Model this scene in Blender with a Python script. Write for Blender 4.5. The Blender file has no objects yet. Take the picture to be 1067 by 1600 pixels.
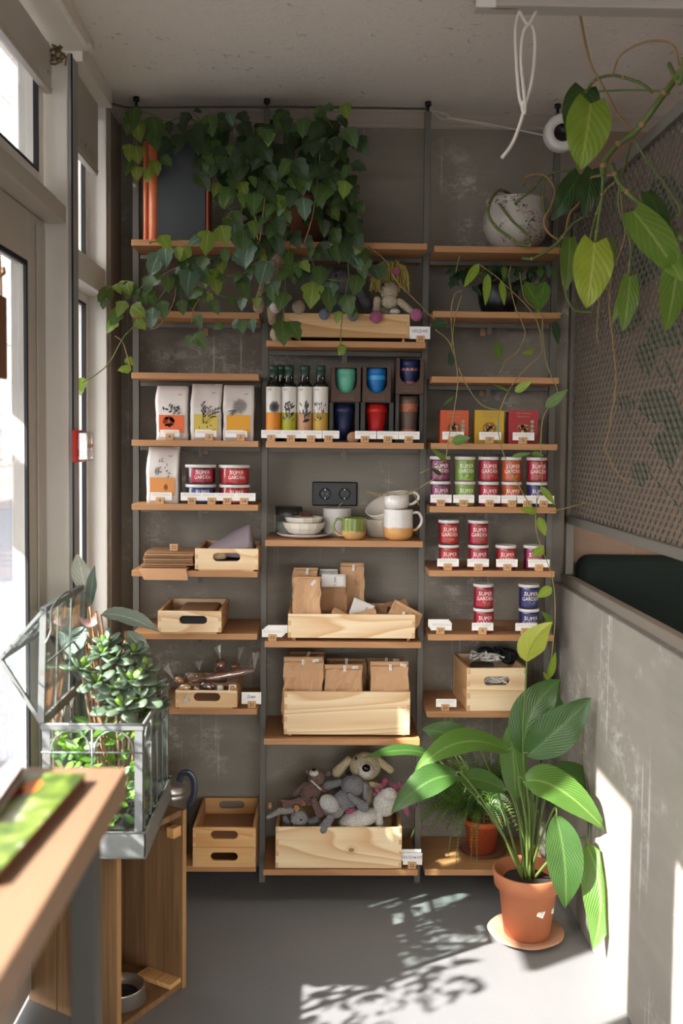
SUN_E, SKY_E, FILL_E, FILL2_E, EXPO = 22.0, 10.0, 26, 24, 0.25
import bpy, math, random
from mathutils import Vector, Matrix, noise
R = math.radians
PI = math.pi
scene = bpy.context.scene
COL = scene.collection
random.seed(7)

# ------------------------------------------------------------------ camera
F_PX, CX, CY = 1556.0, 533.5, 775.0
CAM = Vector((0, 0, 1.60))
yc = Vector(((505 - CX) / F_PX, -(692 - CY) / F_PX, -1.0)).normalized()
zc = Vector((0.0103, 1.0, 0.0))
zc.z = (zc.x * yc.x + zc.y * yc.y) / -yc.z
zc.normalize()
xc = yc.cross(zc)
WC = Matrix((xc, yc, zc))            # rows: camera coordinates of the world axes
cam_d = bpy.data.cameras.new('camera')
cam = bpy.data.objects.new('camera', cam_d)
COL.objects.link(cam)
cam.matrix_world = Matrix.Translation(CAM) @ WC.to_4x4()
cam_d.sensor_fit = 'VERTICAL'
cam_d.sensor_height = 36
cam_d.lens = F_PX / 1600 * 36
cam_d.shift_y = -(800 - CY) / 1600
cam_d.dof.use_dof = True
cam_d.dof.focus_distance = 3.42
cam_d.dof.aperture_fstop = 2.4
cam_d.clip_start = 0.05
scene.camera = cam

def at(px, py, Y=None, X=None, Z=None):
    """world point on a plane for a measured direction"""
    d = WC @ Vector(((px - CX) / F_PX, -(py - CY) / F_PX, -1.0))
    if Y is not None: t = (Y - CAM.y) / d.y
    elif X is not None: t = (X - CAM.x) / d.x
    else: t = (Z - CAM.z) / d.z
    return CAM + d * t
def m_per_px(Y): return Y / F_PX

# ------------------------------------------------------------------ mesh builder
class MB:
    def __init__(s):
        s.v = []; s.f = []; s.mi = []; s.sm = []; s.uv = []
    def add(s, vs, fs, mi=0, smooth=False, uvs=None, M=None):
        b = len(s.v)
        for k, p in enumerate(vs):
            p = Vector(p)
            if M is not None: p = M @ p
            s.v.append(p); s.uv.append(uvs[k] if uvs else (0.0, 0.0))
        for f in fs:
            s.f.append([i + b for i in f]); s.mi.append(mi); s.sm.append(smooth)
        return s
    def box(s, x0, x1, y0, y1, z0, z1, mi=0, M=None):
        vs = [(x, y, z) for z in (z0, z1) for y in (y0, y1) for x in (x0, x1)]
        fs = [(0, 2, 3, 1), (4, 5, 7, 6), (0, 1, 5, 4), (2, 6, 7, 3), (0, 4, 6, 2), (1, 3, 7, 5)]
        return s.add(vs, fs, mi, False, None, M)
    def tube(s, pts, r, seg=8, mi=0, caps=True, M=None, flat=1.0):
        pts = [Vector(p) for p in pts]; n = len(pts)
        rs = r if isinstance(r, (list, tuple)) else [r] * n
        vs = []; fs = []
        up = None
        for i, p in enumerate(pts):
            t = (pts[min(i + 1, n - 1)] - pts[max(i - 1, 0)])
            if t.length < 1e-9: t = Vector((0, 0, 1))
            t.normalize()
            if up is None:
                up = Vector((0, 0, 1)) if abs(t.z) < .9 else Vector((0, 1, 0))
            a = up - t * up.dot(t)
            if a.length < 1e-6: a = t.orthogonal()
            a.normalize(); b = t.cross(a); up = a
            for k in range(seg):
                q = 2 * PI * k / seg
                vs.append(p + (a * math.cos(q) * flat + b * math.sin(q)) * rs[i])
        for i in range(n - 1):
            for k in range(seg):
                k2 = (k + 1) % seg
                fs.append((i * seg + k, i * seg + k2, (i + 1) * seg + k2, (i + 1) * seg + k))
        if caps:
            fs.append(tuple(range(seg - 1, -1, -1)))
            fs.append(tuple((n - 1) * seg + k for k in range(seg)))
        return s.add(vs, fs, mi, seg > 4, None, M)
    def bar(s, a, b, w, h=None, mi=0):
        """rectangular bar from a to b"""
        a = Vector(a); b = Vector(b); h = h or w
        t = (b - a).normalized()
        u = Vector((0, 0, 1)) if abs(t.z) < .9 else Vector((0, 1, 0))
        u = (u - t * u.dot(t)).normalized(); q = t.cross(u)
        vs = []
        for p in (a, b):
            for i, j in ((-1, -1), (1, -1), (1, 1), (-1, 1)):
                vs.append(p + q * (i * w / 2) + u * (j * h / 2))
        fs = [(3, 2, 1, 0), (4, 5, 6, 7)] + [(k, (k + 1) % 4, (k + 1) % 4 + 4, k + 4) for k in range(4)]
        return s.add(vs, fs, mi)
    def lathe(s, prof, seg=32, mi=0, M=None, smooth=True, a0=0, a1=2 * PI, wob=None):
        full = abs(a1 - a0 - 2 * PI) < 1e-6
        n = seg if full else seg + 1
        vs = []; fs = []; uvs = []
        for r, z in prof:
            for k in range(n):
                q = a0 + (a1 - a0) * k / seg
                rr = r * (1 + (wob(q, z) if wob else 0))
                vs.append((rr * math.cos(q), rr * math.sin(q), z)); uvs.append((k / seg, z))
        for i in range(len(prof) - 1):
            for k in range(seg):
                k2 = (k + 1) % n
                fs.append((i * n + k, i * n + k2, (i + 1) * n + k2, (i + 1) * n + k))
        return s.add(vs, fs, mi, smooth, uvs, M)
    def ellip(s, c, rad, mi=0, rot=None, seg=20, rings=12):
        M = Matrix.Translation(Vector(c)) @ (rot.to_4x4() if rot else Matrix.Identity(4)) @ Matrix.Diagonal((rad[0], rad[1], rad[2], 1))
        prof = [(max(math.sin(PI * i / rings), 1e-4), -math.cos(PI * i / rings)) for i in range(rings + 1)]
        return s.lathe(prof, seg, mi, M)
    def capsule(s, a, b, ra, rb, mi=0, seg=14):
        a = Vector(a); b = Vector(b); t = b - a; L = t.length; t.normalize()
        pts = []; rs = []
        for i in range(6):
            q = PI / 2 * (1 - i / 5); pts.append(a - t * ra * math.sin(q)); rs.append(max(ra * math.cos(q), 1e-4))
        for i in range(6):
            q = PI / 2 * i / 5; pts.append(b + t * rb * math.sin(q)); rs.append(max(rb * math.cos(q), 1e-4))
        return s.tube(pts, rs, seg, mi, False)
    def grid(s, fn, nu, nv, mi=0, smooth=True):
        vs = []; fs = []; uvs = []
        for j in range(nv + 1):
            for i in range(nu + 1):
                vs.append(fn(i / nu, j / nv)); uvs.append((i / nu, j / nv))
        for j in range(nv):
            for i in range(nu):
                a = j * (nu + 1) + i
                fs.append((a, a + 1, a + nu + 2, a + nu + 1))
        return s.add(vs, fs, mi, smooth, uvs)
    def prism(s, poly, z0, z1, mi=0, M=None):
        n = len(poly)
        vs = [(x, y, z0) for x, y in poly] + [(x, y, z1) for x, y in poly]
        fs = [tuple(range(n - 1, -1, -1)), tuple(range(n, 2 * n))] + [(k, (k + 1) % n, (k + 1) % n + n, k + n) for k in range(n)]
        return s.add(vs, fs, mi, False, None, M)
    def build(s, name, mats, parent=None, world=False, bevel=0, bseg=2, solid=0, sub=0, auto=True):
        me = bpy.data.meshes.new(name)
        off = Vector((0, 0, 0))
        if parent is not None and world:
            p = parent
            while p is not None:
                off += p.location; p = p.parent
        me.from_pydata([tuple(v - off) for v in s.v], [], s.f)
        if not isinstance(mats, (list, tuple)): mats = [mats]
        for m in mats: me.materials.append(m)
        me.polygons.foreach_set('material_index', s.mi)
        me.polygons.foreach_set('use_smooth', s.sm)
        ul = me.uv_layers.new(name='UVMap')
        lv = [0] * len(me.loops); me.loops.foreach_get('vertex_index', lv)
        buf = []
        for i in lv: buf += [s.uv[i][0], s.uv[i][1]]
        ul.data.foreach_set('uv', buf)
        me.update()
        o = bpy.data.objects.new(name, me); COL.objects.link(o)
        if parent is not None: o.parent = parent
        if solid:
            m = o.modifiers.new('t', 'SOLIDIFY'); m.thickness = solid; m.offset = 0
        if bevel:
            m = o.modifiers.new('b', 'BEVEL'); m.width = bevel; m.segments = bseg; m.limit_method = 'ANGLE'; m.angle_limit = R(40)
            m.harden_normals = False
        if sub:
            m = o.modifiers.new('s', 'SUBSURF'); m.levels = sub; m.render_levels = sub
        return o

def tag(o, label=None, cat=None, group=None, kind=None):
    if label: o['label'] = label
    if cat: o['category'] = cat
    if group: o['group'] = group
    if kind: o['kind'] = kind
    return o
def thing(name, loc, label, cat, group=None, rz=0, kind=None):
    o = bpy.data.objects.new(name, None); COL.objects.link(o)
    o.location = loc; o.rotation_euler = (0, 0, rz); o.empty_display_size = .05
    return tag(o, label, cat, group, kind)
def struct(mb, name, mats, parent=None, **k):
    o = mb.build(name, mats, parent, **k)
    if parent is None: o['kind'] = 'structure'
    return o
def dup(root, loc, rz=None, label=None, group=None, swap=None):
    r = root.copy(); COL.objects.link(r); r.location = loc
    if rz is not None: r.rotation_euler = (root.rotation_euler[0], root.rotation_euler[1], rz)
    if label: r['label'] = label
    if group: r['group'] = group
    for ch in list(root.children):
        c = ch.copy(); COL.objects.link(c); c.parent = r
        if swap:
            for i, sl in enumerate(c.material_slots):
                if sl.material.name in swap:
                    sl.link = 'OBJECT'; sl.material = swap[sl.material.name]
        for g in list(ch.children):
            d = g.copy(); COL.objects.link(d); d.parent = c
    return r

# ------------------------------------------------------------------ materials
def lin(c):
    return tuple(((x / 12.92) if x <= .04045 else ((x + .055) / 1.055) ** 2.4) for x in c) + (1.0,)
def hexc(h):
    return lin(tuple(int(h[i:i + 2], 16) / 255 for i in (0, 2, 4)))
class N:
    def __init__(s, name):
        s.m = bpy.data.materials.new(name); s.m.use_nodes = True
        s.t = s.m.node_tree; s.n = s.t.nodes; s.l = s.t.links
        s.n.clear()
        s.out = s.n.new('ShaderNodeOutputMaterial')
        s.b = s.n.new('ShaderNodeBsdfPrincipled')
        s.l.new(s.b.outputs[0], s.out.inputs[0])
    def new(s, t, **k):
        n = s.n.new(t)
        for a, b in k.items():
            if a.startswith('i_'): n.inputs[a[2:].replace('_', ' ')].default_value = b
            else: setattr(n, a, b)
        return n
    def link(s, a, b): s.l.new(a, b)
    def obj(s, scale=(1, 1, 1), rnd=False, kind='Object'):
        tc = s.new('ShaderNodeTexCoord'); mp = s.new('ShaderNodeMapping')
        s.link(tc.outputs[kind], mp.inputs[0]); mp.inputs['Scale'].default_value = scale
        if rnd:
            oi = s.new('ShaderNodeObjectInfo'); mu = s.new('ShaderNodeMath', operation='MULTIPLY')
            mu.inputs[1].default_value = 37.0
            s.link(oi.outputs['Random'], mu.inputs[0]); s.link(mu.outputs[0], mp.inputs['Location'])
        return mp.outputs[0]
    def noise(s, vec, scale, detail=4, rough=.6, dist=0):
        n = s.new('ShaderNodeTexNoise'); s.link(vec, n.inputs['Vector'])
        n.inputs['Scale'].default_value = scale; n.inputs['Detail'].default_value = detail
        n.inputs['Roughness'].default_value = rough; n.inputs['Distortion'].default_value = dist
        return n.outputs['Fac']
    def ramp(s, fac, stops):
        r = s.new('ShaderNodeValToRGB'); s.link(fac, r.inputs[0])
        e = r.color_ramp.elements
        while len(e) < len(stops): e.new(.5)
        for k, (p, c) in enumerate(stops):
            e[k].position = p; e[k].color = c if not isinstance(c, (int, float)) else (c, c, c, 1)
        return r.outputs[0]
    def mix(s, fac, a, b, mode='MIX'):
        m = s.new('ShaderNodeMix', data_type='RGBA', blend_type=mode)
        for sock, v in ((m.inputs[0], fac), (m.inputs[6], a), (m.inputs[7], b)):
            if hasattr(v, 'is_linked') or hasattr(v, 'links'): s.link(v, sock)
            else: sock.default_value = v
        return m.outputs[2]
    def bump(s, fac, st=.3, dist=.01):
        b = s.new('ShaderNodeBump'); b.inputs['Strength'].default_value = st; b.inputs['Distance'].default_value = dist
        s.link(fac, b.inputs['Height']); s.link(b.outputs[0], s.b.inputs['Normal'])
    def col(s, v):
        if hasattr(v, 'links'): s.link(v, s.b.inputs['Base Color'])
        else: s.b.inputs['Base Color'].default_value = v
    def set(s, rough=None, metal=None, spec=None, **k):
        if rough is not None: s.b.inputs['Roughness'].default_value = rough
        if metal is not None: s.b.inputs['Metallic'].default_value = metal
        if spec is not None: s.b.inputs['Specular IOR Level'].default_value = spec
        return s
MATS = {}
def plain(name, hx, rough=.6, metal=0, spec=.4, var=0, bump=0, bscale=60, coat=0):
    if name in MATS: return MATS[name]
    n = N(name); c = hexc(hx) if isinstance(hx, str) else hx
    if var:
        v = n.obj(); f = n.noise(v, 18, 4)
        n.col(n.mix(f, tuple(x * (1 - var) for x in c[:3]) + (1,), tuple(min(x * (1 + var), 1) for x in c[:3]) + (1,)))
    else: n.col(c)
    if bump:
        v = n.obj(); n.bump(n.noise(v, bscale, 3), bump, .004)
    n.set(rough, metal, spec)
    if coat: n.b.inputs['Coat Weight'].default_value = coat
    MATS[name] = n.m
    return n.m
def wood(name, c1, c2, c3, scale=1.0, axis=0, rough=.55, knots=False, strength=1.0, rings=9.0):
    """grain running along axis (0 x, 1 y, 2 z)"""
    n = N(name)
    sc = [6.0, 6.0, 6.0]; sc[axis] = .8
    v = n.obj(tuple(x * scale for x in sc), rnd=True)
    big = n.noise(v, .8, 2, .5, .6)
    mm = n.new('ShaderNodeMath', operation='MULTIPLY'); n.link(big, mm.inputs[0]); mm.inputs[1].default_value = rings
    fr = n.new('ShaderNodeMath', operation='FRACT'); n.link(mm.outputs[0], fr.inputs[0])
    tri = n.ramp(fr.outputs[0], [(0, 0.0), (.62, .55), (.9, 1.0), (1.0, 0.0)])
    fine_sc = [140.0, 140.0, 140.0]; fine_sc[axis] = 4.0
    v2 = n.obj(tuple(x * scale for x in fine_sc), rnd=True)
    fine = n.noise(v2, 1.0, 3, .6)
    c = n.mix(tri, hexc(c1), hexc(c2))
    f2 = n.ramp(fine, [(.35, 0.0), (.75, .55 * strength)])
    c = n.mix(f2, c, hexc(c3))
    n.col(c); n.set(rough, 0, .35); n.bump(fine, .08, .002)
    MATS[name] = n.m
    return n.m
def leafmat(name, c1, c2, vein, rough=.38, veins=14, trans=.25, vs=.5):
    n = N(name)
    tc = n.new('ShaderNodeTexCoord'); sep = n.new('ShaderNodeSeparateXYZ'); n.link(tc.outputs['UV'], sep.inputs[0])
    ab = n.new('ShaderNodeMath', operation='SUBTRACT'); n.link(sep.outputs[0], ab.inputs[0]); ab.inputs[1].default_value = .5
    ab2 = n.new('ShaderNodeMath', operation='ABSOLUTE'); n.link(ab.outputs[0], ab2.inputs[0])
    mid = n.ramp(ab2.outputs[0], [(0, 1.0), (.02, .8), (.045, 0.0)])
    a = n.new('ShaderNodeMath', operation='MULTIPLY'); n.link(ab2.outputs[0], a.inputs[0]); a.inputs[1].default_value = .9
    d = n.new('ShaderNodeMath', operation='SUBTRACT'); n.link(sep.outputs[1], d.inputs[0]); n.link(a.outputs[0], d.inputs[1])
    k = n.new('ShaderNodeMath', operation='MULTIPLY'); n.link(d.outputs[0], k.inputs[0]); k.inputs[1].default_value = veins * 2 * PI
    si = n.new('ShaderNodeMath', operation='SINE'); n.link(k.outputs[0], si.inputs[0])
    sv = n.ramp(si.outputs[0], [(.55, 0.0), (1.0, vs)])
    v = n.obj((1, 1, 1)); nz = n.noise(v, 22, 3)
    base = n.mix(nz, hexc(c1), hexc(c2))
    c = n.mix(sv, base, hexc(vein)); c = n.mix(mid, c, hexc(vein))
    n.col(c); n.set(rough, 0, .45); n.bump(si.outputs[0], .25, .0015)
    if trans:
        tr = n.new('ShaderNodeBsdfTranslucent'); ms = n.new('ShaderNodeMixShader'); ms.inputs[0].default_value = trans
        tcol = n.mix(.5, c, hexc('b4d22a')); n.link(tcol, tr.inputs[0])
        n.link(n.b.outputs[0], ms.inputs[1]); n.link(tr.outputs[0], ms.inputs[2]); n.link(ms.outputs[0], n.out.inputs[0])
    MATS[name] = n.m
    return n.m
def glassmat(name, tint=(1, 1, 1, 1), refl=.12, rough=.02, milk=0):
    n = N(name)
    n.n.remove(n.b)
    t = n.new('ShaderNodeBsdfTransparent'); t.inputs[0].default_value = tint
    g = n.new('ShaderNodeBsdfGlossy'); g.inputs['Roughness'].default_value = rough
    lw = n.new('ShaderNodeLayerWeight'); lw.inputs[0].default_value = .5
    pw = n.new('ShaderNodeMath', operation='POWER'); n.link(lw.outputs['Facing'], pw.inputs[0]); pw.inputs[1].default_value = 4
    mu = n.new('ShaderNodeMath', operation='MULTIPLY_ADD'); n.link(pw.outputs[0], mu.inputs[0]); mu.inputs[1].default_value = .8
    mu.inputs[2].default_value = refl * .35; mu.use_clamp = True
    ms = n.new('ShaderNodeMixShader'); n.link(mu.outputs[0], ms.inputs[0]); n.link(t.outputs[0], ms.inputs[1]); n.link(g.outputs[0], ms.inputs[2])
    last = ms
    if milk:
        df = n.new('ShaderNodeBsdfTranslucent'); df2 = n.new('ShaderNodeBsdfDiffuse'); a2 = n.new('ShaderNodeAddShader')
        m2 = n.new('ShaderNodeMixShader'); m2.inputs[0].default_value = milk
        df.inputs[0].default_value = (.45, .45, .45, 1); df2.inputs[0].default_value = (.45, .45, .45, 1)
        n.link(df.outputs[0], a2.inputs[0]); n.link(df2.outputs[0], a2.inputs[1]); n.link(ms.outputs[0], m2.inputs[1]); n.link(a2.outputs[0], m2.inputs[2]); last = m2
    n.link(last.outputs[0], n.out.inputs[0])
    MATS[name] = n.m
    return n.m
def yarn(name, hx, scale=260, hx2=None):
    n = N(name); v = n.obj((1, 1, 1.15))
    vo = n.new('ShaderNodeTexVoronoi'); n.link(v, vo.inputs['Vector']); vo.inputs['Scale'].default_value = scale
    c = hexc(hx); c2 = hexc(hx2) if hx2 else tuple(x * .5 for x in c[:3]) + (1,)
    n.col(n.mix(n.ramp(vo.outputs['Distance'], [(.25, 0.0), (.8, .8)]), c, c2))
    inv = n.new('ShaderNodeMath', operation='SUBTRACT'); inv.inputs[0].default_value = 1; n.link(vo.outputs['Distance'], inv.inputs[1])
    n.bump(inv.outputs[0], .7, .004); n.set(.9, 0, .1); n.b.inputs['Sheen Weight'].default_value = .15
    MATS[name] = n.m
    return n.m

def concrete(name, c_dark, c_mid, c_light, scuff='b8b2a6', amount=.5, stripes=False, rough=.8, scuffscale=2.2):
    n = N(name); v = n.obj()
    big = n.noise(v, 1.3, 5, .6); c = n.mix(n.ramp(big, [(.3, 0.0), (.7, 1.0)]), hexc(c_dark), hexc(c_mid))
    vb = n.obj((1, 1, 7)); br = n.noise(vb, 2.2, 6, .7); c = n.mix(n.ramp(br, [(.45, 0.0), (.8, .45)]), c, hexc(c_light))
    mask = n.noise(v, scuffscale, 3, .5, .4); m1 = n.ramp(mask, [(.50, 0.0), (.62, 1.0)])
    vs = n.obj((2.0, 2.0, 3.0)); sc = n.noise(vs, 6, 9, .85, .15); m2 = n.ramp(sc, [(.50, 0.0), (.60, .8)])
    vs2 = n.obj((70, 70, 1.1)); dr = n.noise(vs2, 1, 2, .4); m3 = n.ramp(dr, [(.64, 0.0), (.70, 1.0)])
    mx = n.new('ShaderNodeMath', operation='MULTIPLY'); n.link(m1, mx.inputs[0]); n.link(m2, mx.inputs[1])
    m3m = n.new('ShaderNodeMath', operation='MULTIPLY'); n.link(m1, m3m.inputs[0]); n.link(m3, m3m.inputs[1])
    ad = n.new('ShaderNodeMath', operation='ADD', use_clamp=True); n.link(mx.outputs[0], ad.inputs[0]); n.link(m3m.outputs[0], ad.inputs[1])
    am = n.new('ShaderNodeMath', operation='MULTIPLY'); n.link(ad.outputs[0], am.inputs[0]); am.inputs[1].default_value = amount
    c = n.mix(am.outputs[0], c, hexc(scuff))
    n.col(c); n.set(rough, 0, .25); n.bump(br, .15, .004)
    MATS[name] = n.m
    return n.m

m_wall = concrete('wall_plaster', '746e64', '8a8378', '999286', 'c2bcb1', .75)
m_knee = concrete('parapet_plaster', '857e76', '968f86', 'a29b91', 'cbc5bc', .75, rough=.7, scuffscale=3.2)
m_side = concrete('side_room_plaster', '86705f', '957d6b', 'a08875', 'b5a190', .6)  # pinkish hue carries the side room's warm light
def ceilmat():
    n = N('ceiling_plaster'); v = n.obj()
    c = n.mix(n.noise(v, 1.2, 4), hexc('dcd5ca'), hexc('e4ddd2'))
    vv = n.obj((1, 1, 1)); a = n.noise(vv, 30, 6, .7, .6); b = n.noise(v, 1.7, 3)
    m = n.new('ShaderNodeMath', operation='MULTIPLY'); n.link(n.ramp(a, [(.6, 0.0), (.66, 1.0)]), m.inputs[0]); n.link(n.ramp(b, [(.48, 0.0), (.6, .7)]), m.inputs[1])
    c = n.mix(m.outputs[0], c, hexc('7a7268')); n.col(c); n.set(.85, 0, .2)
    n.bump(a, .45, .006)
    return n.m
m_ceil = ceilmat()
def floormat():
    n = N('floor_grey'); v = n.obj()
    c = n.mix(n.noise(v, 2.0, 5), hexc('737476'), hexc('7e7e80')); n.col(c); n.set(.42, 0, .4)
    n.bump(n.noise(v, 9, 4), .08, .01)
    return n.m
m_floor = floormat()
m_white = plain('white_paint', 'dcd6cb', .45, var=.03)
m_white2 = plain('white_lacquer', 'e4e0d8', .35)
m_grey = plain('grey_window_frame', 'b8b2a8', .45)
m_steel = plain('aluminium_strip', 'a3a7a9', .35, .7)
m_black = plain('rubber_black', '14161a', .6)
m_iron = plain('grey_painted_iron', '625f57', .5, .1)
m_frame = plain('screen_frame_iron', '6b675f', .5, .15)
m_shelf = wood('shelf_oak', 'b98a5f', 'ac7c52', '8f6240', 1.0, 0, .5, strength=.7, rings=5)
m_pine = wood('pine_pale', 'efdab4', 'd4aa7c', 'cda274', .8, 0, .5, strength=.55, rings=13)
m_pine_y = wood('pine_yellow', 'e0bd8c', 'bf8f58', 'ab7c4a', .8, 0, .5, strength=.6, rings=12)
m_pine_in = wood('pine_inner', 'cda378', 'b08050', 'a07248', .8, 1, .55, strength=.6, rings=12)
m_crate = wood('crate_board', '8c6c4a', '76583a', '553c24', .8, 2, .7, strength=1.1, rings=6)
m_table = wood('table_laminate', '90735c', '856852', '6f543f', 1.0, 1, .45, strength=.6, rings=3)
m_block = plain('holder_wood', 'c69b6f', .6, var=.12)
m_card = plain('card_white', 'efece6', .6)
m_ink = plain('ink_black', '2a2725', .7)
m_inkblue = plain('ink_blue', '2c3a86', .6)
m_inkgrey = plain('ink_grey', '9a9690', .7)
m_kraft = plain('kraft_paper', 'c49b74', .75, var=.08, bump=.15, bscale=90)
m_kraft2 = plain('kraft_paper_dark', '96704e', .75, var=.08, bump=.15, bscale=90)
m_kraft3 = plain('kraft_flap', 'c1936c', .7, var=.05)
m_paperwhite = plain('bag_white_paper', 'dcd8d2', .6, var=.03)
m_galv = N('galvanised_metal')
_v = m_galv.obj(); m_galv.col(m_galv.mix(m_galv.noise(_v, 45, 5, .7), hexc('707372'), hexc('939694')))
m_galv.set(.5, .55, .5); m_galv.bump(m_galv.noise(_v, 60, 3), .1, .002); m_galv = m_galv.m
m_rust = N('weathered_metal')
_v = m_rust.obj(); _r = m_rust.ramp(m_rust.noise(_v, 16, 5, .7), [(.55, 0.0), (.7, 1.0)])
m_rust.col(m_rust.mix(_r, hexc('777a79'), hexc('6e5a48'))); m_rust.set(.55, .4, .5); m_rust = m_rust.m
m_glass = glassmat('clear_glass')
m_glass_t = glassmat('terrarium_glass', (.93, .97, .95, 1), .1)
m_film2 = glassmat('cellophane_clear', (.97, .97, .97, 1), .5, .1, .05)
m_film = glassmat('cellophane', (.97, .97, .97, 1), .7, .12, .28)
m_terra = plain('terracotta', 'b5714e', .7, var=.06)
m_terra2 = plain('terracotta_orange', 'b0502c', .6)
m_saucer = plain('terracotta_saucer', 'b88a70', .75, var=.15)
m_soil = plain('soil', '2b2320', .95, var=.5, bump=.8, bscale=120)
m_steelpot = plain('brushed_steel', 'b4b0aa', .3, .8)
m_cer = plain('ceramic_cream', 'd9d2c4', .35, var=.04, coat=.3)
m_cerw = plain('ceramic_white', 'cfcbc6', .25, coat=.4)
# text -----------------------------------------------------------------
_tc = {}
def text_mesh(s, size, cx=True):
    key = s
    if key not in _tc:
        cu = bpy.data.curves.new('t', 'FONT'); cu.body = s; cu.resolution_u = 2
        cu.align_x = 'CENTER'; cu.align_y = 'CENTER'; cu.size = 1.0
        ob = bpy.data.objects.new('t', cu); COL.objects.link(ob)
        bpy.context.view_layer.update()
        me = ob.to_mesh()
        _tc[key] = ([tuple(v.co) for v in me.vertices], [tuple(p.vertices) for p in me.polygons])
        ob.to_mesh_clear(); bpy.data.objects.remove(ob); bpy.data.curves.remove(cu)
    vs, fs = _tc[key]
    return [(x * size, y * size) for x, y, z in vs], fs
def put_text(mb, s, size, fn, mi=0, sx=1.0):
    """fn maps (x, z) of the lettering plane to a point"""
    vs, fs = text_mesh(s, size)
    mb.add([fn(x * sx, y) for x, y in vs], fs, mi)
# 2D ink strokes mapped by fn
def stroke(mb, pts, w, fn, mi=0):
    n = len(pts); vs = []; fs = []
    for i, p in enumerate(pts):
        a = pts[max(i - 1, 0)]; b = pts[min(i + 1, n - 1)]
        dx, dy = b[0] - a[0], b[1] - a[1]; L = math.hypot(dx, dy) or 1
        ww = (w[i] if isinstance(w, list) else w) / 2
        nx, ny = -dy / L * ww, dx / L * ww
        vs += [fn(p[0] + nx, p[1] + ny), fn(p[0] - nx, p[1] - ny)]
    for i in range(n - 1): fs.append((2 * i, 2 * i + 1, 2 * i + 3, 2 * i + 2))
    mb.add(vs, fs, mi)
def blade(mb, x, y, a, L, w, fn, mi=0, n=5):
    pts = [(x + math.cos(a) * L * i / n, y + math.sin(a) * L * i / n) for i in range(n + 1)]
    stroke(mb, pts, [max(w * math.sin(PI * (i + .3) / (n + .6)), w * .1) for i in range(n + 1)], fn, mi)

# leaves -----------------------------------------------------------------
SHAPES = {
    'heart': lambda t: (max(0, math.sin(PI * min(1, (t + .14) / 1.14))) ** .75) * (1 - .32 * t),
    'ovate': lambda t: math.sin(PI * t ** .72) ** .85 * (1 - .1 * t),
    'lance': lambda t: math.sin(PI * t ** .85) ** .8,
    'round': lambda t: math.sin(PI * t ** 1.15) ** .7,
    'ivy': lambda t: (math.sin(PI * t ** .62) ** .8) * (1 + .12 * math.sin(t * 22)),
}
def leaf(mb, base, tip, width, ctrl=None, nrm=(0, -1, .3), shape='ovate', mi=0, fold=.15, nu=4, nv=8, wave=0, seed=0, lobe=0):
    base = Vector(base); tip = Vector(tip); nrm = Vector(nrm)
    c = Vector(ctrl) if ctrl is not None else (base + tip) / 2
    S = SHAPES[shape]
    def fn(u, v):
        t = v
        p = base * (1 - t) ** 2 + c * 2 * t * (1 - t) + tip * t * t
        d = (c - base) * (1 - t) + (tip - c) * t
        if d.length < 1e-7: d = tip - base
        d.normalize()
        s = d.cross(nrm)
        if s.length < 1e-4: s = d.orthogonal()
        s.normalize(); n2 = s.cross(d)
        x = (u - .5) * 2
        w = S(min(max(t, 0.001), .999)) * width / 2
        q = p + s * (x * w) + n2 * (abs(x) * w * fold)
        if lobe: q -= d * (abs(x) * (1 - t) ** 3 * lobe * width)
        if wave: q += n2 * (math.sin(t * 13 + seed + x * 2) * wave * width * abs(x))
        return q
    mb.grid(fn, nu, nv, mi)
def bez(pts, n=6):
    """smooth polyline through pts"""
    pts = [Vector(p) for p in pts]; out = []
    for i in range(len(pts) - 1):
        p0 = pts[max(i - 1, 0)]; p1 = pts[i]; p2 = pts[i + 1]; p3 = pts[min(i + 2, len(pts) - 1)]
        for k in range(n):
            t = k / n
            out.append(.5 * ((2 * p1) + (p2 - p0) * t + (2 * p0 - 5 * p1 + 4 * p2 - p3) * t * t + (3 * p1 - p0 - 3 * p2 + p3) * t ** 3))
    out.append(pts[-1])
    return out
# ================================================================== THE ROOM
WY, FY, UY = 3.70, 3.40, 3.56          # back wall, shelf front edge, uprights
ZC = 2.80
GX, IX = -.85, -.757                   # window plane, inner face of the window wall
KX = .868                              # inner face of the parapet
b = MB(); b.box(-1.0, 4.2, -3.2, 3.9, -.12, 0); struct(b, 'floor', m_floor)
b = MB(); b.box(-1.0, 4.2, -3.2, 3.9, ZC, ZC + .15); struct(b, 'ceiling', m_ceil)
b = MB(); b.box(-1.0, .925, WY, WY + .15, 0, ZC); struct(b, 'wall_back', m_wall)
b = MB(); b.box(.925, 4.2, WY, WY + .15, 0, ZC); struct(b, 'wall_side_room', m_side)
b = MB(); b.box(-.95, IX, 3.5, WY, 0, ZC); struct(b, 'wall_left', plain('wall_left_paint', 'd6d1c8', .6, var=.03))
b = MB(); b.box(IX, IX + .012, 3.52, WY, 0, ZC - .06); struct(b, 'trim_1', plain('casing_grey', '8b8075', .6, var=.08), bevel=.002)
b = MB(); b.box(-1.0, -.8, -3.3, -3.2, 0, ZC); b.box(3.2, 4.2, -3.3, -3.2, 0, ZC); b.box(-.8, 3.2, -3.3, -3.2, 0, .2); b.box(-.8, 3.2, -3.3, -3.2, 1.7, ZC); struct(b, 'wall_front', plain('wall_front_paint', '8e877c', .8))
b = MB(); b.box(4.1, 4.2, -3.2, WY, 0, ZC); struct(b, 'wall_right', plain('wall_right_paint', '7d6a5c', .8))
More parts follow.
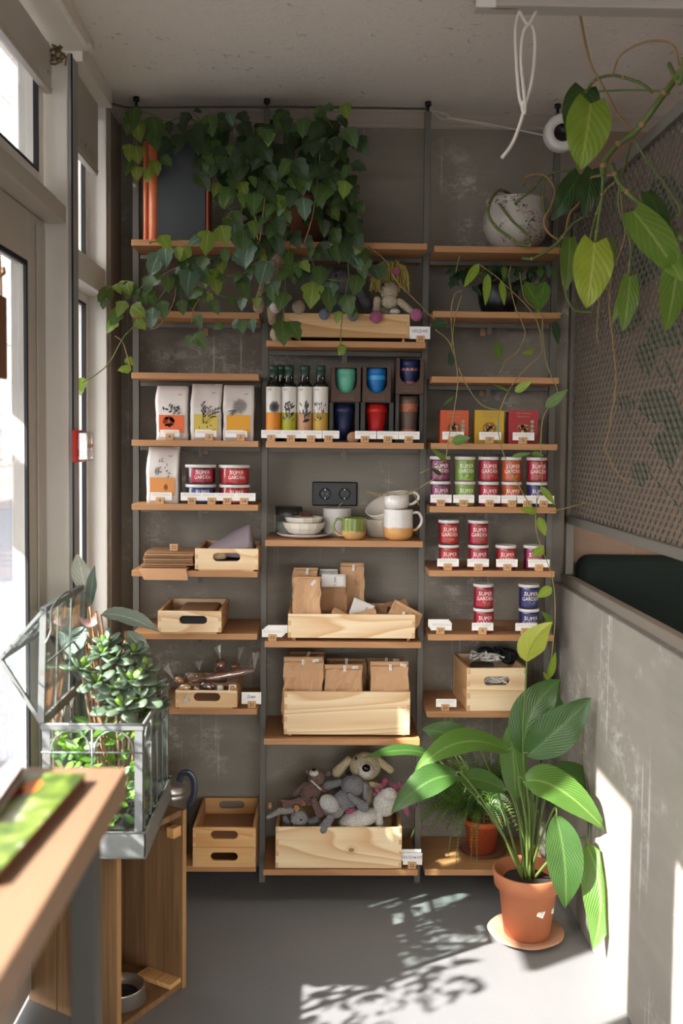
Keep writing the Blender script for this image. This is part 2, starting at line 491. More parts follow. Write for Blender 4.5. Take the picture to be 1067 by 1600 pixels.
# crown moulding on the back wall
b = MB()
prof = [(0, 0), (.006, .004), (.012, .012), (.012, .018), (.022, .03), (.03, .042), (.03, .05), (0, .05)]
for i in range(len(prof) - 1):
    (a0, z0), (a1, z1) = prof[i], prof[i + 1]
    b.add([(IX, WY - a0, ZC - .05 + z0), (4.1, WY - a0, ZC - .05 + z0), (4.1, WY - a1, ZC - .05 + z1), (IX, WY - a1, ZC - .05 + z1)], [(0, 1, 2, 3)])
struct(b, 'trim_2', plain('moulding_paint', 'a89e90', .6))
# parapet between shop and side room
b = MB(); b.box(KX, KX + .06, 1.0, WY, 0, 1.09); struct(b, 'wall_parapet', m_knee, bevel=.004)
b = MB(); b.box(KX + .026, KX + .058, 1.0, WY, 1.09, 1.122)
struct(b, 'trim_3', plain('cap_rail_paint', '7a7166', .6), bevel=.003)
# skirting
b = MB(); b.box(IX, KX, WY - .012, WY, 0, .05); struct(b, 'baseboard_back', plain('skirting_paint', '5d5c5a', .6))

# ---- window wall
def post(y0, y1, n):
    b = MB(); b.box(GX - .05, IX, y0, y1, 0, ZC - .07)
    struct(b, n, m_white, bevel=.003)
post(2.98, 3.08, 'wall_post_1')
post(-.20, -.06, 'wall_post_2')
b = MB(); b.box(IX, IX + .008, 2.99, 3.075, 0, ZC - .07); b.box(IX + .008, IX + .0115, 2.992, 2.999, 0, ZC - .07, 1)
struct(b, 'trim_4', [plain('strip_grey', '9a9c9e', .4), m_black])
# header bands under the ceiling
b = MB(); b.box(-.95, -.70, -3.2, 3.08, ZC - .03, ZC); b.box(-.715, -.70, -3.2, 3.0, ZC - .045, ZC - .03)
b.box(-.95, -.735, 3.08, 3.5, ZC - .06, ZC)
struct(b, 'trim_5', m_white, bevel=.003)
for k, (y0, y1, zb, xx) in enumerate(((-.06, 2.975, 2.606, -.80), (3.085, 3.46, 2.50, -.775))):
    b = MB(); b.box(xx - .02, xx, y0, y1, zb, ZC - .06)
    b.box(xx, xx + .003, y0, y1, zb + .012, zb + .016)
    struct(b, 'trim_%d' % (6 + k), m_grey, bevel=.002)
    c = MB()
    for q in range(5):
        yy = y0 + .06 + (y1 - y0 - .1) * q / 4
        c.tube([(xx, yy, zb + .05), (xx + .005, yy, zb + .05)], .006, 8)
    c.build('fastener', m_steel, bpy.data.objects['trim_%d' % (6 + k)])
b = MB(); random.seed(8)
for k in range(26): 
    p = Vector((-.80 + random.uniform(-.02, .03), 2.972 + random.uniform(-.01, .01), ZC - .075 + random.uniform(-.03, .015)))
    b.tube([p, p + Vector((random.uniform(-.02, .02), random.uniform(-.012, .0), random.uniform(-.02, .02))), p + Vector((random.uniform(-.02, .02), random.uniform(-.012, 0), random.uniform(-.03, .0)))], .0028, 5)
b.build('insulation_tuft', plain('insulation', '7d6a45', .95), bpy.data.objects['trim_5'])
# transom bar and door frame
b = MB(); b.box(GX - .04, IX - .003, -.06, 2.98, 2.235, 2.285); b.box(GX - .04, -.79, -.06, 2.98, 2.285, 2.315)
struct(b, 'trim_8', m_grey, bevel=.004)
b = MB(); b.box(GX - .04, IX - .003, 3.08, 3.5, 2.10, 2.19)
struct(b, 'trim_9', m_white2, bevel=.003)
# top light above the door
def window(name, y0, y1, z0, z1, fr=.05, mat=m_white2, gx=GX):
    b = MB()
    b.box(gx - .03, gx + .03, y0, y0 + fr, z0, z1); b.box(gx - .03, gx + .03, y1 - fr, y1, z0, z1)
    b.box(gx - .03, gx + .03, y0 + fr, y1 - fr, z0, z0 + fr); b.box(gx - .03, gx + .03, y0 + fr, y1 - fr, z1 - fr, z1)
    o = struct(b, name, mat, bevel=.003)
    g = MB(); e = .008
    for (a, c, d, f) in ((y0 + fr, y0 + fr + e, z0 + fr, z1 - fr), (y1 - fr - e, y1 - fr, z0 + fr, z1 - fr), (y0 + fr, y1 - fr, z0 + fr, z0 + fr + e), (y0 + fr, y1 - fr, z1 - fr - e, z1 - fr)):
        g.box(gx + .016, gx + .030, a, c, d, f)
    g.build('gasket', m_black, o)
    p = MB(); p.box(gx - .004, gx + .004, y0 + fr, y1 - fr, z0 + fr, z1 - fr); p.build('window_pane', m_glass, o)
    return o
window('window_1', -.06, 2.96, 2.315, 2.72)
window('window_2', 3.08, 3.5, .95, 2.10, .03)
b = MB(); b.box(GX - .05, GX + .03, 3.08, 3.5, 0, .95); struct(b, 'sun_block_wall_left', m_white)  # hidden wall added below the far window to block a sun patch
window('window_3', 3.08, 3.5, 2.19, 2.74, .03)
window('window_4', -3.2, -.2, .12, 2.74, .06)
b = MB()
for x in (-.8, .5, 1.85, 3.14): b.box(x, x + .06, -3.28, -3.22, .2, 1.7)
b.box(-.74, 3.14, -3.28, -3.22, .2, .26); b.box(-.74, 3.14, -3.28, -3.22, 1.64, 1.7)
o = struct(b, 'fill_window_5', m_white2, bevel=.003)  # unseen window added for frontal light on the shelves
b = MB(); b.box(-.74, 3.14, -3.252, -3.248, .26, 1.64); b.build('window_pane', m_glass, o)
# door leaf with glass, next glazed leaf beyond it
BR = .62
def door(name, y0, y1, st):
    gx = GX + .02
    b = MB(); z0, z1 = .03, 2.232
    b.box(gx - .035, gx + .012, y0, y0 + st, z0, z1); b.box(gx - .035, gx + .012, y1 - st, y1, z0, z1)
    b.box(gx - .035, gx + .012, y0 + st, y1 - st, z0, z0 + BR); b.box(gx - .035, gx + .012, y0 + st, y1 - st, z1 - .14, z1)
    b.box(gx + .012, gx + .018, y1 - st * .55, y1 - .012, z0, z1 - .02)
    o = struct(b, name, m_grey, bevel=.004)
    g = MB(); e = .014
    for (a, c, d, f) in ((y0 + st, y0 + st + e, z0 + BR, z1 - .14), (y1 - st - e, y1 - st, z0 + BR, z1 - .14), (y0 + st, y1 - st, z0 + BR, z0 + BR + e), (y0 + st, y1 - st, z1 - .14 - e, z1 - .14)):
        g.box(gx + .004, gx + .0125, a, c, d, f)
    g.box(gx - .006, gx + .006, y1, y1 + .018, z0, z1 + .003); g.box(gx - .02, gx + .006, y0, y1, z1, z1 + .012)
    g.build('gasket', m_black, o)
    p = MB(); p.box(gx - .012, gx - .004, y0 + st, y1 - st, z0 + BR, z1 - .14); p.build('door_pane', m_glass, o)
    return o
d1 = door('door_1', 1.50, 2.955, .17)
BR = 1.42  # unseen leaf's solid panel, raised to keep sun off the table
d2 = door('door_2', -.02, 1.48, .12)
# lettering on the outside of the door glass (reads mirrored from inside)
b = MB(); gx = GX + .004
def dl(y0, z0, mir=-1):
    return lambda x, z: Vector((gx, y0 - x, z0 + z))
put_text(b, 'БАР', .17, dl(2.60, .80)); put_text(b, 'и еда', .11, dl(2.58, 1.02)); put_text(b, 'с 9 до 20', .10, dl(2.50, 1.16))
b.box(gx - .001, gx, 2.2, 2.76, .905, .912); b.box(gx - .001, gx, 2.2, 2.76, .69, .697); b.box(gx - .001, gx, 2.2, 2.76, 1.10, 1.106)
n = N('window_lettering'); tr_ = n.new('ShaderNodeBsdfTranslucent'); tr_.inputs[0].default_value = (.9, .9, .9, 1); ms_ = n.new('ShaderNodeMixShader'); ms_.inputs[0].default_value = .7
n.col((.85, .85, .85, 1)); n.link(n.b.outputs[0], ms_.inputs[1]); n.link(tr_.outputs[0], ms_.inputs[2]); n.link(ms_.outputs[0], n.out.inputs[0])
b.build('lettering', n.m, d1)

t = thing('sun_block_shrub', (-1.2, 2.03, -.12), 'added potted shrub, unseen outside, breaking up the sun on the floor', 'shrub')  # added out of view to dapple the sun on the floor
b = MB(); b.lathe([(0, 0), (.10, 0), (.15, .5), (.16, .5), (.14, .5), (0, .46)], 20); b.build('pot', m_terra, t)
b = MB(); random.seed(6)
for k in range(430):
    p = Vector((-1.2 + random.gauss(0, .05), 2.03 + random.uniform(-.19, .18), random.uniform(.45, 1.42))); leaf(b, p, p + Vector((random.uniform(-.05, .05), random.uniform(-.05, .05), random.uniform(-.03, .06))), .035, None, (.5, -.5, 1), 'ovate', 0, .1, 2, 3)
b.tube([(-1.2, 2.03, .3), (-1.2, 2.03, 1.3)], .012, 6, 1); b.build('leaves', [plain('shrub_leaf', '35502c', .5), m_black], t, True)
# wooden sign on a string hanging at the door glass
p = at(4, 560, X=-.80)
t = thing('hanging_sign', (-.80, p.y, 0), 'brown wooden board sign on a string hung against the door glass', 'sign')
t.location.z = 1.60
b = MB(); yy = p.y
zt, zb = at(4, 462, Y=yy).z, at(4, 592, Y=yy).z
b.box(-.806, -.797, yy - .10, yy + .03, zb, zt); b.build('board', wood('sign_wood', '8a5f40', '7a5236', '5d3c26', 1, 2), t, True, bevel=.004)
b = MB()
for q in ((0.0, -.004), (.0, -.018)):
    for z0, z1 in ((zt - .10, zt - .03), (zb + .02, zt - .115)):
        b.box(-.797, -.7962, yy + q[1] - .035, yy + q[1] - .033 + .002, z0, z1)
b.build('carving', plain('sign_dark', '3c2618', .8), t, True)
b = MB(); b.tube(bez([(-.80, yy - .01, zt - .01), (-.802, yy - .003, zt + .02), (-.80, yy - .012, zt + .05), (-.803, yy - .01, zt + .10)]), .0035, 6)
b.tube(bez([(-.80, yy - .02, zt + .045), (-.795, yy, zt + .055), (-.80, yy + .012, zt + .07)]), .0045, 6)
b.build('string', plain('twine', 'a8825c', .9), t, True)

# red beacon on the post
t = thing('fire_alarm_beacon', (IX + .012, 3.03, 1.6), 'red fire alarm beacon with clear lens fixed to the window post', 'alarm')
b = MB(); za, zb2 = at(125, 672, Y=3.0).z, at(125, 722, Y=3.0).z
b.box(IX + .0115, IX + .03, 2.975, 3.055, zb2, za, 0)
b.add([(IX + .0115, 2.975, zb2), (IX + .0115, 2.975, za), (IX + .03, 2.955, za - .002), (IX + .03, 2.955, zb2 + .002)], [(0, 1, 2, 3)])
b.build('housing', plain('alarm_red', 'e0301a', .35), t, True, bevel=.003)
b = MB(); b.box(IX + .03, IX + .06, 2.965, 3.045, zb2 + .004, za - .004)
b.build('lens', glassmat('lens_clear', (.92, .86, .85, 1), .5, .05), t, True, bevel=.005)
b = MB(); b.box(IX + .031, IX + .052, 2.985, 3.03, (za + zb2) / 2 - .006, (za + zb2) / 2 + .006); b.tube([(IX + .031, 3.0, zb2 + .025), (IX + .05, 3.0, zb2 + .025)], .01, 12)
b.build('reflector', plain('reflector', 'd8d0c8', .2, .6), t, True)

# ---- expanded-metal screen above the parapet
SX = KX + .042
t = thing('expanded_metal_screen', (SX, 2.6, 1.33), 'grey expanded-metal screen in a steel frame above the parapet', 'screen')
zt, zb = 2.44, 1.345
b = MB()
b.box(SX - .015, SX + .015, 1.2, 3.66, zt, zt + .035); b.box(SX - .015, SX + .015, 1.2, 3.66, zb - .03, zb)
b.box(SX - .015, SX + .015, 3.63, 3.665, 1.125, zt + .035); b.box(SX - .015, SX + .015, 1.2, 1.235, 1.125, zt + .035)
b.build('screen_frame', m_frame, t, True, bevel=.002)
b = MB(); cw, ch = .042, .0200
nr = int((zt - zb) / ch); nc = int((3.63 - 1.235) / cw)
for r_ in range(nr + 1):
    z = zb + r_ * ch
    vs = []; fs = []
    for c_ in range(nc * 2 + 1):
        y = 3.63 - c_ * cw / 2
        zz = z + (ch * .97 if (c_ + r_) % 2 else 0)
        for (dx, dz) in ((-.003, -.0010), (.003, .0008), (.003, .0026), (-.003, .0008)):
            vs.append((SX + dx, y, min(zz + dz, zt)))
    for c_ in range(nc * 2):
        for k in range(4):
            k2 = (k + 1) % 4
            fs.append((c_ * 4 + k, c_ * 4 + k2, c_ * 4 + 4 + k2, c_ * 4 + 4 + k))
    b.add(vs, fs)
b.build('mesh', m_frame, t, True)

# sofa against the side-room wall
t = thing('banquette', (1.75, 3.35, 0), 'dark green velvet banquette behind the parapet, below the metal screen', 'sofa')
m_velvet = plain('velvet_green', '071813', .85); 
b = MB(); b.box(.936, 3.0, 3.58, 3.69, .10, 1.20); b.build('backrest', m_velvet, t, True, bevel=.05, bseg=5)
b = MB(); b.box(.95, 3.0, 3.16, 3.575, .18, .50); b.build('seat', m_velvet, t, True, bevel=.04, bseg=4)
b = MB(); b.box(1.0, 2.96, 3.2, 3.56, 0, .178); b.build('plinth', m_black, t, True)
# white conduit on the ceiling, upper right
b = MB(); pa = at(742, 3, Y=2.62); b.box(pa.x, 1.6, 2.60, 2.66, 2.722, ZC); struct(b, 'trim_10', plain('duct_paint', 'b9b2a8', .6), bevel=.004)
b = MB(); b.box(pa.x - .0, pa.x + .05, 2.595, 2.6, 2.715, ZC - .01); b.build('duct_joint', m_white2, bpy.data.objects['trim_10'])
# white cord hanging in a knotted loop from the duct
t = thing('rope_loop', at(830, 22, Y=2.58), 'white cord knotted in a loop hanging from the ceiling duct', 'rope')
def pp(l, Y): return [at(x, y, Y=Y + (q[0] if q else 0)) for x, y, *q in l]
b = MB()
b.tube(bez(pp([(812, 18), (806, 40), (806, 80), (810, 140), (815, 165), (820, 174)], 2.58)), .0042, 8)
b.tube(bez(pp([(812, 18), (822, 36), (832, 42), (836, 70), (832, 120), (822, 160), (812, 195), (800, 225), (784, 247)], 2.575)), .0042, 8)
b.tube(bez(pp([(838, 18), (828, 36), (818, 50), (814, 90), (819, 150), (820, 176), (816, 170), (818, 158)], 2.57)), .0042, 8)
b.build('loop', plain('cord_white', 'cfc6ba', .6), t, True)
# white line tied between upright and wall lamp
# ---- street outside
b = MB(); b.box(-40, -1.0, -3.3, 80, -.3, -.12); b.box(-40, 30, -40, -3.3, -.3, -.12); struct(b, 'ground', plain('pavement', '505158', .9, var=.08))
t = thing('sun_block_awning', (-1.3, -.3, 2.95), 'added flat awning, unseen outside, keeping high sun out of the shop', 'awning')  # added out of view to shade the top light from the sun
b = MB(); b.box(-1.78, -.96, -3.2, 2.9, 2.98, 3.02); b.box(-1.78, -1.75, -3.2, 2.9, 2.95, 3.02); b.build('awning_slab', m_frame, t, True)
t = thing('sun_block_boards', (-1.35, 2.13, 1.7), 'added pair of sun blocking boards, unseen outside the door', 'sign')  # added sun blocker, its gap lets a strip of light through
b = MB(); b.box(-1.37, -1.33, 1.74, 2.52, 2.11, 2.97); b.build('upper_board', m_frame, t, True, bevel=.003)
b = MB(); b.box(-1.37, -1.33, 1.74, 2.52, 1.74, 1.97); b.box(-1.355, -1.345, 1.80, 1.81, 1.97, 2.11); b.box(-1.355, -1.345, 2.44, 2.45, 1.97, 2.11); b.build('lower_board', m_frame, t, True, bevel=.003)
t = thing('sun_block_pillar', (-2.5, 2.28, -.12), 'added free standing pillar, unseen outside, blocking sun from the far window', 'pillar')  # added out of view to stop sun entering the far window
b = MB(); b.box(-2.65, -2.35, 2.05, 2.52, -.12, 4.0); b.build('pillar_shaft', m_knee, t, True, bevel=.01)
for k, (y0, y1, h, cc) in enumerate(((9, 24, 11, '7d7469'), (24.2, 44, 15, '8a857d'), (44.2, 75, 12, '746c63'))):
    t = thing('street_building', (-9.5, (y0 + y1) / 2, -.12), ['beige plastered street building seen through the door glass, nearest', 'pale street building beyond the beige one, seen through the glass', 'brownish street building at the far end of the street'][k], 'building')
    b = MB(); b.box(-14, -9, y0, y1, -.12, h); b.build('facade', plain('facade_%d' % k, cc, .9, var=.05), t, True)
    for zz in range(int((h - 1) // 3.4)):
        for q in range(int((y1 - y0) // 2.8)):
            ya = y0 + .8 + q * 2.8; z0 = .9 + zz * 3.4
            b = MB(); b.box(-9.0, -8.93, ya, ya + 1.3, z0, z0 + 1.9)
            w = b.build('window', plain('facade_frame', '8a8884', .7), t, True)
            b = MB(); b.box(-8.93, -8.91, ya + .1, ya + .62, z0 + .1, z0 + 1.8); b.box(-8.93, -8.91, ya + .68, ya + 1.2, z0 + .1, z0 + 1.8)
            b.build('pane', plain('facade_glass', '2c343c', .15), w, True)

# ================================================================== SHELVING
UP = [(-.664), (-.208), (.357), (.8145)]
t = thing('shelving_frame', (.07, UY, 0), 'tall grey steel shelving frame standing between floor and ceiling', 'shelf frame')
for x in UP:
    b = MB(); b.box(x - .011, x + .011, UY - .011, UY + .011, 0, ZC - .035)
    u = b.build('upright', m_iron, t, True, bevel=.0015)
    b = MB(); b.tube([(x, UY, ZC - .035), (x, UY, ZC - .012)], .005, 8); b.tube([(x, UY, ZC - .014), (x, UY, ZC - .001)], .011, 12)
    b.build('levelling_bolt', m_black, u, True)
SHELF = {}
def board(key, x0, x1, py, px, what):
    """py is the height of the top front edge in the photograph's frame"""
    z = at(px, py, Y=FY).z
    SHELF[key] = z
    b = MB(); b.box(x0, x1, FY, WY - .004, z - .021, z)
    o = b.build('shelf_board', m_shelf, bevel=.0015)
    tag(o, what, 'shelf', 'shelf boards on the wall frame')
    s = MB()
    s.box(x0 + .002, x1 - .002, UY - .008, UY + .008, z - .037, z - .021)
    s.box((x0 + x1) / 2 - .008, (x0 + x1) / 2 + .008, UY - .012, UY - .008, z - .06, z - .021)
    s.build('crossbar', m_iron, t, True, bevel=.001)
    b2 = MB(); b2.box((x0 + x1) / 2 - .009, (x0 + x1) / 2 + .009, WY - .008, WY - .001, z - .05, z - .0215)
    b2.tube([((x0 + x1) / 2, WY - .008, z - .03), ((x0 + x1) / 2, WY - .0095, z - .03)], .003, 8)
    b2.tube([((x0 + x1) / 2, WY - .008, z - .042), ((x0 + x1) / 2, WY - .0095, z - .042)], .003, 8)
    b2.build('bracket', m_block, o)
L0, L1, M0, M1, R0, R1 = -.651, -.2205, -.1955, .345, .369, .8025
board('T', L0, M1, 377, 430, 'long wooden top shelf board holding the big trailing ivy')
board('L487', L0, L1, 487, 306, 'empty wooden shelf board at left just below the long top board')
board('L583', L0, L1, 583, 306, 'empty wooden shelf board above the three white paper bags')
board('L688', L0, L1, 688, 306, 'wooden shelf board carrying three white seed bags')
board('L788', L0, L1, 788, 306, 'wooden shelf board carrying one white bag and four low cans')
board('L893', L0, L1, 892, 306, 'wooden shelf board under the kraft envelopes and lavender cloth box')
board('L990', L0, L1, 990, 306, 'wooden shelf board under the single low pine box')
board('L1107', L0, L1, 1107, 330, 'wooden shelf board under the box of wrapped sweets')
board('L1353', L0, L1, 1353, 330, 'bottom left wooden shelf board under two stacked pine boxes')
board('M533', M0, M1, 533, 540, 'wooden shelf board under the upper box of crocheted toys')
board('M690', M0, M1, 691, 540, 'wooden shelf board carrying oil bottles and boxed travel cups')
board('M845', M0, M1, 845, 540, 'wooden shelf board carrying the bowls and mugs')
board('M1003', M0, M1, 1003, 540, 'wooden shelf board under the shallow tray of kraft bags')
board('M1155', M0, M1, 1155, 540, 'wooden shelf board under the deep box of kraft bags')
board('M1359', M0, M1, 1359, 540, 'bottom middle wooden shelf board under the big toy box')
board('R385', R0, R1, 385, 770, 'wooden shelf board holding the white painted flower pot')
board('R487', R0, R1, 487, 770, 'wooden shelf board holding the dark pot of trailing hoya')
board('R590', R0, R1, 589, 770, 'empty wooden shelf board above the three tea boxes')
board('R693', R0, R1, 693, 770, 'wooden shelf board carrying three tea boxes')
board('R792', R0, R1, 792, 770, 'wooden shelf board carrying ten tall cans in pairs')
board('R892', R0, R1, 892, 770, 'wooden shelf board carrying six tall red cans')
board('R992', R0, R1, 992, 770, 'wooden shelf board carrying four tall cans in two stacks')
board('R1112', R0, R1, 1112, 740, 'wooden shelf board under the pine box of white cords')
board('R1359', R0, R1, 1359, 740, 'bottom right wooden shelf board under the potted fern')

# double wall socket
pc = at(523, 771.5, Y=WY)
t = thing('wall_socket', (pc.x, WY, pc.z), 'black double wall socket above the bowls', 'socket')
b = MB(); b.box(-.084, .084, -.010, 0, -.045, .045)
b.build('plate', plain('socket_black', '121211', .4), t, bevel=.006)
for s in (-1, 1):
    b = MB(); M = Matrix.Translation((s * .036, -.010, 0)) @ Matrix.Rotation(PI / 2, 4, 'X')
    b.box(s * .036 - .034, s * .036 + .034, -.013, -.009, -.034, .034)
    b.lathe([(.0, .0005), (.016, .0005), (.0195, .007), (.022, .008), (.022, 0)], 28, 0, M)
    b.tube([(s * .036 - .009, -.0125, 0), (s * .036 - .009, -.0145, 0)], .003, 8, 1); b.tube([(s * .036 + .009, -.0125, 0), (s * .036 + .009, -.0145, 0)], .003, 8, 1)
    b.box(s * .036 - .002, s * .036 + .002, -.018, -.012, .014, .019, 1); b.box(s * .036 - .002, s * .036 + .002, -.018, -.012, -.019, -.014, 1)
    b.build('outlet', [plain('socket_black', '121211', .4), m_steel], t)
# round white lamp near the last upright, with the white line tied to it
pc = at(876, 211, Y=3.5)
t = thing('round_lamp', (pc.x, 3.5, pc.z), 'white round lamp fixed beside the right upright, half hidden by leaf', 'lamp')
M = Matrix.Translation((0, 0, 0)) @ Matrix.Rotation(PI / 2, 4, 'X')
b = MB(); b.lathe([(.030, .028), (.034, .04), (.055, .046), (.063, .036), (.063, 0), (.05, -.03), (0, -.03)], 36, 0, M); b.build('housing', m_white2, t)
b = MB(); b.lathe([(0, .020), (.020, .022), (.031, .03)], 24, 0, M); b.build('lens', plain('lamp_dark', '15161a', .2), t)
b = MB(); b.tube([(0, .02, .03), (-.0, .04, .085)], .006, 8); b.build('arm', m_black, t)
tag(MB().tube(bez([at(674, 172, Y=3.545), at(700, 180, Y=3.53), at(704, 184, Y=3.52), at(760, 193, Y=3.5), at(862, 214, Y=3.48)]), .0035, 6).tube(bez([at(674, 172, Y=3.545), at(690, 186, Y=3.53), at(712, 187, Y=3.52), at(780, 200, Y=3.5)]), .0025, 6)
    .build('white_line', plain('line_white', 'b9b2a8', .7)), 'thin white line stretched under the ceiling to the round lamp', 'cord')
tag(MB().tube(bez([at(148, 152, Y=3.5), at(190, 166, Y=3.53), at(230, 168, Y=3.53), at(420, 167, Y=3.53), at(668, 170, Y=3.53)]), .004, 6)
    .build('ceiling_cable', plain('cable_dark', '4a463f', .7)), 'dark cable running under the ceiling along the tops of the uprights', 'cable')
# ================================================================== PINE BOXES
def slot_poly(cx, cz, w, h, n=8):
    r = h / 2; p = []
    for i in range(n + 1): q = -PI / 2 + PI * i / n; p.append((cx + w / 2 - r + r * math.cos(q), cz + r * math.sin(q)))
    for i in range(n + 1): q = PI / 2 + PI * i / n; p.append((cx - w / 2 + r + r * math.cos(q), cz + r * math.sin(q)))
    return p
def slotted(mb, w, h, t, y, slot, M=None, mi=0):
    """panel w x h, front face at y, thickness t (towards +y), with an optional rounded slot (cx, cz, sw, sh)"""
    if not slot:
        return mb.box(-w / 2, w / 2, y, y + t, 0, h, mi)
    hole = slot_poly(*slot); n = len(hole)
    def outer(p):
        dx, dz = p[0] - slot[0], p[1] - slot[1]
        k = 1e9
        if dx > 1e-6: k = min(k, (w / 2 - slot[0]) / dx)
        if dx < -1e-6: k = min(k, (-w / 2 - slot[0]) / dx)
        if dz > 1e-6: k = min(k, (h - slot[1]) / dz)
        if dz < -1e-6: k = min(k, (0 - slot[1]) / dz)
        return (slot[0] + dx * k, slot[1] + dz * k)
    out = [outer(p) for p in hole]
    corners = [(w / 2, 0), (w / 2, h), (-w / 2, h), (-w / 2, 0)]
    for c in corners:   # snap nearest outer point onto each corner
        k = min(range(n), key=lambda i: (out[i][0] - c[0]) ** 2 + (out[i][1] - c[1]) ** 2)
        out[k] = c
    vs = [(x, y, z) for x, z in hole] + [(x, y, z) for x, z in out] + [(x, y + t, z) for x, z in hole] + [(x, y + t, z) for x, z in out]
    fs = []
    for i in range(n):
        j = (i + 1) % n
        fs += [(i, n + i, n + j, j), (2 * n + i, 2 * n + j, 3 * n + j, 3 * n + i), (i, j, 2 * n + j, 2 * n + i), (n + i, 3 * n + i, 3 * n + j, n + j)]
    return mb.add(vs, fs, mi)
def pine_box(loc, w, d, h, label, slot=None, mat=None, feet=0.0, plinth=False, rz=0, t_=.011, wheels=False, group='pine boxes on the shelves'):
    mat = mat or m_pine
    T = thing('pine_box', loc, label, 'box', group, rz)
    z0 = feet
    def pan(name, back=False):
        b = MB(); slotted(b, w, h, t_, (d - t_) if back else 0, slot)
        if not back:      # end grain of the finger joints at the front corners
            nf = max(4, int(h / .02)); fh = h / nf
            for s in (-1, 1):
                for k in range(0, nf, 2):
                    xa, xb = (-w / 2 - .0003, -w / 2 + t_) if s < 0 else (w / 2 - t_, w / 2 + .0003)
                    b.box(xa, xb, -.0004, .004, k * fh + .001, (k + 1) * fh - .001, 1)
        o = b.build(name, [mat, plain('end_grain', 'cfa97b', .6, var=.08)], T, bevel=.0012); o.location.z = z0; return o
    pan('front_panel'); pan('back_panel', True)
    for s in (-1, 1):
        b = MB(); x0, x1 = (-w / 2, -w / 2 + t_) if s < 0 else (w / 2 - t_, w / 2)
        b.box(x0, x1, t_, d - t_, 0, h); o = b.build('side_panel', m_pine_in, T, bevel=.0015); o.location.z = z0
    b = MB(); b.box(-w / 2 + t_, w / 2 - t_, t_, d - t_, .004, .010); o = b.build('base_panel', plain('plywood_base', 'a5795a', .6, var=.05), T); o.location.z = z0
    if plinth:
        b = MB(); b.box(-w / 2 + .012, w / 2 - .016, .004, .012, -.006, 0); b.box(-w / 2 + .012, w / 2 - .016, d - .012, d - .004, -.006, 0)
        o = b.build('skid', m_pine_y, T); o.location.z = z0
    if wheels:
        for sx in (-1, 1):
            for yy in (.02, d - .02):
                b = MB(); b.tube([(sx * (w / 2 - .02) - .006, yy, .006), (sx * (w / 2 - .02) + .006, yy, .006)], .006, 12)
                b.box(sx * (w / 2 - .02) - .004, sx * (w / 2 - .02) + .004, yy - .004, yy + .004, .006, feet + .001)
                b.build('foot', m_block, T)
    return T
def place(pxl, pxr, pyt, key, Y, pyb=None):
    """x centre, width, height of something standing on shelf key with its front at depth Y"""
    z = SHELF[key]
    a = at(pxl, pyt, Y=Y); c = at(pxr, pyt, Y=Y)
    return (a.x + c.x) / 2, c.x - a.x, (a.z + c.z) / 2 - z, z
m_pine_w = wood('pine_warm', 'dcb27c', 'c69257', 'ab7740', 1.0, 0, .5, strength=.6)
# lavender cloth box
YB = 3.392
x, w, h, z = place(304.6, 403.6, 857.5, 'L893', YB)
boxA = pine_box((x, YB, z), w, .285, h - .006, 'low pine box with handle slot holding folded lavender cloth', (-.0, (h - .006) * .60, .093, .029), m_pine, .006, True)
x, w, h, z = place(246.6, 346, 955, 'L990', YB)
boxB = pine_box((x, YB, z), w, .285, h - .006, 'low pine box with handle slots standing alone with a few bags inside', (.012, (h - .006) * .58, .095, .029), m_pine, .006, True)
x, w, h, z = place(274, 370.5, 1079.5, 'L1107', YB)
boxC = pine_box((x, YB, z), w, .27, h - .006, 'low pine box with handle slot filled with sweets in clear wrappers', (.002, (h - .006) * .62, .091, .029), m_pine, .006, True)
x, w, h, z = place(301, 399.5, 1293, 'L1353', YB)
h2 = h / 2
boxL = pine_box((x, YB, z), w, .30, h2 - .001, 'lower of two stacked pine boxes on the bottom left shelf', (.0, h2 * .52, .094, .029), m_pine_w, 0)
boxU = pine_box((x, YB, z + h2), w, .30, h2 - .001, 'upper, empty one of two stacked pine boxes on the bottom left shelf', (.0, h2 * .62, .094, .029), m_pine_w, 0)
x, w, h, z = place(444, 640.5, 490, 'M533', 3.44)
boxT = pine_box((x, 3.44, z), w, .20, h - .016, 'shallow pine tray of crocheted toys on the upper middle shelf', None, m_pine_y, .016, wheels=True)
x, w, h, z = place(450, 648.8, 960, 'M1003', 3.41)
boxD = pine_box((x, 3.41, z), w, .25, h - .011, 'shallow pine tray filled with assorted kraft and white paper bags', None, m_pine, .011, wheels=True)
x, w, h, z = place(444, 641, 1081, 'M1155', 3.42)
boxE = pine_box((x, 3.42, z), w, .25, h - .010, 'deep pine box with bold grain holding upright kraft bags', None, m_pine, .010, wheels=True)
x, w, h, z = place(430.6, 628, 1293, 'M1359', 3.405)
boxF = pine_box((x, 3.405, z), w, .27, h - .003, 'deep knotted pine box heaped with crocheted toys on the bottom shelf', None, m_pine, .003)
b = MB(); kx, kz = at(549, 1329, Y=3.4).x - x, at(549, 1329, Y=3.4).z - z
b.add([(kx, -.0006, kz)] + [(kx + math.cos(q) * .011, -.0006, kz + math.sin(q) * .008) for q in [2 * PI * i / 16 for i in range(16)]], [(0, i + 1, (i + 1) % 16 + 1) for i in range(16)])
for s_ in (.014, .019):
    stroke(b, [(kx + math.cos(q) * s_ * 1.1, kz + math.sin(q) * s_ * .85) for q in [2 * PI * i / 24 for i in range(25)]], [.0005 + .0006 * abs(math.sin(i * .7)) for i in range(25)], lambda x_, z_: (x_, -.0006, z_))
b.build('knot', plain('pine_knot', 'a5764a', .6), boxF)
x, w, h, z = place(730, 824, 1044, 'R1112', 3.41)
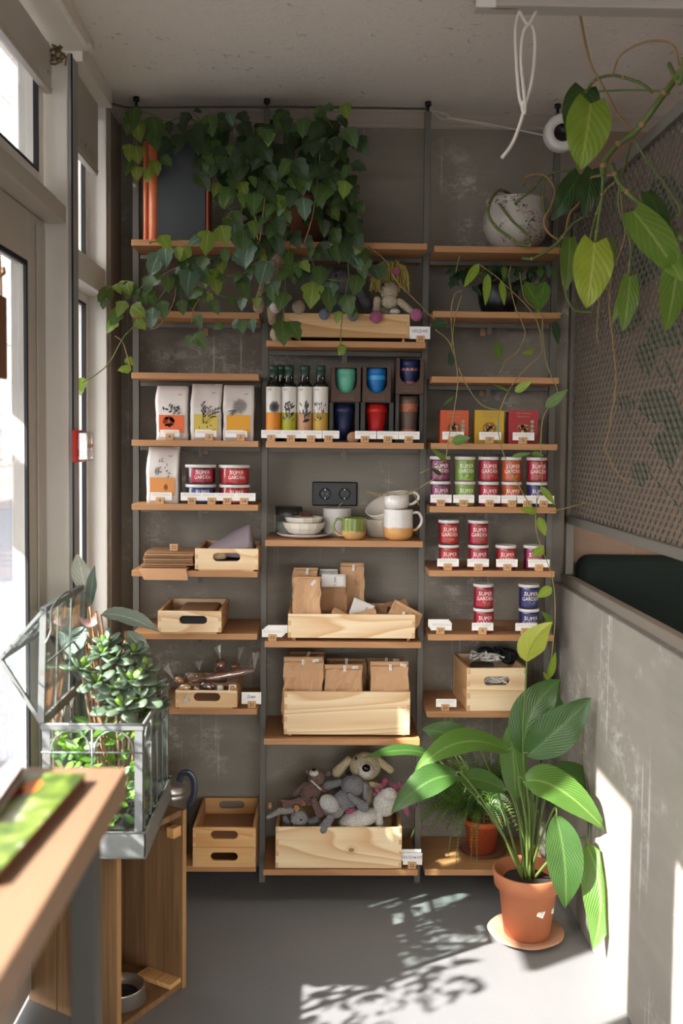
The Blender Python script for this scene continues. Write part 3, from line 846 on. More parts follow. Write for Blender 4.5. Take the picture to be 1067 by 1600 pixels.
boxG = pine_box((x, 3.41, z), w * 1.0, .25, h, 'square pine box with handle slot filled with black and white cords', (-.0, h * .70, .092, .031), m_pine, 0, rz=R(3.5))

# ---- content of the cloth boxes
def cloth(name, path, mat, T, label):
    pass
t = thing('folded_cloth', (boxA.location.x + .02, 3.55, boxA.location.z + .03), 'lavender grey cloth folded in the pine box beside the envelopes', 'cloth')
pts = [at(x, y, Y=3.5) for x, y in ((326, 858), (345, 840), (372, 826), (392, 821), (397, 858))]
b = MB()
def clothfn(u, v):
    top = [(322, 862), (330, 852), (343, 842), (358, 834), (374, 827), (386, 822), (391, 820), (395, 838), (398, 862)]
    k = u * (len(top) - 1); i = min(int(k), len(top) - 2); f = k - i
    px = top[i][0] * (1 - f) + top[i + 1][0] * f; py = top[i][1] * (1 - f) + top[i + 1][1] * f
    Y = 3.45 + v * .17
    p = at(px, py, Y=3.52)
    z0 = boxA.location.z + .045
    s = math.sin(PI * min(max(v, 0), 1)) ** .5
    z = z0 + (p.z - z0) * s
    return Vector((p.x, Y, z + .004 * math.sin(u * 9 + v * 5)))
b.grid(clothfn, 24, 12)
b.build('fold', plain('cloth_lavender', '8f838a', .85, bump=.1, bscale=300), t, True, solid=.003)
b = MB(); b.box(boxA.location.x - .075, boxA.location.x + .095, 3.42, 3.64, boxA.location.z + .017, boxA.location.z + .03); b.build('cloth_base', MATS['cloth_lavender'], t, True, bevel=.006)
tag(MB().capsule((boxA.location.x - .05, 3.425, boxA.location.z + .048), (boxA.location.x - .015, 3.425, boxA.location.z + .05), .013, .012).build('cord_roll', yarn('jute', 'cdb48c')), 'roll of jute cord seen through the slot of the cloth box', 'cord')

# ================================================================== PRICE TAGS
def tagstand(px, key, num, cards=((0, 0),), cw=.074, tilt=0, label='', cardoff=0.0, Y=3.412, handwriting=None, zup=0, blockonly=False, x=None, ch=.027):
    z = SHELF[key] + zup
    xx = at(px, 0 or at_py(key), Y=Y).x if x is None else x
    t = thing('price_tag', (xx, Y, z), label, 'price tag', 'wooden block price tags')
    b = MB()
    b.box(-.014, .014, -.004, .012, 0, .0095); b.box(-.014, .014, -.004, .002, .0095, .023); b.box(-.014, .014, .006, .012, .0095, .021)
    bl = b.build('holder_block', m_block, t, bevel=.001)
    b = MB(); put_text(b, num, .0165, lambda x_, z_: Vector((x_, -.0045, .0115 + z_)))
    b.build('number', m_ink, bl)
    if not blockonly:
        for k, (ox, oz) in enumerate(cards):
            b = MB(); zb = .012 if k == 0 and not oz else .012 + oz
            y0 = .003 + k * .0035
            b.box(cardoff + ox - cw / 2, cardoff + ox + cw / 2, y0, y0 + .0006, zb, zb + ch)
            c = b.build('card', m_card, t)
            b = MB()
            if handwriting:
                put_text(b, handwriting, .0145, lambda x_, z_: Vector((cardoff + ox + x_, y0 - .0004, zb + ch * .62 + z_)), sx=.8)
                b.build('handwriting', m_inkblue, c)
            elif k == 0:
                random.seed(int(px))
                for l_ in range(2):
                    xs = cardoff + ox - cw * .42
                    while xs < cardoff + ox + cw * .40:
                        L = random.uniform(.002, .006)
                        b.box(xs, xs + L, y0 - .0004, y0 - .0001, zb + ch * (.78 - .17 * l_), zb + ch * (.78 - .17 * l_) + .0013); xs += L + .0016
                b.build('print', m_inkgrey, c)
    return t
PYK = {}
def at_py(key): return {'L688': 680, 'L788': 780, 'L893': 880, 'L1107': 1100, 'M533': 525, 'M690': 685, 'M1003': 995, 'M1359': 1350, 'R693': 687, 'R792': 786, 'R892': 885, 'R992': 985, 'R1112': 1103}[key]
def ctr(a, c, key, blk, Y=3.412):   # card offset in metres from block centre
    return ((a + c) / 2 - blk) * Y / F_PX
def tg(key, blk, num, ca, cb, what, **k):
    tagstand(blk, key, num, label=what, cardoff=ctr(ca, cb, key, blk), cw=(cb - ca) * 3.412 / F_PX, **k)
tg('L688', 265, '4', 254, 280, 'price tag 4 before the white bag with orange panel', ch=.022)
tg('L688', 327, '3', 305, 338, 'price tag 3 before the white bag with pale yellow panel', ch=.022)
tg('L688', 376, '3', 352, 386, 'price tag 3 before the white bag with sunflower and amber panel', ch=.022)
tg('L788', 250, '4', 235, 268, 'price tag 4 before the lone white bag on the lower shelf')
tg('L788', 299.6, '25', 282, 316, 'price tag 25 before the low can stack nearest the white bag')
tg('L788', 330.5, '16', 316, 337, 'price tag 16 between the two stacks of low cans')
tg('L788', 355, '23', 337, 369, 'price tag 23 under the low red cans')
tg('L788', 381, '14', 369, 399, 'price tag 14 at the right end of the low can shelf')
tg('L1107', 393.5, '21', 377, 408, 'price tag 21 with blue handwritten card beside the sweets box', handwriting='Дина', ch=.042)
tg('M690', 423.4, '7', 408, 441, 'price tag 7 before the oil bottle with the orange label')
tg('M690', 454.5, '21', 441, 472.5, 'price tag 21 before the oil bottle with the lime label')
tg('M690', 485.7, '12', 472.5, 503, 'price tag 12 before the oil bottle with the pink brown label')
tg('M690', 513, '15', 504, 530, 'price tag 15 before the oil bottle with the mustard label')
tg('M690', 570, '24', 554.5, 588, 'price tag 24 between the navy and red travel cups')
tg('M690', 605.7, '25', 589, 622.5, 'price tag 25 just right of the red travel cup')
tg('M690', 638.5, '30', 623, 655.6, 'price tag 30 before the brown marbled travel cup')
tg('M533', 657, '33', 640, 672, 'price tag 33 with blue handwritten card beside the upper toy tray', handwriting='СРЕДНИЕ', ch=.042)
tg('M1003', 425.6, '33', 409, 441, 'price tag 33 holding a fanned stack of white cards', cards=((0, 0), (.006, .004), (.011, .009), (.018, .013)))
tg('M1359', 643.7, '23', 629, 660, 'price tag 23 with blue handwritten card beside the big toy box', handwriting='МАЛЕНЬКИЕ', cards=((0, 0), (-.004, .012)), ch=.042)
tg('R693', 707.5, '2', 691, 725, 'price tag 2 before the orange tea box')
tg('R693', 764.7, '7', 748.7, 783, 'price tag 7 before the yellow tea box')
tg('R693', 816.7, '5', 801, 835, 'price tag 5 before the crimson tea box')
for blk, num, ca, cb, wh in ((688.5, '10', 672.4, 705.8, 'price tag 10 before the purple cans'), (724, '10', 708, 741, 'price tag 10 before the lime green cans'),
        (765, '13', 748, 782, 'price tag 13 before the crimson cans at the middle of the row'), (800, '17', 783, 807, 'price tag 17 before the orange cans'),
        (824, '15', 808, 838, 'price tag 15 between the orange cans and the navy can'), (849, '16', 839, 866, 'price tag 16 at the right end of the ten can shelf')):
    tg('R792', blk, num, ca, cb, wh)
for blk, num, ca, cb, wh in ((699.6, '11', 683, 717, 'price tag 11 before the leftmost stack of red cans'), (747.3, '12', 730, 764, 'price tag 12 before the second stack of red cans'),
        (792.7, '11', 775, 809, 'price tag 11 before the single red can'), (842, '11', 825, 859, 'price tag 11 before the single magenta can')):
    tg('R892', blk, num, ca, cb, wh)
tg('R992', 688, '27', 673, 706, 'price tag 27 holding a stack of white cards, no can behind it', cards=((0, 0), (-.004, .005), (-.009, .010)))
tg('R992', 753.8, '9', 737, 771, 'price tag 9 before the crimson cans on the lower can shelf')
tg('R992', 820, '23', 805, 839, 'price tag 23 before the navy cans')
tg('R1112', 695.5, '22', 681, 713.5, 'price tag 22 alone beside the square box of cords', ch=.028)

# ================================================================== CANS
def can(px, key, Y, col, colname, pos, z_up=0, dia=.072, h=.085, short=False, label='', win='7a2030'):
    z = SHELF[key] + z_up
    x = at(px, at_py(key) - z_up * 450, Y=Y).x
    t = thing('food_can', (x, Y, z), label, 'can', 'low cans of dried berries' if short else 'tall cans of dried fruit')
    r = dia / 2
    b = MB(); b.lathe([(0, .001), (r * .93, .001), (r * .95, .004), (r * .95, h - .012), (r * .93, h - .010)], 36)
    bd = b.build('body', plain('can_film_' + win, win, .25, var=.35, coat=.5), t)
    b = MB(); b.lathe([(r * .93, h - .011), (r, h - .010), (r, h - .001), (r * .97, h), (r * .9, h - .0015), (0, h - .0015)], 36)
    b.build('lid', plain('can_lid', 'd5d2ce', .4), t)
    b = MB(); z0, z1 = (.008, h - .016)
    hw = 1.05 if not short else .80
    a0 = -PI / 2 - hw + (.25 if short else 0.05)
    b.lathe([(r * .957, z0), (r * .957, z1)], 18, 0, None, True, a0, a0 + 2 * hw)
    lb = b.build('label', plain('can_label_' + col, col, .4, coat=.2), t)
    b = MB(); ac = a0 + hw
    rr = r * .962 + .0004
    def wr(x_, z_): 
        q = ac + x_ / rr; return Vector((rr * math.cos(q), rr * math.sin(q), z_))
    s = .0185 if not short else .0175
    zc_ = z0 + (z1 - z0) * (.58 if not short else .55)
    put_text(b, 'SUPER', s * 1.05, lambda x_, z_: wr(x_ + .002, zc_ + s * .42 + z_ + .05 * abs(x_)), sx=.95)
    put_text(b, 'GARDEN', s * .98, lambda x_, z_: wr(x_, zc_ - s * .42 + z_ - .05 * abs(x_)), sx=.88)
    for k, q in enumerate((-.023, -.021, -.024)): blade(b, q, zc_ + .002 + k * .005, 2.2 - k * .5, .005, .002, wr)
    b.build('lettering', plain('lettering_cream', 'f0e6dc', .6), lb)
    b = MB()
    if not short:
        for k in range(9):
            xs = -.018 + k * .0042; b.box(xs, xs + .003, -rr - .001, -rr, z1 - .0045, z1 - .003) if False else None
            stroke(b, [(xs, z1 - .004), (xs + .003, z1 - .004)], .0014, wr)
        random.seed(int(px * 7 + z_up * 1000))
        for k in range(7): blade(b, random.uniform(-.01, .012), z0 + .008 + random.uniform(-.002, .004), random.uniform(0, PI), .012, .006, wr, k % 2)
        b.build('fruit_print', [plain('leafprint', '4c7a3a', .6), plain('fruit_' + col, {'7a2b56': 'b04a86', '6f9a35': 'b8c25a', 'a81f38': 'd0545a', 'b8481c': 'e08a3c', '2f2a66': '5b5aa8', 'b02a2e': 'd9603a', 'a01f55': 'd0508a'}.get(col, 'c06050'), .6)], lb)
    return t
CAN = [(687, '7a2b56', 'purple', '5c2445', '7a2b56', 'purple'), (726, '6f9a35', 'lime green', '8c8a50', '6f9a35', 'lime green'), (762.5, 'a81f38', 'crimson', '7a2030', 'a81f38', 'crimson'), (798, 'b8481c', 'orange', '9a5430', 'b8481c', 'orange'), (838, 'a81f38', 'crimson', '7a2030', '2f2a66', 'navy')]
for px, c1, n1, w1, c2, n2 in CAN:
    can(px, 'R792', 3.46, c2, n2, 0, 0, label=('%s tall can standing on the ten can shelf, lower of its pair' % n2) if px != 838 and n2 != 'crimson' else ('crimson tall can at the middle of the ten can shelf, lower of its pair' if n2 == 'crimson' else 'navy tall can under a crimson one at the shelf end'), win=w1 if px != 838 else '2a2a50')
    can(px, 'R792', 3.46, c1, n1, 1, .086, label=('%s tall can on top of the %s one, ten can shelf' % (n1, n2)), win=w1)
for px, c1, top, wh in ((700.5, 'b02a2e', True, 'leftmost'), (746.5, 'a81f38', True, 'second')):
    can(px, 'R892', 3.46, c1, '', 0, 0, label='red tall can, lower one of the %s stack on the four stack shelf' % wh)
    can(px, 'R892', 3.46, c1, '', 0, .086, label='red tall can, upper one of the %s stack on the four stack shelf' % wh)
can(789.5, 'R892', 3.46, 'b02a2e', '', 0, 0, label='red tall can standing single beside the two stacks')
can(833, 'R892', 3.46, 'a01f55', '', 0, 0, label='magenta tall can standing single at the right shelf end', win='3c1c2c')
for px, c, nm, w_ in ((755, 'a81f38', 'crimson', '7a2030'), (825.5, '2f2a66', 'navy', '2a2a50')):
    can(px, 'R992', 3.46, c, '', 0, 0, label='%s tall can, lower one, on the shelf above the cord box' % nm, win=w_)
    can(px, 'R992', 3.46, c, '', 0, .086, label='%s tall can, upper one, on the shelf above the cord box' % nm, win=w_)
dd = .108
can(313.5, 'L788', 3.47, '2c3c86', '', 0, 0, dia=dd, h=.067, short=True, label='low blue can at the bottom of the stack nearest the white bag', win='20202c')
can(313.5, 'L788', 3.47, 'a3203a', '', 0, .068, dia=dd, h=.067, short=True, label='low dark red can on top of the blue one', win='3a1a22')
can(366, 'L788', 3.47, 'b5242c', '', 0, 0, dia=dd, h=.067, short=True, label='low red can at the bottom of the right stack', win='7a2026')
can(366, 'L788', 3.47, 'b5242c', '', 0, .068, dia=dd, h=.067, short=True, label='low red can at the top of the right stack', win='8a2a2c')

# ================================================================== PAPER BAGS
def bag_mesh(w, d, h, seed=0, crumple=.006, pinch=.75, fold=.02, mat=m_kraft, name='bag_body', T=None, lean=0):
    b = MB(); nw, nd, nh = 9, 3, 11
    ring = [(-1 + 2 * i / nw, -1) for i in range(nw)] + [(1, -1 + 2 * i / nd) for i in range(nd)] + [(1 - 2 * i / nw, 1) for i in range(nw)] + [(-1, 1 - 2 * i / nd) for i in range(nd)]
    n = len(ring); vs = []; fs = []
    for j in range(nh + 1):
        t = j / nh
        dz = d / 2 * (1 - max(0, (t - (1 - pinch)) / pinch) ** 1.3 * .94)
        ww = w / 2 * (1 + .03 * math.sin(t * PI))
        for (a, c) in ring:
            p = Vector((a * ww, c * dz, t * h))
            q = noise.noise(Vector((p.x * 16 + seed * 3.1, p.y * 16, p.z * 14)))
            q2 = noise.noise(Vector((p.x * 42 + seed, p.y * 40, p.z * 40)))
            k = crumple * (1.5 * q + .9 * q2) * (1 if t > .02 else .2)
            p.y += k * (1 if c < 0 else -1) * (1 if abs(c) >= .99 else .3)
            p.x += k * .7 + lean * t * t
            if abs(c) < .99: p.x -= a * abs(math.sin(t * PI)) * d * .10
            vs.append(p)
    for j in range(nh):
        for i in range(n):
            k = (i + 1) % n; fs.append((j * n + i, j * n + k, (j + 1) * n + k, (j + 1) * n + i))
    fs.append(tuple(range(n - 1, -1, -1))); fs.append(tuple(nh * n + i for i in range(n)))
    b.add(vs, fs, 0, mat not in (m_kraft, m_kraft2, m_kraft3))
    o = b.build(name, mat, T)
    if fold:
        b = MB()
        def ff(u, v):
            x_ = (u - .5) * w * 1.0 + lean
            return Vector((x_, -d * .05 - .004 - .003 * math.sin(v * PI) + .002 * noise.noise(Vector((u * 5, v, seed))), h + .002 - v * fold))
        b.grid(ff, 8, 3)
        b.build('folded_top', mat, T, solid=.0015)
    return o
# white seed bags with coloured panels
def inkfn(y): return lambda x_, z_: Vector((x_, y, z_))
def seed_bag(pxl, pxr, pyt, key, panel, art, label):
    Y = 3.44
    x, w, h, z = place(pxl, pxr, pyt, key, Y)
    d = .065
    t = thing('paper_seed_bag', (x, Y + d / 2, z), label, 'bag', 'white paper seed bags')
    w *= .97; h *= .985
    bag_mesh(w, d, h, seed=pxl, crumple=.0035, pinch=.45, fold=0, mat=plain('bag_white_matt', 'd6cec8', .55, var=.02), T=t)
    yf = -d / 2 - .0042
    def fn(x_, z_):
        tt = z_ / h; k = max(0, (tt - .55) / .45) ** 1.3 * .94
        return Vector((x_, -(d / 2) * (1 - k) - .0048, z_))
    b = MB(); z0, z1 = h * .14, h * .46; hw = w * .40
    nseg = 6
    b.add([fn(-hw + 2 * hw * i / nseg, zz) for zz in (z0, z1) for i in range(nseg + 1)], [(i, i + 1, i + nseg + 2, i + nseg + 1) for i in range(nseg)])
    b.build('colour_panel', plain('panel_' + panel, panel, .5), t)
    b = MB(); f2 = lambda x_, z_: fn(x_, z_) + Vector((0, -.0006, 0))
    random.seed(int(pxl))
    if art == 'sunflower':
        cx, cz = .004, h * .62
        for k in range(34):
            a = 2 * PI * k / 34; blade(b, cx + math.cos(a) * .010, cz + math.sin(a) * .010, a + random.uniform(-.1, .1), random.uniform(.014, .022), .0018, f2, 1 if k % 3 else 0)
        for rr in (.0105, .007, .0035): stroke(b, [(cx + math.cos(q) * rr, cz + math.sin(q) * rr) for q in [2 * PI * i / 20 for i in range(21)]], .0016, f2, 0)
        for a in (3.4, 3.8, 4.1): blade(b, cx - .012, cz - .012, a, .03, .006, f2, 1)
    elif art == 'flax':
        for k in range(9):
            a = 1.1 + random.uniform(-.35, .7); x0_ = random.uniform(-.02, .01); L = random.uniform(.05, .085)
            stroke(b, [(x0_, h * .3), (x0_ + math.cos(a) * L * .5, h * .3 + math.sin(a) * L * .5), (x0_ + math.cos(a) * L * .9, h * .3 + math.sin(a) * L)], .0009, f2, 0)
            for q in range(5): blade(b, x0_ + math.cos(a) * L * (.4 + q * .12), h * .3 + math.sin(a) * L * (.4 + q * .14), a + (.6 if q % 2 else -.6), .012, .0035, f2, q % 2)
        for k in range(5): blade(b, random.uniform(-.02, .03), h * .2 + random.uniform(0, .03), random.uniform(0, 3), .009, .003, f2, 0)
    elif art == 'walnut':
        for k in range(14): blade(b, random.uniform(-.026, .03), h * (.50 + random.uniform(0, .12)), random.uniform(0, 6), .014, .006, f2, k % 2)
        cx, cz = -.010, h * .34
        for k in range(26):
            a = random.uniform(0, 6.28); blade(b, cx + math.cos(a) * .008, cz + math.sin(a) * .008, a + random.uniform(-1, 1), .013, .0045, f2, 2)
        for rr in (.016, .011, .006): stroke(b, [(cx + math.cos(q) * rr * 1.15 + .001 * math.sin(q * 7), cz + math.sin(q) * rr * .9) for q in [2 * PI * i / 24 for i in range(25)]], .0035, f2, 2)
    else:
        for cx, cz, ra in ((-.018, h * .57, .010), (.012, h * .29, .008)):
            for rr in (1, .65, .3): stroke(b, [(cx + math.cos(q) * ra * rr * .7, cz + math.sin(q) * ra * rr * 1.25) for q in [2 * PI * i / 18 for i in range(19)]], .0016, f2, 0 if cz > h * .4 else 2)
        for k in range(12): blade(b, random.uniform(-.028, .024), h * (.50 + random.uniform(0, .26)), random.uniform(0, 6), .011, .003, f2, k % 2)
    put_text(b, 'huil', .009, lambda x_, z_: f2(w * .24 + x_, h * .84 + z_))
    put_text(b, 'MUIST', .006, lambda x_, z_: f2(w * .25 + x_, h * .185 + z_))
    b.build('botanical_print', [m_ink, plain('ink_mid', '6c6965', .7), plain('ink_brown', '6e2f14', .7)], t)
    b = MB(); b.add([fn(-hw + .004, h * .055) - Vector((0, .0008, 0)), fn(hw - .02, h * .055) - Vector((0, .0008, 0)), fn(hw - .02, h * .19) - Vector((0, .0008, 0)), fn(-hw + .004, h * .19) - Vector((0, .0008, 0))], [(0, 1, 2, 3)])
    b.build('info_strip', m_card, t)
seed_bag(243, 294, 601, 'L688', 'd8622e', 'walnut', 'white paper bag with orange panel and drawn nuts, leftmost of the three')
seed_bag(298, 346, 598, 'L688', 'c9b048', 'flax', 'white paper bag with pale yellow panel and drawn grasses')
seed_bag(349, 397, 600, 'L688', 'd89a1e', 'sunflower', 'white paper bag with amber panel and drawn sunflower')
seed_bag(229, 279, 697, 'L788', 'cf8a48', 'cocoa', 'white paper bag with tan panel standing beside the low cans')

# kraft bags
def sticker(T, x, z, y, rot, w=.022, h=.009, txt='Африка', mat=None):
    b = MB(); c, s = math.cos(rot), math.sin(rot)
    fn = lambda a, e: Vector((x + a * c - e * s, y, z + a * s + e * c))
    b.add([fn(-w / 2, -h / 2), fn(w / 2, -h / 2), fn(w / 2, h / 2), fn(-w / 2, h / 2)], [(0, 1, 2, 3)])
    o = b.build('sticker', m_card, T, solid=.0003)
    b = MB(); f2 = lambda a, e: fn(a, e) + Vector((0, -.0006, 0))
    put_text(b, txt, h * .8, f2, sx=.75); b.build('sticker_text', m_ink, o)
def kbag(pxl, pxr, pyt, base_z, Y, d, label, mat=m_kraft, rot=0, stk=(), fold=.02, crumple=.009, seed=None, pinch=.7, shrink=1.0, h=None):
    a, c = at(pxl, pyt, Y=Y), at(pxr, pyt, Y=Y)
    w = (c.x - a.x) * shrink; hh = h or ((a.z + c.z) / 2 - base_z)
    t = thing('paper_bag', ((a.x + c.x) / 2, Y + d / 2, base_z), label, 'bag', 'kraft and white paper bags in the pine boxes')
    bag_mesh(w, d, hh, seed=seed if seed is not None else pxl, crumple=crumple, pinch=pinch, fold=fold, mat=mat, T=t)
    for (sx, sz, sr) in stk: sticker(t, w * sx, hh * sz, -d * .05 - .0115 if sz > .82 else -d / 2 * .8 - .008, sr)
    t.rotation_euler = (0, rot, 0)
    return t
zE = boxE.location.z + .02
kbag(443, 504, 1030, zE, 3.45, .075, 'kraft bag crumpled, front left in the deep box', stk=((-.0, .93, PI / 2 + .1), (.32, .96, .15)), crumple=.012)
kbag(452, 506, 1021, zE, 3.55, .06, 'darker kraft bag behind the crumpled one in the deep box', m_kraft2, stk=((.05, .97, 1.2),), fold=.012)
kbag(507, 567, 1042, zE, 3.45, .075, 'kraft bag, middle front one in the deep box', stk=((.03, .95, PI / 2), (.3, .97, .05)), fold=.018)
kbag(512, 571, 1032, zE, 3.55, .06, 'darker kraft bag behind the middle one in the deep box', m_kraft2, fold=.012, stk=((-.0, .97, PI / 2),))
kbag(580, 639, 1037, zE, 3.45, .075, 'smooth kraft bag, front right in the deep box', stk=((.02, .92, PI / 2 + .1), (.36, .955, -.25)), fold=.018, crumple=.005)
kbag(576, 630, 1031, zE, 3.55, .06, 'darker kraft bag behind the smooth right one in the deep box', m_kraft2, fold=.012, stk=((.02, .97, PI / 2), (.3, .98, -.1)))
zD = boxD.location.z + .022
kbag(460, 502, 903, zD, 3.44, .06, 'tall kraft bag with crinkled top, front left in the shallow tray', stk=((.2, .90, .8),), fold=.008, crumple=.008)
kbag(459, 497, 889, zD, 3.53, .06, 'tall kraft bag behind the crinkled one in the shallow tray', m_kraft, stk=((.05, .95, 1.4),), fold=.01)
kbag(500, 528, 891, zD, 3.57, .05, 'white paper bag at the back of the shallow tray', m_paperwhite, fold=.008)
t = kbag(502, 541, 899, zD, 3.515, .045, 'brown bag with a folded white top in the shallow tray', m_kraft2, fold=0)
b = MB(); hh = at(520, 899, Y=3.515).z - zD
b.grid(lambda u, v: Vector(((u - .5) * .087, -.012 - .006 * v, hh + .003 - v * .045)), 6, 4)
o = b.build('white_flap', m_paperwhite, t, solid=.0015)
b = MB(); put_text(b, 'Африка', .011, lambda x_, z_: Vector((.004 - z_, -.0215, hh - .022 + x_)), sx=.8); b.build('flap_text', m_ink, o)
kbag(532, 569, 881, zD, 3.58, .055, 'tallest kraft bag at the back of the shallow tray', m_kraft, stk=((.05, .93, 1.5),), fold=.014)
t = kbag(541, 576, 919, zD + .03, 3.50, .03, 'white paper bag tilted to the right in the shallow tray', m_paperwhite, fold=0, rot=R(22), h=.075, crumple=.003)
b = MB(); put_text(b, 'Африка', .011, lambda x_, z_: Vector((.012 - z_, -.0165, .045 + x_)), sx=.8); b.build('bag_text', m_ink, t)
t = kbag(508, 548, 934, zD + .012, 3.44, .05, 'small kraft bag leaning right at the tray front', m_kraft, fold=0, rot=R(28), h=.062, pinch=.4)
t = kbag(553, 594, 934, zD + .012, 3.44, .06, 'small kraft bag slumped at the middle of the tray front', m_kraft3, fold=0, rot=R(-14), h=.062, pinch=.35, stk=((-.42, .35, .3),))
t = kbag(577, 602, 922, zD + .03, 3.53, .05, 'dark kraft bag peeping out behind the slumped one', m_kraft2, fold=0, rot=R(14), h=.055)
t = kbag(606, 642, 913, zD + .03, 3.56, .05, 'dark kraft bag at the back right of the tray', m_kraft2, fold=0, rot=R(-12), h=.065, stk=((-.1, .5, .3),))
t = kbag(601, 648, 930, zD + .02, 3.435, .065, 'large kraft bag leaning out over the right end of the tray', m_kraft, fold=.012, rot=R(28), h=.078, stk=((-.1, .62, -1.2),), pinch=.5)
# bags inside the lone box
tag(MB().box(boxB.location.x - .05, boxB.location.x + .085, 3.43, 3.64, boxB.location.z + .018, boxB.location.z + .072).build('flat_bag', m_kraft2, bevel=.012), 'brown paper bag lying in the lone low pine box', 'bag')
tag(MB().box(boxB.location.x - .04, boxB.location.x + .07, 3.406, 3.428, boxB.location.z + .018, boxB.location.z + .06).build('black_pouch', m_black, bevel=.006), 'black pouch seen through the slot of the lone pine box', 'pouch')

# envelopes
zz = SHELF['L893']; random.seed(5)
xl, xr = at(225, 880, Y=3.42).x, at(302, 880, Y=3.42).x
for k in range(11):
    dx = random.uniform(-.004, .004) + (-.014 if k < 3 else 0); th = .0058
    b = MB(); w2 = (xr - xl) - (.0 if k >= 3 else .012)
    b.box(-w2 / 2, w2 / 2, 0, .17, 0, th * .55)
    b.add([(-w2 / 2, 0, th * .55), (w2 / 2, 0, th * .55), (w2 / 2, .05, th * .95), (-w2 / 2, .05, th * .95), (-w2 / 2, .17, th * .6), (w2 / 2, .17, th * .6)], [(0, 1, 2, 3), (3, 2, 5, 4)])
    t = thing('kraft_envelope', ((xl + xr) / 2 + dx, 3.405 + random.uniform(0, .006), zz + k * th), 'brown kraft envelope lying flat in the pile beside the cloth box', 'envelope', 'kraft envelopes piled flat', rz=random.uniform(-.015, .015))
    if k == 10: t['label'] = 'topmost kraft envelope of the pile, with the number block on it'; del t['group']
    b.build('sleeve', m_kraft2 if k % 3 else m_kraft, t)
xa, xb = at(217, 888, Y=3.39).x, at(296, 888, Y=3.39).x
t = thing('hanging_envelope', ((xa + xb) / 2, 3.392, zz), 'kraft envelope whose flap hangs down over the shelf edge', 'envelope')
b = MB(); zb = at(250, 906, Y=3.39).z - zz; w2 = (xb - xa) / 2
b.add([(-w2, .0, .006), (w2 - .012, .0, .006), (w2 - .004, -.006, zb), (-w2 + .018, -.006, zb), (-w2, .05, .006), (w2 - .012, .05, .006)], [(0, 3, 2, 1), (0, 1, 5, 4)])
o = b.build('flap', m_kraft3, t, solid=.001)
b = MB(); stroke(b, [(-w2 + .018, zb), (-w2 + .034, zb + .014)], .0007, lambda x_, z_: Vector((x_, -.0068, z_))); stroke(b, [(w2 - .004, zb), (w2 - .022, zb + .015)], .0007, lambda x_, z_: Vector((x_, -.0068, z_)))
b.build('crease', m_kraft2, o)
tagstand(271.5, 'L893', '22', label='number block 22 standing on top of the envelope pile', Y=3.45, zup=11 * .0058, blockonly=True)
# ================================================================== OIL BOTTLES
def bottle(px, Y, pal, art, label, short=False):
    z = SHELF['M690']; x = at(px, 650, Y=Y).x
    t = thing('oil_bottle', (x, Y, z), label, 'bottle', 'dark oil bottles with botanical labels')
    r = .0262; H = at(px, 571, Y=Y).z - z; hb = at(px, 601, Y=Y).z - z
    b = MB(); b.lathe([(0, 0), (r * .95, 0), (r, .003), (r, hb - .006), (r * .9, hb), (r * .62, hb + .008), (r * .58, hb + .012), (r * .58, H - .030)], 32)
    b.build('glass_body', plain('bottle_glass', '161512', .12, spec=.6), t)
    b = MB(); b.lathe([(r * .60, H - .036), (r * .62, H - .020), (r * .66, H - .0195), (r * .66, H - .001), (r * .6, H), (0, H)], 28)
    b.build('cap', plain('cap_green', '1f3a2c', .35), t)
    rr = r + .0004; z0, z1 = .012, hb - .008; zm = z0 + (z1 - z0) * .5
    def wr(x_, z_): q = -PI / 2 + x_ / rr; return Vector((rr * math.cos(q) * 1.0, rr * math.sin(q), z_))
    b = MB(); b.lathe([(rr, z0), (rr, zm)], 32, 1); b.lathe([(rr, zm), (rr, z1)], 32, 0)
    lb = b.build('label', [plain('label_white', 'd6d0c8', .5), plain('label_' + pal, pal, .5)], t)
    b = MB(); f2 = lambda x_, z_: wr(x_, z_) * 1.0 + Vector((0, -.0005, 0))
    random.seed(int(px)); r0 = rr; 
    cx, cz = .004, zm + .012
    if art == 0:
        for k in range(30): a = 2 * PI * k / 30; blade(b, cx + math.cos(a) * .007, cz + .006 + math.sin(a) * .007, a, random.uniform(.011, .017), .003, f2, k % 2)
        for q_ in (.008, .005, .0022): stroke(b, [(cx + math.cos(q) * q_, cz + .006 + math.sin(q) * q_) for q in [2 * PI * i / 16 for i in range(17)]], .0032, f2, 0)
    elif art == 1:
        for k in range(22): blade(b, random.uniform(-.016, .012), zm + random.uniform(-.035, .03), random.uniform(.3, 2.6), .018, .006, f2, k % 2)
    elif art == 2:
        for k in range(20): a = random.uniform(.4, 2.3); blade(b, random.uniform(-.014, .012), zm + random.uniform(-.025, .025), a, .020, .005, f2, k % 2)
        blade(b, -.006, zm - .032, .35, .026, .012, f2, 0, 8)
    else:
        for k in range(6):
            a = random.uniform(1.1, 2.1); x0 = random.uniform(-.014, .014); stroke(b, [(x0, zm - .02), (x0 + math.cos(a) * .05, zm - .02 + math.sin(a) * .05)], .0009, f2, 0)
            blade(b, x0 + math.cos(a) * .045, zm - .02 + math.sin(a) * .045, a, .012, .004, f2, 0)
        for k in range(10): blade(b, random.uniform(-.018, .016), zm + random.uniform(-.035, .01), random.uniform(.4, 2.6), .017, .0035, f2, k % 2)
    put_text(b, 'huil', .010, lambda x_, z_: f2(-.014 + x_, z1 - .010 + z_))
    b.build('botanical_print', [m_ink, plain('ink_mid', '6c6965', .7)], lb)
bottle(427.5, 3.455, 'cf8020', 0, 'oil bottle with orange label and sunflower drawing')
bottle(451.5, 3.455, '9fa023', 1, 'oil bottle with lime label and olive leaf drawing')
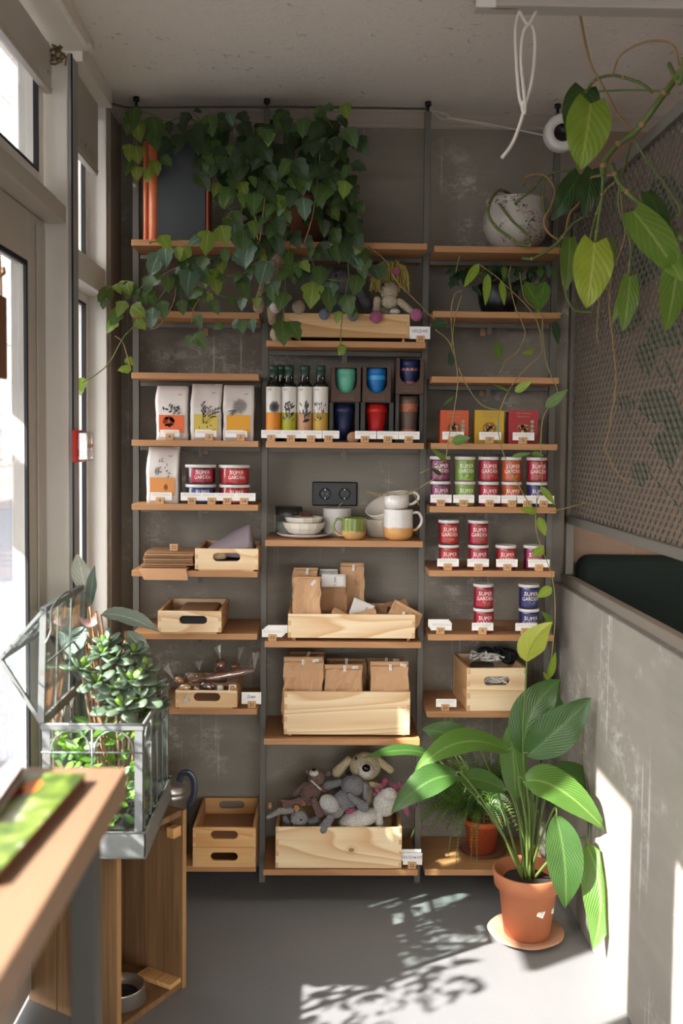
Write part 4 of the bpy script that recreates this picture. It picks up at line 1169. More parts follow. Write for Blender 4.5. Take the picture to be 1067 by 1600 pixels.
bottle(476, 3.455, 'b98a68', 2, 'oil bottle with pink brown label and leaf drawing')
bottle(500.5, 3.455, 'b8953c', 3, 'oil bottle with mustard label and flax drawing')
bottle(441, 3.56, '9fa023', 1, 'oil bottle standing behind the orange and lime labelled ones')

# ================================================================== TRAVEL CUPS IN CARD BOXES
m_cardbox = plain('card_box_brown', '4f3c33', .7, var=.05)
m_cardbox2 = plain('card_box_slate', '3c3a36', .7, var=.05)
def cupbox(pxl, pxr, pyt, zb, Y, d, kind, cupcol, label, wtop=False, band=None):
    a, c = at(pxl, pyt, Y=Y), at(pxr, pyt, Y=Y)
    w = c.x - a.x; h = (a.z + c.z) / 2 - zb
    t = thing('travel_cup_box', ((a.x + c.x) / 2, Y, zb), label, 'boxed cup', 'travel cups in card boxes')
    mt = m_cardbox if kind == 'round' else m_cardbox2
    b = MB()
    if kind == 'round':      # front with a tall U window open to the top
        cw = w * .36; zw = h * .27; n = 14
        U = [(-cw, h)] + [(-cw * math.cos(PI * i / n), zw + cw * 1.0 * (1 - math.sin(PI * i / n)) ) for i in range(n + 1)] + [(cw, h)]
        vs = []; fs = []
        O = [(-w / 2, h)] + [(-w / 2 + w * i / n, 0) for i in range(n + 1)] + [(w / 2, h)]
        m = len(U)
        vs = [(x_, 0, z_) for x_, z_ in U] + [(x_, 0, z_) for x_, z_ in O]
        fs = [(i, m + i, m + i + 1, i + 1) for i in range(m - 1)]
        b.add(vs, fs)
    else:
        b.box(-w / 2, -w * .36, 0, .002, 0, h); b.box(w * .36, w / 2, 0, .002, 0, h); b.box(-w * .36, w * .36, 0, .002, 0, h * .04)
    b.box(-w / 2, -w / 2 + .0015, 0, d, 0, h); b.box(w / 2 - .0015, w / 2, 0, d, 0, h); b.box(-w / 2, w / 2, d - .002, d, 0, h); b.box(-w / 2, w / 2, 0, d, 0, .0015)
    if kind != 'open': b.box(-w / 2, w / 2, .012, d, h - .0015, h)
    bx = b.build('card_box', mt, t)
    if kind == 'round':
        b = MB(); put_text(b, 'BAMBOO FIBRE', h * .095, lambda x_, z_: Vector((x_, -.0008, h * .10 + z_)), sx=.72)
        put_text(b, 'BIODEGRADABLE MUG', h * .06, lambda x_, z_: Vector((x_, -.0008, h * .19 + z_)), sx=.72)
        b.build('box_text', plain('box_text_tan', '7d5a45', .7), bx)
    # cup
    r = w * .345; b = MB(); z0 = h * (.21 if kind == 'round' else .03); H = h * .97
    if kind == 'round': prof = [(0, z0), (r * .62, z0), (r * .80, z0 + (H - z0) * .12), (r * .97, z0 + (H - z0) * .55), (r * 1.0, z0 + (H - z0) * .78), (r * 1.03, z0 + (H - z0) * .79), (r * 1.03, z0 + (H - z0) * .92), (r * .97, H), (0, H)]
    elif kind == 'taper': prof = [(0, z0), (r * .58, z0), (r * .76, z0 + (H - z0) * .4), (r * .93, z0 + (H - z0) * .76), (r * 1.05, z0 + (H - z0) * .80), (r * 1.03, z0 + (H - z0) * .85), (r * .82, H), (0, H)]
    else: prof = [(0, z0), (r * .66, z0), (r * .86, z0 + (H - z0) * .25), (r * 1.0, z0 + (H - z0) * .8), (r * 1.08, z0 + (H - z0) * .86), (r * 1.05, H), (0, H)]
    M = Matrix.Translation((0, r * 1.12 + .004, 0))
    b.lathe(prof, 32, 0, M); cp = b.build('cup', plain('cup_' + cupcol, cupcol, .4), t)
    def ringband(za, zb_, mat, nm, off=.0006, zig=False):
        b = MB()
        def rad(z_):
            for (r0, a0), (r1, a1) in zip(prof, prof[1:]):
                if a0 <= z_ <= a1 and a1 > a0: return r0 + (r1 - r0) * (z_ - a0) / (a1 - a0)
            return r
        if zig:
            cy = r * 1.12 + .004
            def wr(x_, z_): q = -PI / 2 + x_ / r; ra = rad(z_) + off; return Vector((ra * math.cos(q), cy + ra * math.sin(q), z_))
            for k in range(9):
                x0 = -.036 + k * .008
                stroke(b, [(x0, za), (x0 + .004, zb_), (x0 + .008, za)], .0032, wr, k % 2)
        else: b.lathe([(rad(za + (zb_ - za) * i / 4) + off, za + (zb_ - za) * i / 4) for i in range(5)], 32, 0, M)
        b.build(nm, mat, cp)
    hh = H - z0
    if band == 'blue': ringband(z0 + hh * .58, z0 + hh * .74, plain('cup_lightblue', '3aa2dc', .4), 'silicone_band')
    if band == 'teal': ringband(z0 + .001, z0 + hh * .14, plain('cup_teal_dark', '3fae90', .4), 'silicone_band')
    if band == 'zig':
        ringband(z0 + hh * .60, z0 + hh * .70, [plain('zig_coral', 'c65a50', .5), plain('zig_cream', 'd8b49a', .5)], 'zigzag_band', .001, True)
        ringband(z0 + hh * .10, z0 + hh * .22, [plain('zig_coral', 'c65a50', .5), plain('zig_cream', 'd8b49a', .5)], 'zigzag_band', .001, True)
    if band == 'marble':
        mm = wood('cup_marble', 'c07a56', 'a45c3a', '6c4a3c', 3, 0, .5, strength=1.2, rings=14)
        ringband(z0 + hh * .66, z0 + hh * .84, mm, 'marbled_band'); ringband(z0 + .002, z0 + hh * .28, mm, 'marbled_band')
z6 = SHELF['M690']
yc_ = 3.45
cupbox(514, 561.5, 629, z6, yc_, .085, 'taper', '1f2545', 'navy tapered travel cup in an open card box, lower row')
cupbox(563, 615.5, 629, z6, yc_, .085, 'taper', 'b5201d', 'red tapered travel cup in an open card box, lower row')
cupbox(617.5, 662, 617, z6, yc_, .085, 'open', '5f4a42', 'brown travel cup with marbled bands, lower row right', band='marble')
zt1 = at(540, 629, Y=yc_).z + .001
cupbox(517, 564.5, 574, zt1, yc_, .085, 'round', '63b094', 'mint green travel cup in a brown card box, upper row', band='teal')
cupbox(566, 611.5, 573.5, zt1, yc_, .085, 'round', '1b6fb4', 'bright blue travel cup in a brown card box, upper row', band='blue')
cupbox(618.5, 663, 560, at(640, 617, Y=yc_).z + .001, yc_, .085, 'round', '1c2450', 'navy travel cup with zigzag bands in the topmost card box', band='zig')
tag(MB().lathe([(0, .0), (.018, .0), (.02, .004), (.02, .010), (0, .012)], 24, 0, Matrix.Translation((at(551, 685, Y=3.435).x, 3.430, z6 + .016)) @ Matrix.Rotation(PI / 2, 4, 'X')).build('wooden_disc', m_kraft2), 'round brown disc leaning between the price tags below the navy cup', 'disc')

# ================================================================== TEA BOXES
def teabox(pxl, pxr, c1, c2, label):
    Y = 3.46; z = SHELF['R693']; a, c = at(pxl, 641, Y=Y), at(pxr, 641, Y=Y)
    w = c.x - a.x; h = (a.z + c.z) / 2 - z
    t = thing('tea_box', ((a.x + c.x) / 2, Y, z), label, 'box', 'tea boxes on the right shelf')
    b = MB(); b.box(-w / 2, w / 2, 0, .05, 0, h); b.build('carton', [plain('tea_' + c1, c1, .5, var=.08)], t, bevel=.0008)
    b = MB(); f = lambda x_, z_: Vector((x_, -.0006, z_))
    cx, cz = .0, h * .46; random.seed(int(pxl))
    for k in range(60):
        a_ = random.uniform(0, 6.28); rr = random.uniform(0, .017); blade(b, cx + math.cos(a_) * rr, cz + math.sin(a_) * rr * .8, random.uniform(0, 6.28), .008, .0035, f, random.choice((0, 1, 2)))
    for k in range(26):
        a_ = 2 * PI * k / 26; blade(b, cx + math.cos(a_) * .017, cz + math.sin(a_) * .014, a_, .008, .004, f, 1)
    b.build('herb_print', [plain('herb_dark', '3a2a1c', .7), plain('herb_mid', c2, .7), plain('herb_light', 'd8cba8', .7)], t)
    b = MB(); put_text(b, 'ЧАЙ ТРАВЯНОЙ', .0085, lambda x_, z_: f(x_, h * .90 + z_), sx=.8); put_text(b, 'Витаминный', .009, lambda x_, z_: f(x_, h * .81 + z_), sx=.8)
    b.build('title', plain('tea_title', '8f9a72', .7), t)
    b = MB()
    for k in range(3):
        cx2, cz2 = w * .30, h * (.66 - k * .13)
        b.add([f(cx2, cz2) - Vector((0, .0003, 0))] + [f(cx2 + .0062 * math.cos(2 * PI * i / 14), cz2 + .0062 * math.sin(2 * PI * i / 14)) - Vector((0, .0003, 0)) for i in range(14)], [(0, i + 1, (i + 1) % 14 + 1) for i in range(14)])
    b.build('badge', plain('tea_badge', '7fa08c', .7), t)
teabox(688, 732.5, 'c2502a', '8a5a2c', 'orange tea box with herb picture, first of the three')
teabox(742, 788, 'c09a2a', '7a6428', 'yellow tea box with herb picture, middle of the three')
teabox(795, 841, 'a02c30', '6e4030', 'crimson tea box with herb picture, last of the three')

# ================================================================== CROCKERY
zc0 = SHELF['M845']
def X_(px, Y, py=830): return at(px, py, Y=Y).x
def crock(name, x, Y, z, label, cat): return thing(name, (x, Y, z), label, cat)
def shell(prof, th=.003):
    """closed profile: outside up, inside down"""
    return prof + [(max(r - th, 0), z + (th if r - th <= 0.001 or i == 0 else 0)) for i, (r, z) in reversed(list(enumerate(prof)))]
def wob(q, z): return .012 * math.sin(q * 3 + z * 40) + .006 * math.sin(q * 7)
Yp = 3.52
t = crock('plate', X_(475, Yp), Yp, zc0, 'white oval plate under the two stacked bowls', 'plate')
MB().lathe([(0, 0), (.055, 0), (.085, .006), (.0975, .013), (.0985, .015), (.095, .015), (.06, .006), (0, .005)], 48, wob=wob).build('plate_body', plain('ceramic_pinkish', 'cfc3bb', .3, coat=.3), t)
xb_ = X_(474.5, Yp)
t = crock('bowl', xb_, Yp, zc0 + .0065, 'cream faceted bowl on the plate, lower of the stack', 'bowl')
MB().lathe([(0, .0), (.035, 0), (.055, .010), (.070, .028), (.0765, .046), (.0765, .0475), (.073, .047), (.066, .028), (.050, .012), (0, .006)], 14, smooth=False, wob=wob).build('bowl_body', m_cer, t, bevel=.0008)
t = crock('bowl', xb_ - .001, Yp, zc0 + .035, 'cream faceted bowl nested in the lower one', 'bowl')
MB().lathe([(0, .0), (.035, 0), (.052, .010), (.062, .022), (.068, .036), (.0685, .0375), (.065, .037), (.058, .022), (.046, .012), (0, .006)], 12, smooth=False, wob=wob).build('bowl_body', m_cer, t, bevel=.0008)
Yg = 3.60
t = crock('glass_jar', X_(451, Yg), Yg, zc0, 'glass jar half filled with grey powder behind the bowls', 'jar')
hj = at(450, 793, Y=Yg - .04).z - zc0
MB().lathe([(0, 0), (.046, 0), (.048, .004), (.048, hj), (.045, hj), (.045, .004)], 32).build('jar_glass', m_glass_t, t)
MB().lathe([(0, .005), (.044, .005), (.044, hj * .5), (0, hj * .52)], 32).build('jar_filling', plain('powder_grey', '8a8380', .9), t)
MB().lathe([(.0485, hj * .72), (.0485, hj + .001), (0.044, hj + .001), (0, hj - .004)], 32).build('jar_lid', plain('jar_lid_dark', '2c2826', .3), t)
b = MB(); random.seed(3)
for k in range(22): leaf(b, (X_(470 + k * .9, 3.56, 800), 3.56, zc0 + .070), (X_(466 + random.uniform(0, 22), 3.55, 800), 3.55 + random.uniform(-.02, .02), zc0 + .080 + random.uniform(0, .012)), .006)
tag(b.build('dried_petals', plain('petals_dry', '6e4636', .9)), 'dried reddish brown petals heaped behind the stacked bowls', 'dried flowers', kind='stuff')
Ys = 3.59
t = crock('lidded_jar', X_(526.5, Ys), Ys, zc0, 'white glazed jar below the wall socket', 'jar')
hj = at(526, 794, Y=Ys - .05).z - zc0
MB().lathe([(0, 0), (.042, 0), (.050, .012), (.053, .035), (.051, hj - .014), (.0525, hj - .008), (.0525, hj - .004), (.048, hj - .002), (0, hj)], 40).build('jar_body', m_cerw, t)
tag(MB().tube(bez([at(527, 795, Y=3.57), at(531, 789, Y=3.57), at(536, 785, Y=3.575)]), .0012, 6).build('twig', plain('twig_pale', 'b6a58c', .8)), 'short pale twig on the lid of the white jar', 'twig')
def glaze(name, top, bot, zmix, wobk=1, speck=None):
    n = N(name); v = n.obj(); tc = n.new('ShaderNodeTexCoord'); sp = n.new('ShaderNodeSeparateXYZ'); n.link(tc.outputs['Object'], sp.inputs[0])
    nz = n.noise(n.obj((1, 1, .4)), 40, 3); mu = n.new('ShaderNodeMath', operation='MULTIPLY_ADD'); n.link(nz, mu.inputs[0]); mu.inputs[1].default_value = .012 * wobk; n.link(sp.outputs[2], mu.inputs[2])
    r = n.new('ShaderNodeMapRange'); n.link(mu.outputs[0], r.inputs[0]); r.inputs[1].default_value = zmix; r.inputs[2].default_value = zmix + .006
    bb = n.mix(n.noise(v, 60, 4), hexc(bot), tuple(x * .75 for x in hexc(bot)[:3]) + (1,))
    tt = n.mix(n.ramp(n.noise(v, 260, 2), [(.62, 0.0), (.70, 1.0)]), hexc(top), hexc(speck or top))
    n.col(n.mix(r.outputs[0], bb, tt)); n.set(.2, 0, .5); n.b.inputs['Coat Weight'].default_value = .4
    return n.m
def cup_handle(b, x0, z0, z1, out, r, side=1):
    pts = [(side * x0, 0, z1), (side * (x0 + out * .6), 0, z1 + .002), (side * (x0 + out), 0, z1 - (z1 - z0) * .3), (side * (x0 + out * .92), 0, z1 - (z1 - z0) * .65), (side * (x0 + out * .4), 0, z0 + .001), (side * (x0 - .002), 0, z0)]
    b.tube(bez(pts, 5), r, 10)
Yc = 3.455
t = crock('mug', X_(552.5, Yc), Yc, zc0, 'squat green glazed mug with tan base and left handle', 'mug')
hc = at(552, 810, Y=Yc - .04).z - zc0; gm = glaze('glaze_green', '6d7a34', 'c99e66', hc * .48, 1.6, '4d5c22')
MB().lathe([(0, 0), (.026, 0), (.034, .006), (.041, .018), (.0425, .032), (.041, hc - .006), (.0415, hc), (.0385, hc), (.038, .018), (.02, .007), (0, .006)], 40).build('mug_body', gm, t)
b = MB(); cup_handle(b, .040, .014, hc - .008, .030, .0042, -1); b.build('handle', gm, t)
Ym = 3.455
mg = glaze('glaze_white_tan', 'd3cec8', 'd39c5c', .048, 1, '8f8880')
xm = X_(622, Ym); h1 = at(622, 796.5, Y=Ym - .045).z - zc0
t = crock('mug', xm, Ym, zc0, 'speckled white mug with honey brown base, under the other mug', 'mug')
MB().lathe([(0, 0), (.034, 0), (.042, .006), (.050, .014), (.0515, .03), (.050, h1 - .006), (.0505, h1), (.047, h1), (.047, .016), (.03, .008), (0, .007)], 44).build('mug_body', mg, t)
b = MB(); cup_handle(b, .049, .035, h1 - .014, .032, .0052, 1); b.build('handle', mg, t)
mg2 = glaze('glaze_white', 'd3cec8', 'cfa06a', .004, .6, '9f9890')
t = crock('mug', X_(620, Ym), Ym, zc0 + h1 + .001, 'speckled white mug tilted on top of the brown based mug', 'mug')
h2_ = .058
MB().lathe([(0, 0), (.034, 0), (.040, .004), (.0435, .018), (.0445, h2_), (.041, h2_), (.040, .010), (0, .007)], 44).build('mug_body', mg2, t)
b = MB(); cup_handle(b, .042, .012, h2_ - .008, .034, .0052, 1); b.build('handle', mg2, t)
t.rotation_euler = (R(4), R(-5), 0)
Yw = 3.57
t = crock('bowl', X_(598, Yw), Yw, zc0, 'textured cream bowl behind the mugs, upright one', 'bowl')
MB().lathe([(0, 0), (.048, 0), (.055, .006), (.066, .030), (.073, .062), (.0735, .064), (.070, .064), (.062, .030), (.05, .010), (0, .007)], 40, wob=wob).build('bowl_body', plain('ceramic_textured', 'c9bfac', .5, bump=.5, bscale=160), t)
t = crock('bowl', X_(607, Yw), Yw - .005, zc0 + .064, 'cream bowl tilted on its side on the textured bowl', 'bowl')
MB().lathe([(0, 0), (.03, 0), (.05, .010), (.066, .030), (.077, .058), (.0775, .060), (.074, .060), (.062, .030), (.045, .013), (0, .007)], 40, wob=wob).build('bowl_body', m_cer, t)
t.rotation_euler = (R(20), R(-24), 0); t.location.x += .008; t.location.z += .004

# ================================================================== SWEETS
m_candy = plain('pastry_brown', '8a4a26', .35, var=.35, bump=.5, bscale=40, coat=.5)
m_candy2 = plain('pastry_gold', 'b8803e', .4, var=.3, bump=.4, bscale=60, coat=.4)
def tail(b, p, dirv, L, W, seed, mi=0):
    random.seed(seed); d = Vector(dirv).normalized(); s = d.orthogonal().normalized(); u = d.cross(s)
    n = 10; vs = []; fs = []
    for i in range(5):
        t_ = i / 4
        for k in range(n):
            q = 2 * PI * k / n
            r = W * (.08 + .92 * t_) * (.75 + .35 * math.sin(k * 2.7 + seed) + random.uniform(-.15, .15))
            vs.append(Vector(p) + d * (L * t_ + random.uniform(-.003, .003)) + s * math.cos(q) * r + u * math.sin(q) * r * .35)
    for i in range(4):
        for k in range(n): fs.append((i * n + k, i * n + (k + 1) % n, (i + 1) * n + (k + 1) % n, (i + 1) * n + k))
    b.add(vs, fs, mi, False)
def sweet(label, a, b_, r, mat, tails, tw=True):
    A, Bp = at(a[0], a[1], Y=a[2]), at(b_[0], b_[1], Y=b_[2])
    t = thing('wrapped_sweet', (A + Bp) / 2, label, 'sweet', 'sweets in clear wrappers')
    b = MB(); n = 14
    for ph in ((0, PI) if tw else (0,)):
        pts = []; rs = []
        D = (Bp - A); s = D.orthogonal().normalized(); u = D.normalized().cross(s)
        for i in range(n + 1):
            k = i / n; q = k * 9 + ph
            off = (s * math.cos(q) + u * math.sin(q)) * r * (.45 if tw else 0)
            pts.append(A + D * k + off); rs.append(r * (.75 if tw else 1) * max(math.sin(PI * (k * .86 + .07)), .25))
        b.tube(pts, rs, 10)
    b.build('pastry', mat, t, True)
    b = MB()
    b.tube([A + D * k for k in (0, .2, .5, .8, 1)] , [r * .7, r * 1.35, r * 1.5, r * 1.35, r * .7], 10, caps=False, mi=1)
    for (px, py, Y, dx, dz, L, W) in tails: tail(b, at(px, py, Y=Y), (dx, -.1, dz), L, W, int(px))
    b.build('wrapper', [m_film, m_film2], t, True)
sweet('long twisted pastry stick lying across the sweets box', (300, 1064, 3.47), (396, 1047, 3.50), .013, m_candy, [(397, 1047, 3.50, .1, 1, .065, .016)])
sweet('brown upright candied stick with a wrapper tuft, back of the sweets box', (343, 1050, 3.56), (346, 1030, 3.56), .016, m_candy, [(344, 1028, 3.56, -.2, 1, .045, .024)])
sweet('brown candied stick with tall clear tuft, back right of the sweets box', (364, 1048, 3.57), (372, 1036, 3.57), .015, m_candy, [(372, 1034, 3.57, .2, 1, .055, .014)])
sweet('brown pastry hidden at the back left of the sweets box', (303, 1062, 3.56), (322, 1056, 3.56), .014, m_candy2, [(311, 1048, 3.56, 0, 1, .035, .018)])
sweet('golden sweet hanging over the left edge of the sweets box', (273, 1061, 3.43), (286, 1064, 3.43), .011, m_candy2, [(271, 1060, 3.43, -.6, 1, .05, .013), (292, 1060, 3.43, .5, 1, .018, .018)])
sweet('speckled beige sweet on the front left rim of the sweets box', (280, 1075, 3.41), (298, 1073, 3.41), .011, plain('sweet_beige', 'c99a6a', .4, var=.3, coat=.4), [(292, 1084, 3.38, 0, -1, .028, .020)], False)
sweet('small beige sweet beside the speckled one in the sweets box', (302, 1076, 3.42), (312, 1076, 3.42), .009, m_candy2, [], False)
sweet('dark brown pastry lying low in the middle of the sweets box', (312, 1070, 3.45), (336, 1074, 3.45), .014, plain('pastry_dark', '5c3020', .4, var=.3, coat=.4), [])
for k, (px, py, w_, lab) in enumerate(((343.5, 1076, .022, 'small white and orange snack bar, left one, in the sweets box'), (363, 1075, .028, 'small white snack bar with an orange ring, right one, in the sweets box'))):
    p = at(px, py, Y=3.43); t = thing('snack_bar', p, lab, 'snack', 'snack bars in the sweets box')
    MB().box(-w_ / 2, w_ / 2, 0, .03, -.014, .013).build('bar_wrapper', plain('bar_white', 'cfc8bd', .3), t, bevel=.004)
    b = MB(); b.lathe([(.003, .0), (.008, .0)], 16, 0, Matrix.Translation((0, -.0008, 0)) @ Matrix.Rotation(PI / 2, 4, 'X')) if k else b.box(-w_ * .4, w_ * .4, -.001, -.0005, -.010, -.006)
    b.build('bar_print', plain('bar_orange', 'c8763a', .5), t)
    t.rotation_euler = (R(-20), 0, 0)

# ================================================================== CORDS BOX
t = thing('cord_bundle', (boxG.location.x, 3.5, boxG.location.z + .12), 'heap of white knotted cords in the square pine box', 'cords')
random.seed(11); bx, bz = boxG.location.x, boxG.location.z
def squiggle(cx, cy, cz, rx, ry, rz_, n, r, seed):
    random.seed(seed); pts = []
    q = random.uniform(0, 6)
    for i in range(n):
        q += random.uniform(.7, 1.5)
        pts.append((cx + math.cos(q) * rx * random.uniform(.4, 1), cy + random.uniform(-ry, ry), cz + math.sin(q * 1.3) * rz_ * random.uniform(.3, 1)))
    return bez(pts, 4)
hG = at(776, 1044, Y=3.41).z - bz
b = MB(); b.tube(squiggle(bx + .005, 3.55, bz + hG + .01, .04, .04, .02, 44, .0028, 1), .003, 6); b.tube(squiggle(bx - .05, 3.58, bz + hG + .005, .03, .03, .015, 24, .0028, 2), .003, 6)
b.tube(squiggle(bx + .0, 3.45, bz + hG * .70, .05, .02, .022, 60, .0028, 3), .003, 6)
b.build('white_cords', plain('cord_knot', 'd0cac4', .7), t, True)
t = thing('cord_bundle', (boxG.location.x + .06, 3.55, boxG.location.z + .12), 'black knotted cords bunched behind the white ones', 'cords')
b = MB(); b.ellip((bx + .07, 3.58, bz + hG + .006), (.035, .05, .028)); b.ellip((bx - .01, 3.61, bz + hG + .018), (.03, .03, .016)); b.tube(squiggle(bx + .05, 3.57, bz + hG + .018, .045, .05, .022, 40, .004, 5), .005, 6)
b.build('black_cords', plain('cord_black', '17161a', .8), t, True)

# ================================================================== CROCHETED TOYS
YARN = {}
def yr(h_): 
    if h_ not in YARN: YARN[h_] = yarn('yarn_' + h_, h_)
    return YARN[h_]
m_eye = plain('bead_black', '101012', .2)
def toy(label, ox, oy, sc, Y, parts, cat='crocheted toy', g='crocheted toys'):
    """parts: (name, kind, geometry in crop pixels, depth offset, colour); crop origin ox, oy and scale sc"""
    P = lambda x, y, dy=0: at(ox + x / sc, oy + y / sc, Y=Y + dy)
    mp = Y / F_PX / sc
    first = parts[0][2]
    t = thing('crocheted_toy', P(first[0], first[1]), label, cat, g)
    head = None
    for p in parts:
        name, kind, gm_, dy, colr = p[:5]
        b = MB()
        if kind == 'e':
            x, y, rx, ry = gm_[:4]; rot = Matrix.Rotation(gm_[4], 3, 'Y') if len(gm_) > 4 else None
            rd = gm_[5] if len(gm_) > 5 else (rx + ry) / 2
            b.ellip(P(x, y, dy), (rx * mp, rd * mp, ry * mp), 0, rot)
        elif kind == 'c':
            x0, y0, x1, y1, ra, rb = gm_[:6]; dy2 = gm_[6] if len(gm_) > 6 else dy
            b.capsule(P(x0, y0, dy), P(x1, y1, dy2), ra * mp, rb * mp)
        elif kind == 's':      # strands
            random.seed(4)
            x0, y0, rx, ry, n, L = gm_
            for k in range(n):
                a = PI + PI * k / n + random.uniform(-.1, .1)
                s = P(x0 + random.uniform(-10, 10), y0, dy + random.uniform(-.02, .02))
                e1 = P(x0 + math.cos(a) * rx * random.uniform(.7, 1), y0 + math.sin(a) * ry * random.uniform(.6, 1.1), dy + random.uniform(-.03, .02))
                e2 = P(x0 + math.cos(a) * rx * random.uniform(1, 1.25), y0 + L * random.uniform(.4, 1), dy + random.uniform(-.03, .02))
                b.tube(bez([s, e1, e2], 4), .0019, 5)
        par = t
        if name in ('nose', 'eye', 'muzzle') and head is not None: par = head
        o = b.build(name, m_eye if colr == 'eye' else yr(colr), par, True)
        if name == 'head': head = o
    return t
cr, br, gy, lg, wh, pk = 'cdbb98', '7a5f5a', '858488', '9a9896', 'd8d2ca', 'b5567a'
S2 = (400, 1170, 4.104)
toy('cream crocheted dog with long ears at the top of the toy heap', *S2, 3.56, [
    ('head', 'e', (700, 110, 104, 92), 0, cr), ('muzzle', 'e', (705, 135, 52, 50), -.045, wh), ('nose', 'e', (706, 124, 27, 24), -.072, 'eye'), ('eye', 'e', (641, 62, 9, 9), -.045, 'eye'), ('eye', 'e', (737, 48, 9, 9), -.05, 'eye'),
    ('ear', 'c', (590, 75, 520, 150, 26, 34), -.01, cr), ('ear', 'c', (780, 70, 860, 132, 26, 26), .0, cr), ('body', 'e', (720, 290, 90, 110), .03, cr), ('arm', 'c', (740, 225, 800, 245, 18, 20), -.03, cr)])
toy('brown crocheted bear with cream muzzle leaning back in the toy heap', *S2, 3.50, [
    ('head', 'e', (385, 185, 55, 50), 0, br), ('muzzle', 'e', (370, 155, 32, 22), -.022, wh), ('nose', 'e', (370, 135, 15, 9), -.034, 'eye'), ('ear', 'e', (328, 142, 14, 20), .0, br), ('ear', 'e', (462, 158, 22, 18), 0, br),
    ('body', 'e', (350, 285, 72, 80, .3), .0, br), ('arm', 'c', (320, 225, 248, 285, 18, 22), .0, br), ('arm', 'c', (420, 250, 450, 300, 18, 22), -.0, br), ('leg', 'c', (290, 330, 196, 360, 18, 27), -.045, br), ('leg', 'c', (370, 330, 408, 412, 18, 27), -.06, br),
    ('strap', 'c', (355, 205, 415, 260, 5, 5), -.045, wh)])
toy('grey crocheted animal with black nose, sitting in front of the cream dog', *S2, 3.49, [
    ('head', 'e', (620, 235, 76, 70), 0, gy), ('nose', 'e', (597, 160, 20, 13), -.02, 'eye'), ('ear', 'c', (540, 215, 455, 235, 22, 30), .02, gy), ('arm', 'c', (700, 235, 705, 315, 18, 19), -.01, gy), ('leg', 'c', (600, 300, 690, 370, 18, 33), -.045, gy), ('body', 'e', (590, 330, 60, 60), .0, gy)])
toy('grey and white crocheted animal lying upside down over the box front', *S2, 3.47, [
    ('body', 'e', (490, 370, 85, 72, .6), -.0, lg), ('belly', 'e', (468, 350, 68, 54, .6), -.028, 'c9c6c2'), ('hip', 'e', (555, 330, 60, 68), .0, gy), ('leg', 'c', (478, 440, 432, 512, 24, 36), -.05, gy), ('arm', 'c', (385, 455, 350, 470, 26, 30), -.0, gy)])
toy('small grey crocheted bunny at the left end of the toy heap', *S2, 3.46, [
    ('head', 'e', (275, 445, 58, 56), 0, lg), ('nose', 'e', (288, 456, 10, 5), -.036, 'eye'), ('ear', 'c', (225, 395, 150, 400, 20, 22), -.01, lg), ('ear', 'c', (150, 400, 75, 440, 22, 13), -.01, lg), ('arm', 'c', (185, 440, 215, 500, 16, 20), .0, gy),
    ('bead', 'e', (88, 366, 14, 22), -.0, 'c08a58'), ('bead', 'e', (259, 380, 20, 22), -.03, 'c08a58'), ('bead', 'e', (302, 352, 18, 18), -.01, '9a6a40')])
toy('white crocheted unicorn with pink mane at the right end of the heap', *S2, 3.48, [
    ('head', 'e', (830, 345, 80, 92, .35), 0, wh), ('muzzle', 'e', (855, 290, 50, 42), -.035, wh), ('body', 'e', (660, 445, 140, 60, -.25), -.01, wh), ('leg', 'c', (790, 420, 792, 480, 22, 26), -.03, wh), ('patch', 'e', (602, 400, 36, 24), -.012, pk),
    ('horn', 'c', (955, 370, 975, 425, 22, 8), -.02, pk)] + [('mane', 'e', (x, y, 20, 17), .0, c) for x, y, c in ((828, 208, pk), (815, 232, pk), (865, 228, '8a5468'), (890, 240, pk), (905, 262, '8a5468'), (945, 245, pk), (925, 225, '8a5468'), (780, 262, pk), (1000, 340, '7d5262'), (1015, 362, '7d5262'), (930, 270, pk), (762, 290, '8a5468'))])
S3 = (380, 390, 3.557)
toy('cream crocheted unicorn with yellow yarn mane sitting on the upper tray', *S3, 3.49, [
    ('head', 'e', (812, 235, 50, 55, .25), 0, 'cfc0a4'), ('muzzle', 'e', (812, 292, 44, 38), -.02, 'd6c8ae'), ('eye', 'e', (777, 196, 7, 7), -.035, 'eye'), ('mane', 's', (820, 120, 95, 60, 70, 120), .0, 'cdbb5c'), ('ear', 'e', (850, 122, 26, 20), -.045, 'b3607e'), ('ear', 'e', (708, 132, 12, 20), -.01, 'b3607e'),
    ('body', 'e', (810, 340, 52, 45), .04, 'cfc0a4'), ('arm', 'c', (745, 280, 738, 345, 20, 19), -.02, 'cfc0a4', ), ('hoof', 'e', (739, 374, 35, 35), -.065, 'b8688c'), ('arm', 'c', (870, 290, 940, 350, 20, 19), -.02, 'cfc0a4'), ('hoof', 'e', (964, 364, 34, 34), -.05, 'b8688c'), ('tail', 'e', (843, 344, 28, 16), -.04, wh)])
toy('grey crocheted bunny half hidden by ivy in the upper tray', *S3, 3.53, [
    ('head', 'e', (552, 185, 75, 68), 0, '6e6e70'), ('eye', 'e', (515, 146, 6, 7), -.055, 'eye'), ('eye', 'e', (583, 146, 6, 7), -.055, 'eye'), ('nose', 'e', (550, 212, 9, 5), -.075, 'b3607e'), ('ear', 'c', (490, 120, 452, 190, 18, 24), -.0, '6e6e70'), ('ear', 'c', (620, 190, 690, 310, 20, 30), -.0, '6e6e70'),
    ('body', 'e', (560, 300, 60, 70), .0, '6e6e70'), ('paw', 'e', (450, 360, 29, 30), -.105, '7c8490'), ('paw', 'e', (610, 368, 30, 30), -.105, '7c8490')])
